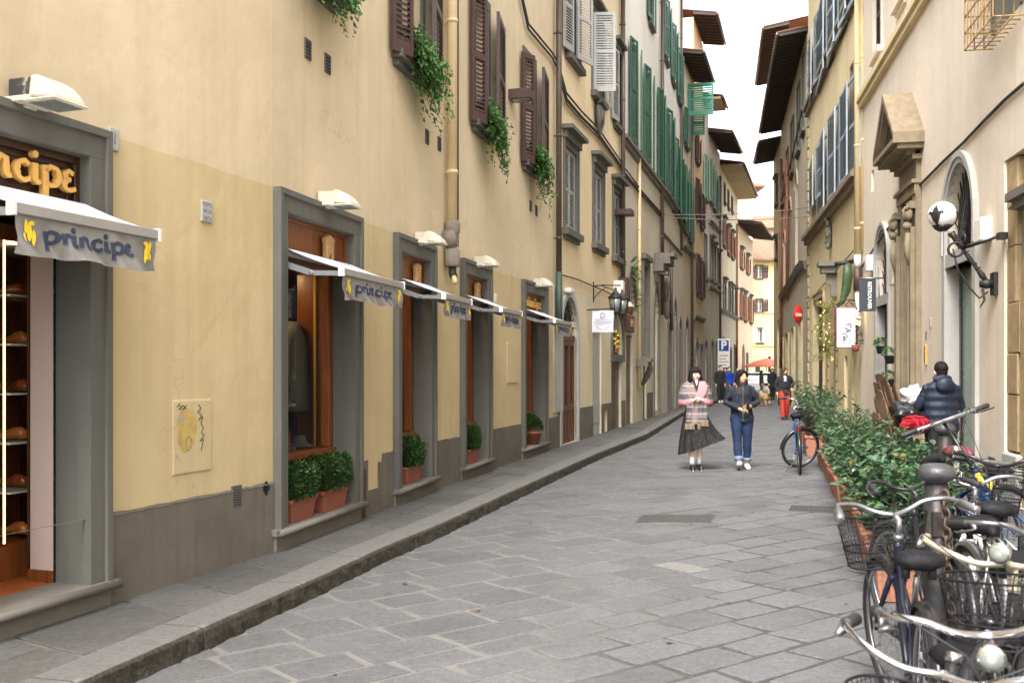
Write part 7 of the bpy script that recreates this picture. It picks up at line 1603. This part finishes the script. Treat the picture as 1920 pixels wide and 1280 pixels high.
# ================= people =================
def hand(m, w, d, side, curl=.5, pn=V((0, -1, 0))):
    """palm, four unequal bent fingers and a thumb from the side of the palm; pn = palm normal"""
    w = V(w); d = V(d).normalized(); n = (pn-d*pn.dot(d)).normalized(); x = d.cross(n).normalized()*side
    m.tube([w, w+d*.03, w+d*.075, w+d*.09], [.022, .030, .036, .03], 8, sq=.55)
    for k, L in enumerate((.062, .072, .068, .052)):
        b = w+d*.085+x*(-.028+.019*k); a = curl; p = [b]; q = d.copy()
        for j in range(3):
            q = (q*cos(a*.6)+n*sin(a*.6)).normalized(); p.append(p[-1]+q*L*(.42, .32, .26)[j])
        m.tube(p, [.0095, .009, .0082, .007], 6)
    b = w+d*.03-x*.028; t1 = b+(d*.7-x*.7+n*.3).normalized()*.035; m.tube([b, t1, t1+(d+n*.6).normalized()*.03], [.012, .010, .008], 6)
def human(T, label, h=1.65, arms=None, legs=None, look=0., tilt=0., skin='skin', hair='hair', hairkind='short', top=None, trousers=None, shoes='black', socks=None, torso=1., vox=.0085, skirt=None, extra=None, faceit=True, shorts=False, foldamp=.006):
    s = h/1.65; T = T @ MX.Scale(s, 4); t = thing('person', label, 'person', T @ MX.Scale(1/s, 4))
    arms = arms or (((-.215, .02, 1.08), (-.20, -.06, .85), (0, -.2, -1)), ((.215, .02, 1.08), (.20, -.06, .85), (0, -.2, -1)))
    legs = legs or (((-.09, -.03, .49), (-.09, .02, .09), (-.03, -1, -.1)), ((.09, -.03, .49), (.09, .02, .09), (.03, -1, -.1)))
    m = MB(T); HR = MX.Translation((0, -.015, 1.525)) @ MX.Rotation(radians(look), 4, 'Z') @ MX.Rotation(radians(tilt), 4, 'X')
    hm = MB(T @ HR); hm.ell((0, .012, .02), (.073, .092, .092), 18, 12); hm.ell((0, -.018, -.035), (.056, .068, .078), 16, 10); hm.ell((0, -.045, -.082), (.026, .026, .022), 10, 6)
    hm.tube([(0, -.088, .005), (0, -.103, -.022), (0, -.094, -.034)], [.009, .014, .009], 7)
    for sx in (-1, 1): hm.ell((sx*.072, .008, -.012), (.011, .018, .028), 8, 6); hm.ell((sx*.036, -.06, -.028), (.024, .02, .022), 8, 6)
    m.v += hm.v; off = 0
    m.f = [list(f) for f in hm.f]; m.m = list(hm.m); m.sm = list(hm.sm)
    m.tube([(0, .012, 1.46), (0, .018, 1.38), (0, .02, 1.30)], [.046, .048, .07], 12)
    tw = torso; m.ring([[V((a*cos(q)*tw, b*sin(q)*tw+.012, z)) for q in [2*pi*i/16 for i in range(16)]] for z, a, b in ((1.39, .07, .06), (1.36, .13, .07), (1.27, .155, .09), (1.12, .14, .095), (1.0, .135, .09), (.9, .165, .105), (.82, .155, .10))])
    for sx, (el, wr_, hd) in zip((-1, 1), arms):
        sh = V((sx*.152*tw, .012, 1.325)); m.tube([sh-V((sx*.05, 0, .01)), sh, V(el), V(wr_)], [.042, .044, .036, .026], 9); m.tube([V(el), V(el).lerp(V(wr_), .3), V(wr_)], [.038, .037, .024], 9)
        hand(m, wr_, hd, sx, .6, V((0, -.3, -.4)) if abs(hd[2]) < .7 else V((-sx, 0, 0)))
    for sx, (kn, an, toe) in zip((-1, 1), legs):
        hp = V((sx*.085, .01, .88)); kn, an = V(kn), V(an); m.tube([hp, hp.lerp(kn, .5), kn, kn.lerp(an, .3), an], [.088, .075, .054, .052, .034], 10); tt = V(toe).normalized(); m.tube([an+V((0, .02, -.02)), an-V((0, 0, .05))+tt*.08, an-V((0, 0, .055))+tt*.15], [.036, .034, .024], 9)
    b = m.build('body', M[skin], t); remesh(b, vox*s, 1)
    if faceit:
        hm = MB(T @ HR); 
        for sx in (-1, 1): hm.ell((sx*.029, -.083, .004), (.0125, .006, .0052), 8, 5); hm.tube([(sx*.014, -.091, .024), (sx*.032, -.090, .030), (sx*.047, -.08, .024)], .0028, 4)
        hm.build('eye', M['eye'], t); hm = MB(T @ HR); hm.ell((0, -.087, -.056), (.020, .007, .0065), 10, 5); hm.build('lips', M['lip'], t)
    hm = MB(T @ HR)
    if hairkind == 'short': hm.ell((0, .026, .042), (.082, .094, .085), 18, 12); hm.ell((0, .06, -.01), (.068, .055, .075), 12, 8)
    elif hairkind == 'bob':
        hm.ell((0, .022, .038), (.086, .102, .088), 18, 12); hm.tube([(-.03, -.075, .07), (0, -.088, .058), (.035, -.075, .07)], .022, 8)
        for k in range(9): hm.tube([(-.035+.009*k, -.068, .085), (-.04+.010*k, -.094, .05), (-.038+.0095*k, -.096, .028)], [.012, .010, .004], 6)
        for a in range(19): q = -2.0+a*(2*pi-2.28)/18-.0; q = radians(-24+a*12.7); x, y = cos(q)*.078, sin(q)*.085+.02; hm.tube([(x*.8, y*.8, .06), (x*1.08, y*1.05, -.03), (x*1.22+.006*sin(a*3), y*1.12, -.13), (x*1.12, y*1.1, -.175-.012*sin(a*2.1))], [.03, .028, .026, .010], 7)
    elif hairkind == 'long':
        hm.ell((0, .024, .036), (.083, .10, .087), 18, 12)
        for sx in (-1, 1): hm.tube([(sx*.01, -.06, .095), (sx*.05, -.065, .06), (sx*.078, -.03, .0)], [.016, .022, .02], 7)
        for a in range(15): q = radians(-20+a*15.7); x, y = cos(q)*.076, sin(q)*.08+.022; hm.tube([(x*.8, y*.8, .06), (x*1.06, y*1.05, -.04), (x*1.16, y*1.1, -.15), (x*1.25, y*1.05-.01, -.23-.02*sin(a*1.7))], [.03, .026, .028, .010], 7)
    hr = hm.build('hair', M[hair], t)
    if faceit: remesh(hr, .0075*s, 1, .005, 45)
    def cloth(parts, name, mat, vx=.011, amp=foldamp, sc=16):
        mm = MB(T)
        for p in parts:
            if p[0] == 'r': mm.ring([[V((a*cos(q)+(r[3] if len(r) > 3 else 0), b2*sin(q)+.012+(r[4] if len(r) > 4 else 0), z)) for q in [2*pi*i/20 for i in range(20)]] for r in p[1] for z, a, b2 in [r[:3]]])
            elif p[0] == 't': mm.tube(p[1], p[2], 12, sq=p[3] if len(p) > 3 else 1)
            elif p[0] == 'e': mm.ell(p[1], p[2], 14, 10)
        o = mm.build(name, M[mat], t); remesh(o, vx*s, 2, amp, sc); return o
    if top:
        name, mat, kw = top; hem = kw.get('hem', .86); w_ = kw.get('w', 1.); parts = [('r', [(1.42, .072*w_, .07), (1.40, .105*w_, .08), (1.38, .150*w_, .092), (1.335, .178*w_, .104), (1.24, .182*w_, .118), (1.1, .172*w_, .115), (.98, .175*w_, .118), (hem+.03, .19*w_, .125), (hem, .18*w_, .115)])]
        sl = kw.get('sleeve', 1.)
        for sx, (el, wr_, hd) in zip((-1, 1), arms):
            sh = V((sx*.158*tw*w_, .012, 1.325)); el_, w2 = V(el), V(el).lerp(V(wr_), sl); parts.append(('t', [sh-V((sx*.06, 0, .0)), sh, sh.lerp(el_, .5), el_, el_.lerp(w2, .5), w2], [.05, .060, .058, .055, .050, .040]))
        parts += kw.get('extra', []); cloth(parts, name, mat, kw.get('vx', .011), kw.get('amp', foldamp), kw.get('sc', 16))
    if trousers:
        name, mat, kw = trousers; parts = [('r', [(1.0, .15, .105), (.93, .172, .118), (.86, .178, .12), (.80, .165, .115)])]; cut = kw.get('cut', .95); wd = kw.get('w', 1.)
        for sx, (kn, an, toe) in zip((-1, 1), legs):
            hp = V((sx*.088, .012, .88)); kn, an = V(kn), V(an); e = kn.lerp(an, cut); parts.append(('t', [hp, hp.lerp(kn, .5), kn, kn.lerp(e, .6), e], [.10*wd, .088*wd, .068*wd, .062*wd, .056*wd]))
        cloth(parts, name, mat, .011, foldamp*1.1, 13)
        if kw.get('cuff'):
            for sx, (kn, an, toe) in zip((-1, 1), legs): mm = MB(T); e = V(kn).lerp(V(an), cut); d = (V(an)-V(kn)).normalized(); mm.tube([e-d*.05, e+d*.012], .064*wd, 14); mm.build('cuff', M[kw['cuff']], t)
    if socks:
        for (kn, an, toe) in legs: mm = MB(T); kn, an = V(kn), V(an); mm.tube([an.lerp(kn, .28), an.lerp(kn, .1), an-V((0, 0, .02))], [.042, .041, .042], 10); mm.build('sock', M[socks], t)
    for (kn, an, toe) in legs:
        mm = MB(T); an = V(an); tt = V(toe).normalized(); up = V((0, 0, 1)); mm.tube([an+V((0, .0, -.005))-tt*.045, an-up*.03-tt*.03, an-up*.045+tt*.05, an-up*.055+tt*.13, an-up*.06+tt*.175], [.03, .046, .045, .042, .022], 12); mm.build('shoe', M[shoes], t)
        mm = MB(T); mm.tube([an-up*.088-tt*.06, an-up*.092+tt*.05, an-up*.092+tt*.175], [.034, .044, .026], 10, sq=.3); mm.build('sole', M['sole' if shoes == 'whitecloth' else 'white'], t)
    if skirt: skirt(T, t)
    if extra: extra(T, t, HR, cloth)
    return t
YA = 15.9
# woman with shawl and dotted skirt
def skA(T, t):
    m = MB(T); n = 72; rings = []
    for j in range(15):
        k = j/14; r = []
        for i in range(n):
            q = 2*pi*i/n; pl = 1+(.05+.05*k)*sin(q*13+k*1.2)*k; cx = .08*k*k; a = (.145+.185*k**.9)*pl; b = (.11+.115*k)*pl; x = cx+a*cos(q); z = 1.0-(.665-.13*(x/.35))*k if k > 0 else 1.0
            x += max(0, cos(q))**2*.05*k*k
            r.append(V((x, .012+b*sin(q), z)))
        rings.append(r)
    m.smooth = True; m.ring(rings, caps=False); m.smooth = False; m.build('skirt', M['polka'], t)
def exA(T, t, HR, cloth):
    # plaid shawl round the shoulders with a pink front panel and fringed ends
    m = MB(T); n = 48; rings = []
    for z, a, b, w_ in ((1.43, .09, .08, 0), (1.405, .14, .105, .002), (1.37, .20, .135, .004), (1.29, .24, .16, .008), (1.19, .262, .18, .012), (1.10, .275, .19, .014), (1.03, .27, .185, .016)):
        rings.append([V(((a+w_*sin(q*9+z*20))*cos(q), .012+(b+w_*sin(q*9+z*20))*sin(q), z+(.07*max(0, -sin(q))**2 if z < 1.15 else -.05*max(0, -sin(q))**3 if z > 1.37 else 0)+.006*sin(q*3))) for q in [2*pi*i/n for i in range(n)]])
    m.smooth = True; m.ring(rings, caps=False); m.ring([[p*1.0-V((0, 0, .006)) for p in r] for r in rings[::-1]], caps=False); m.smooth = False; m.build('shawl', M['shawl'], t)
    m = MB(T); m.smooth = True; m.ring([[V((x0, y, z)), V((x0+.05, y-.022, z-.002)), V((x1, y+.0, z))] for x0, x1, y, z in ((.045, .13, -.11, 1.415), (.03, .16, -.155, 1.35), (.01, .15, -.188, 1.28), (-.02, .12, -.205, 1.20), (-.04, .08, -.21, 1.14))], closed=False, caps=False); m.smooth = False; m.build('shawl_panel', M['pink'], t)
    m = MB(T); m.add([(-.06, -.10, 1.43), (.055, -.10, 1.43), (.03, -.155, 1.34), (0, -.195, 1.25), (-.04, -.155, 1.34)], [(0, 4, 3, 2, 1)]); m.build('collar', M['blackcloth'], t)
    m = MB(T); m.add([(-.025, -.106, 1.435), (.02, -.106, 1.435), (-.003, -.165, 1.34)], [(0, 2, 1)]); m.build('neckline', M['skin'], t)
    m = MB(T); rows = []
    for j in range(9):
        k = j/8; rows.append([V((-.16+.30*i/14+(-.03 if i < 7 else .02)*k, -.185-.02*sin(i*1.9+k*2)-.012*k, 1.10-.36*k+(.05*k if i > 8 else 0))) for i in range(15)])
    m.smooth = True; m.ring(rows, closed=False, caps=False); m.ring([[p+V((0, .006, 0)) for p in r] for r in rows[::-1]], closed=False, caps=False); m.smooth = False
    m.build('scarf_end', M['shawl'], t)
    m = MB(T)
    for i, p in enumerate(rows[-1]):
        for k in (0, .012): m.tube([p+V((k, 0, .01)), p+V((k-.004, -.004, -.04)), p+V((k+.004, 0, -.085))], .003, 4)
    m.build('fringe', M['beigecoat'], t)
    for sx, e, w_ in ((-1, (-.235, -.03, 1.06), (-.09, -.185, 1.10)), (1, (.225, -.03, 1.06), (.10, -.185, 1.11))): m = MB(T); m.tube([e, V(e).lerp(V(w_), .5)+V((0, 0, -.01)), w_], [.058, .055, .044], 12); m.build('sleeve', M['pink'], t)
XA = (1304-960)/FP*YA
human(TR(XA, YA, 0, radians(-2)), 'woman in a plaid shawl and black dotted midi skirt walking with hands clasped', 1.645, arms=(((-.225, -.02, 1.07), (-.055, -.205, 1.115), (1, -.25, .12)), ((.215, -.02, 1.07), (.07, -.21, 1.125), (-1, -.2, .1))), legs=(((-.06, -.03, .48), (-.055, -.02, .095), (-.05, -1, -.08)), ((.075, .0, .48), (.06, .04, .095), (.12, -1, -.08))), look=10, hairkind='bob', top=('dress_top', 'blackcloth', dict(hem=.98, w=.82, sleeve=.1)), socks='whitecloth', shoes='blackg', skirt=skA, extra=exA)
# woman in the dark jacket
def exB(T, t, HR, cloth):
    cloth([('t', [(-.06, -.045, 1.425), (-.04, -.07, 1.405), (0, -.085, 1.385), (.04, -.07, 1.405), (.06, -.045, 1.425)], .014), ('r', [(1.425, .066, .062), (1.405, .08, .074), (1.38, .1, .085)])], 'collar', 'navycloth', .008, .002)
    m = MB(T); m.box(-.004, .004, -.1135, -.100, .80, 1.39); m.build('zip', M['steel'], t)
    m = MB(T @ MX.Translation((.045, -.235, 1.03)) @ MX.Rotation(.5, 4, 'X') @ MX.Rotation(-.5, 4, 'Z')); m.box(-.035, .035, -.006, .006, -.05, .06); m.build('phone', M['blackg'], t)
    m = MB(T @ MX.Translation((.10, -.22, 1.055))); m.lathe([(.018, -.005), (.018, .005)], n=12); m.build('watch', M['chrome'], t)
    hm = MB(T @ HR)
    for k in range(4): hm.tube([(-.088-.005*k, -.01+.02*k, -.10), (-.10, -.0+.02*k, -.17), (-.088, .01+.01*k, -.22)], [.012, .02, .006], 7)
    hm.build('hair_ends', M['amberhair'], t)
XB = (1391-960)/FP*15.95
human(TR(XB, 15.95, 0, radians(-4)), 'woman in a dark zip jacket and blue jeans with turned up cuffs holding a phone', 1.60, arms=(((-.26, .02, 1.10), (-.06, -.20, 1.0), (1, -.2, -.25)), ((.265, .02, 1.10), (.10, -.20, 1.04), (-.8, -.3, .1))), legs=(((-.085, -.07, .50), (-.075, -.17, .12), (-.05, -.9, .42)), ((.09, .0, .48), (.085, .06, .095), (.08, -1, -.08))), look=22, skin='skin2', hairkind='long', top=('jacket', 'navycloth', dict(hem=.79, w=1.0, sleeve=.93, extra=[('r', [(.86, .185, .122), (.79, .195, .13), (.77, .18, .12)])])), trousers=('jeans', 'denim', dict(cut=.86, w=1.08, cuff='denimcuff')), shoes='whitecloth', extra=exB, foldamp=.010)
# man in the navy puffer jacket seen from behind
def exM(T, t, HR, cloth):
    cloth([('e', (0, .14, 1.36), (.115, .07, .10)), ('t', [(-.09, .03, 1.43), (0, .10, 1.45), (.09, .03, 1.43)], .045)], 'hood', 'puffer', .011, .008, 12)
    cloth([('r', [(z, a+(.014 if k % 2 else 0), b+(.014 if k % 2 else 0)) for k, (z, a, b) in enumerate([(1.385-.055*i, .2 if i > 0 else .16, .128) for i in range(11)])])], 'quilting', 'puffer', .010, .004, 14)
human(TR((1764-960)/FP*12.5, 12.5, 0, radians(176)), 'man in a navy quilted jacket with his back turned, standing by the hand cart', 1.70, arms=(((-.25, -.04, 1.10), (-.20, -.24, 1.08), (0, -1, -.1)), ((.25, -.04, 1.10), (.18, -.24, 1.08), (0, -1, -.1))), hairkind='short', top=('jacket', 'puffer', dict(hem=.80, w=1.1, sleeve=1.0, amp=.012, sc=12)), trousers=('trousers', 'blackcloth', dict(w=1.1)), extra=exM)
# woman in red trousers
def exR(T, t, HR, cloth):
    cloth([('r', [(1.38, .12, .10), (1.2, .15, .125), (1.02, .15, .125)])], 'top', 'whitecloth', .012, .004)
    m = MB(T); m.box(-.09, .09, -.135, -.12, 1.02, 1.22); m.box(-.09, -.06, -.125, -.11, 1.22, 1.38); m.box(.06, .09, -.125, -.11, 1.22, 1.38); m.build('dungaree_bib', M['navycloth'], t)
human(TR((1471-960)/FP*31.5, 31.5, 0, radians(-4)), 'woman in bright red trousers and an open black coat', 1.66, arms=(((-.27, .05, 1.1), (-.23, -.02, .88), (0, -.2, -1)), ((.28, .03, 1.12), (.2, -.12, 1.0), (0, -.6, -.5))), legs=(((-.08, -.08, .5), (-.07, -.12, .09), (-.03, -1, -.1)), ((.09, .02, .49), (.1, .16, .12), (.03, -1, -.3))), look=35, hair='hairb', hairkind='long', skin='skin2', top=('coat', 'blackcloth', dict(hem=.78, w=1.15, extra=[('r', [(.8, .2, .12, .02, .05), (.6, .22, .10, .03, .09), (.45, .2, .08, .03, .1)])])), trousers=('trousers', 'redtr', dict(w=1.15, cut=.97)), shoes='blackcloth', vox=.012, extra=exR)
def far(px, Y, label, h, topm, hem, trm, hair='hair', hk='short', rot=0, **k):
    sw = k.pop('sw', .1); human(TR((px-960)/FP*Y, Y, 0, radians(rot)), label, h, hair=hair, hairkind=hk, legs=(((-.08, -.06, .5), (-.07, -sw, .1), (-.03, -1, -.1)), ((.09, .03, .49), (.09, sw, .11), (.03, -1, -.2))), top=('coat', topm, dict(hem=hem, w=1.12, vx=.016)), trousers=('trousers', trm, dict(w=1.1)), vox=.015, faceit=False, **k)
far(1350.5, 47.5, 'man in a dark jacket and sunglasses walking at the left of a distant trio', 1.78, 'blackcloth', .82, 'blackcloth', shoes='whitecloth')
far(1359.5, 48.2, 'person in a bright blue jacket and grey skirt in a distant trio', 1.70, 'bluecoat', .88, 'greycloth', hair='hairb', hk='long')
far(1367, 48.8, 'person in a blue coat with red bag at the right of a distant trio', 1.72, 'bluecoat', .8, 'blackcloth')
far(1448, 52, 'dark coated person standing near the red parasol', 1.66, 'blackcloth', .6, 'blackcloth', hk='long')
far(1428, 57, 'person in dark clothes in front of the pale car', 1.55, 'blackcloth', .75, 'greycloth', hk='bob', rot=60)
# small tan dog walking away
T = TR((1434-960)/FP*43.5, 43.5, 0, radians(100)); t = thing('dog', 'fluffy tan dog walking away down the street', 'dog', T); m = MB(T)
m.ring([[V((x, a*cos(q), z+b*sin(q))) for q in [2*pi*i/14 for i in range(14)]] for x, a, b, z in ((-.34, .06, .07, .40), (-.28, .13, .14, .38), (-.1, .15, .16, .37), (.12, .16, .18, .38), (.26, .13, .16, .41), (.34, .08, .1, .46))])
m.tube([(.28, 0, .44), (.40, 0, .55)], [.11, .09], 10); m.ell((.44, 0, .58), (.10, .085, .085), 12, 8); m.tube([(.5, 0, .56), (.6, 0, .54)], [.05, .028], 8)
for sy in (-1, 1): m.tube([(.40, sy*.06, .64), (.38, sy*.075, .70)], [.03, .008], 6); m.tube([(.22, sy*.08, .36), (.22, sy*.08, .18), (.20+.05*sy, sy*.08, .02)], [.065, .04, .03], 8); m.tube([(-.24, sy*.08, .36), (-.20, sy*.09, .24), (-.30, sy*.09, .14), (-.27-.05*sy, sy*.09, .02)], [.09, .06, .034, .03], 8)
m.tube([(-.32, 0, .44), (-.42, 0, .56), (-.36, 0, .66), (-.26, 0, .64)], [.04, .055, .05, .02], 8); b = m.build('body', M['dogfur'], t); remesh(b, .014, 1, .012, 24)
flush_jobs()
bpy.data.scenes.remove(_ts)
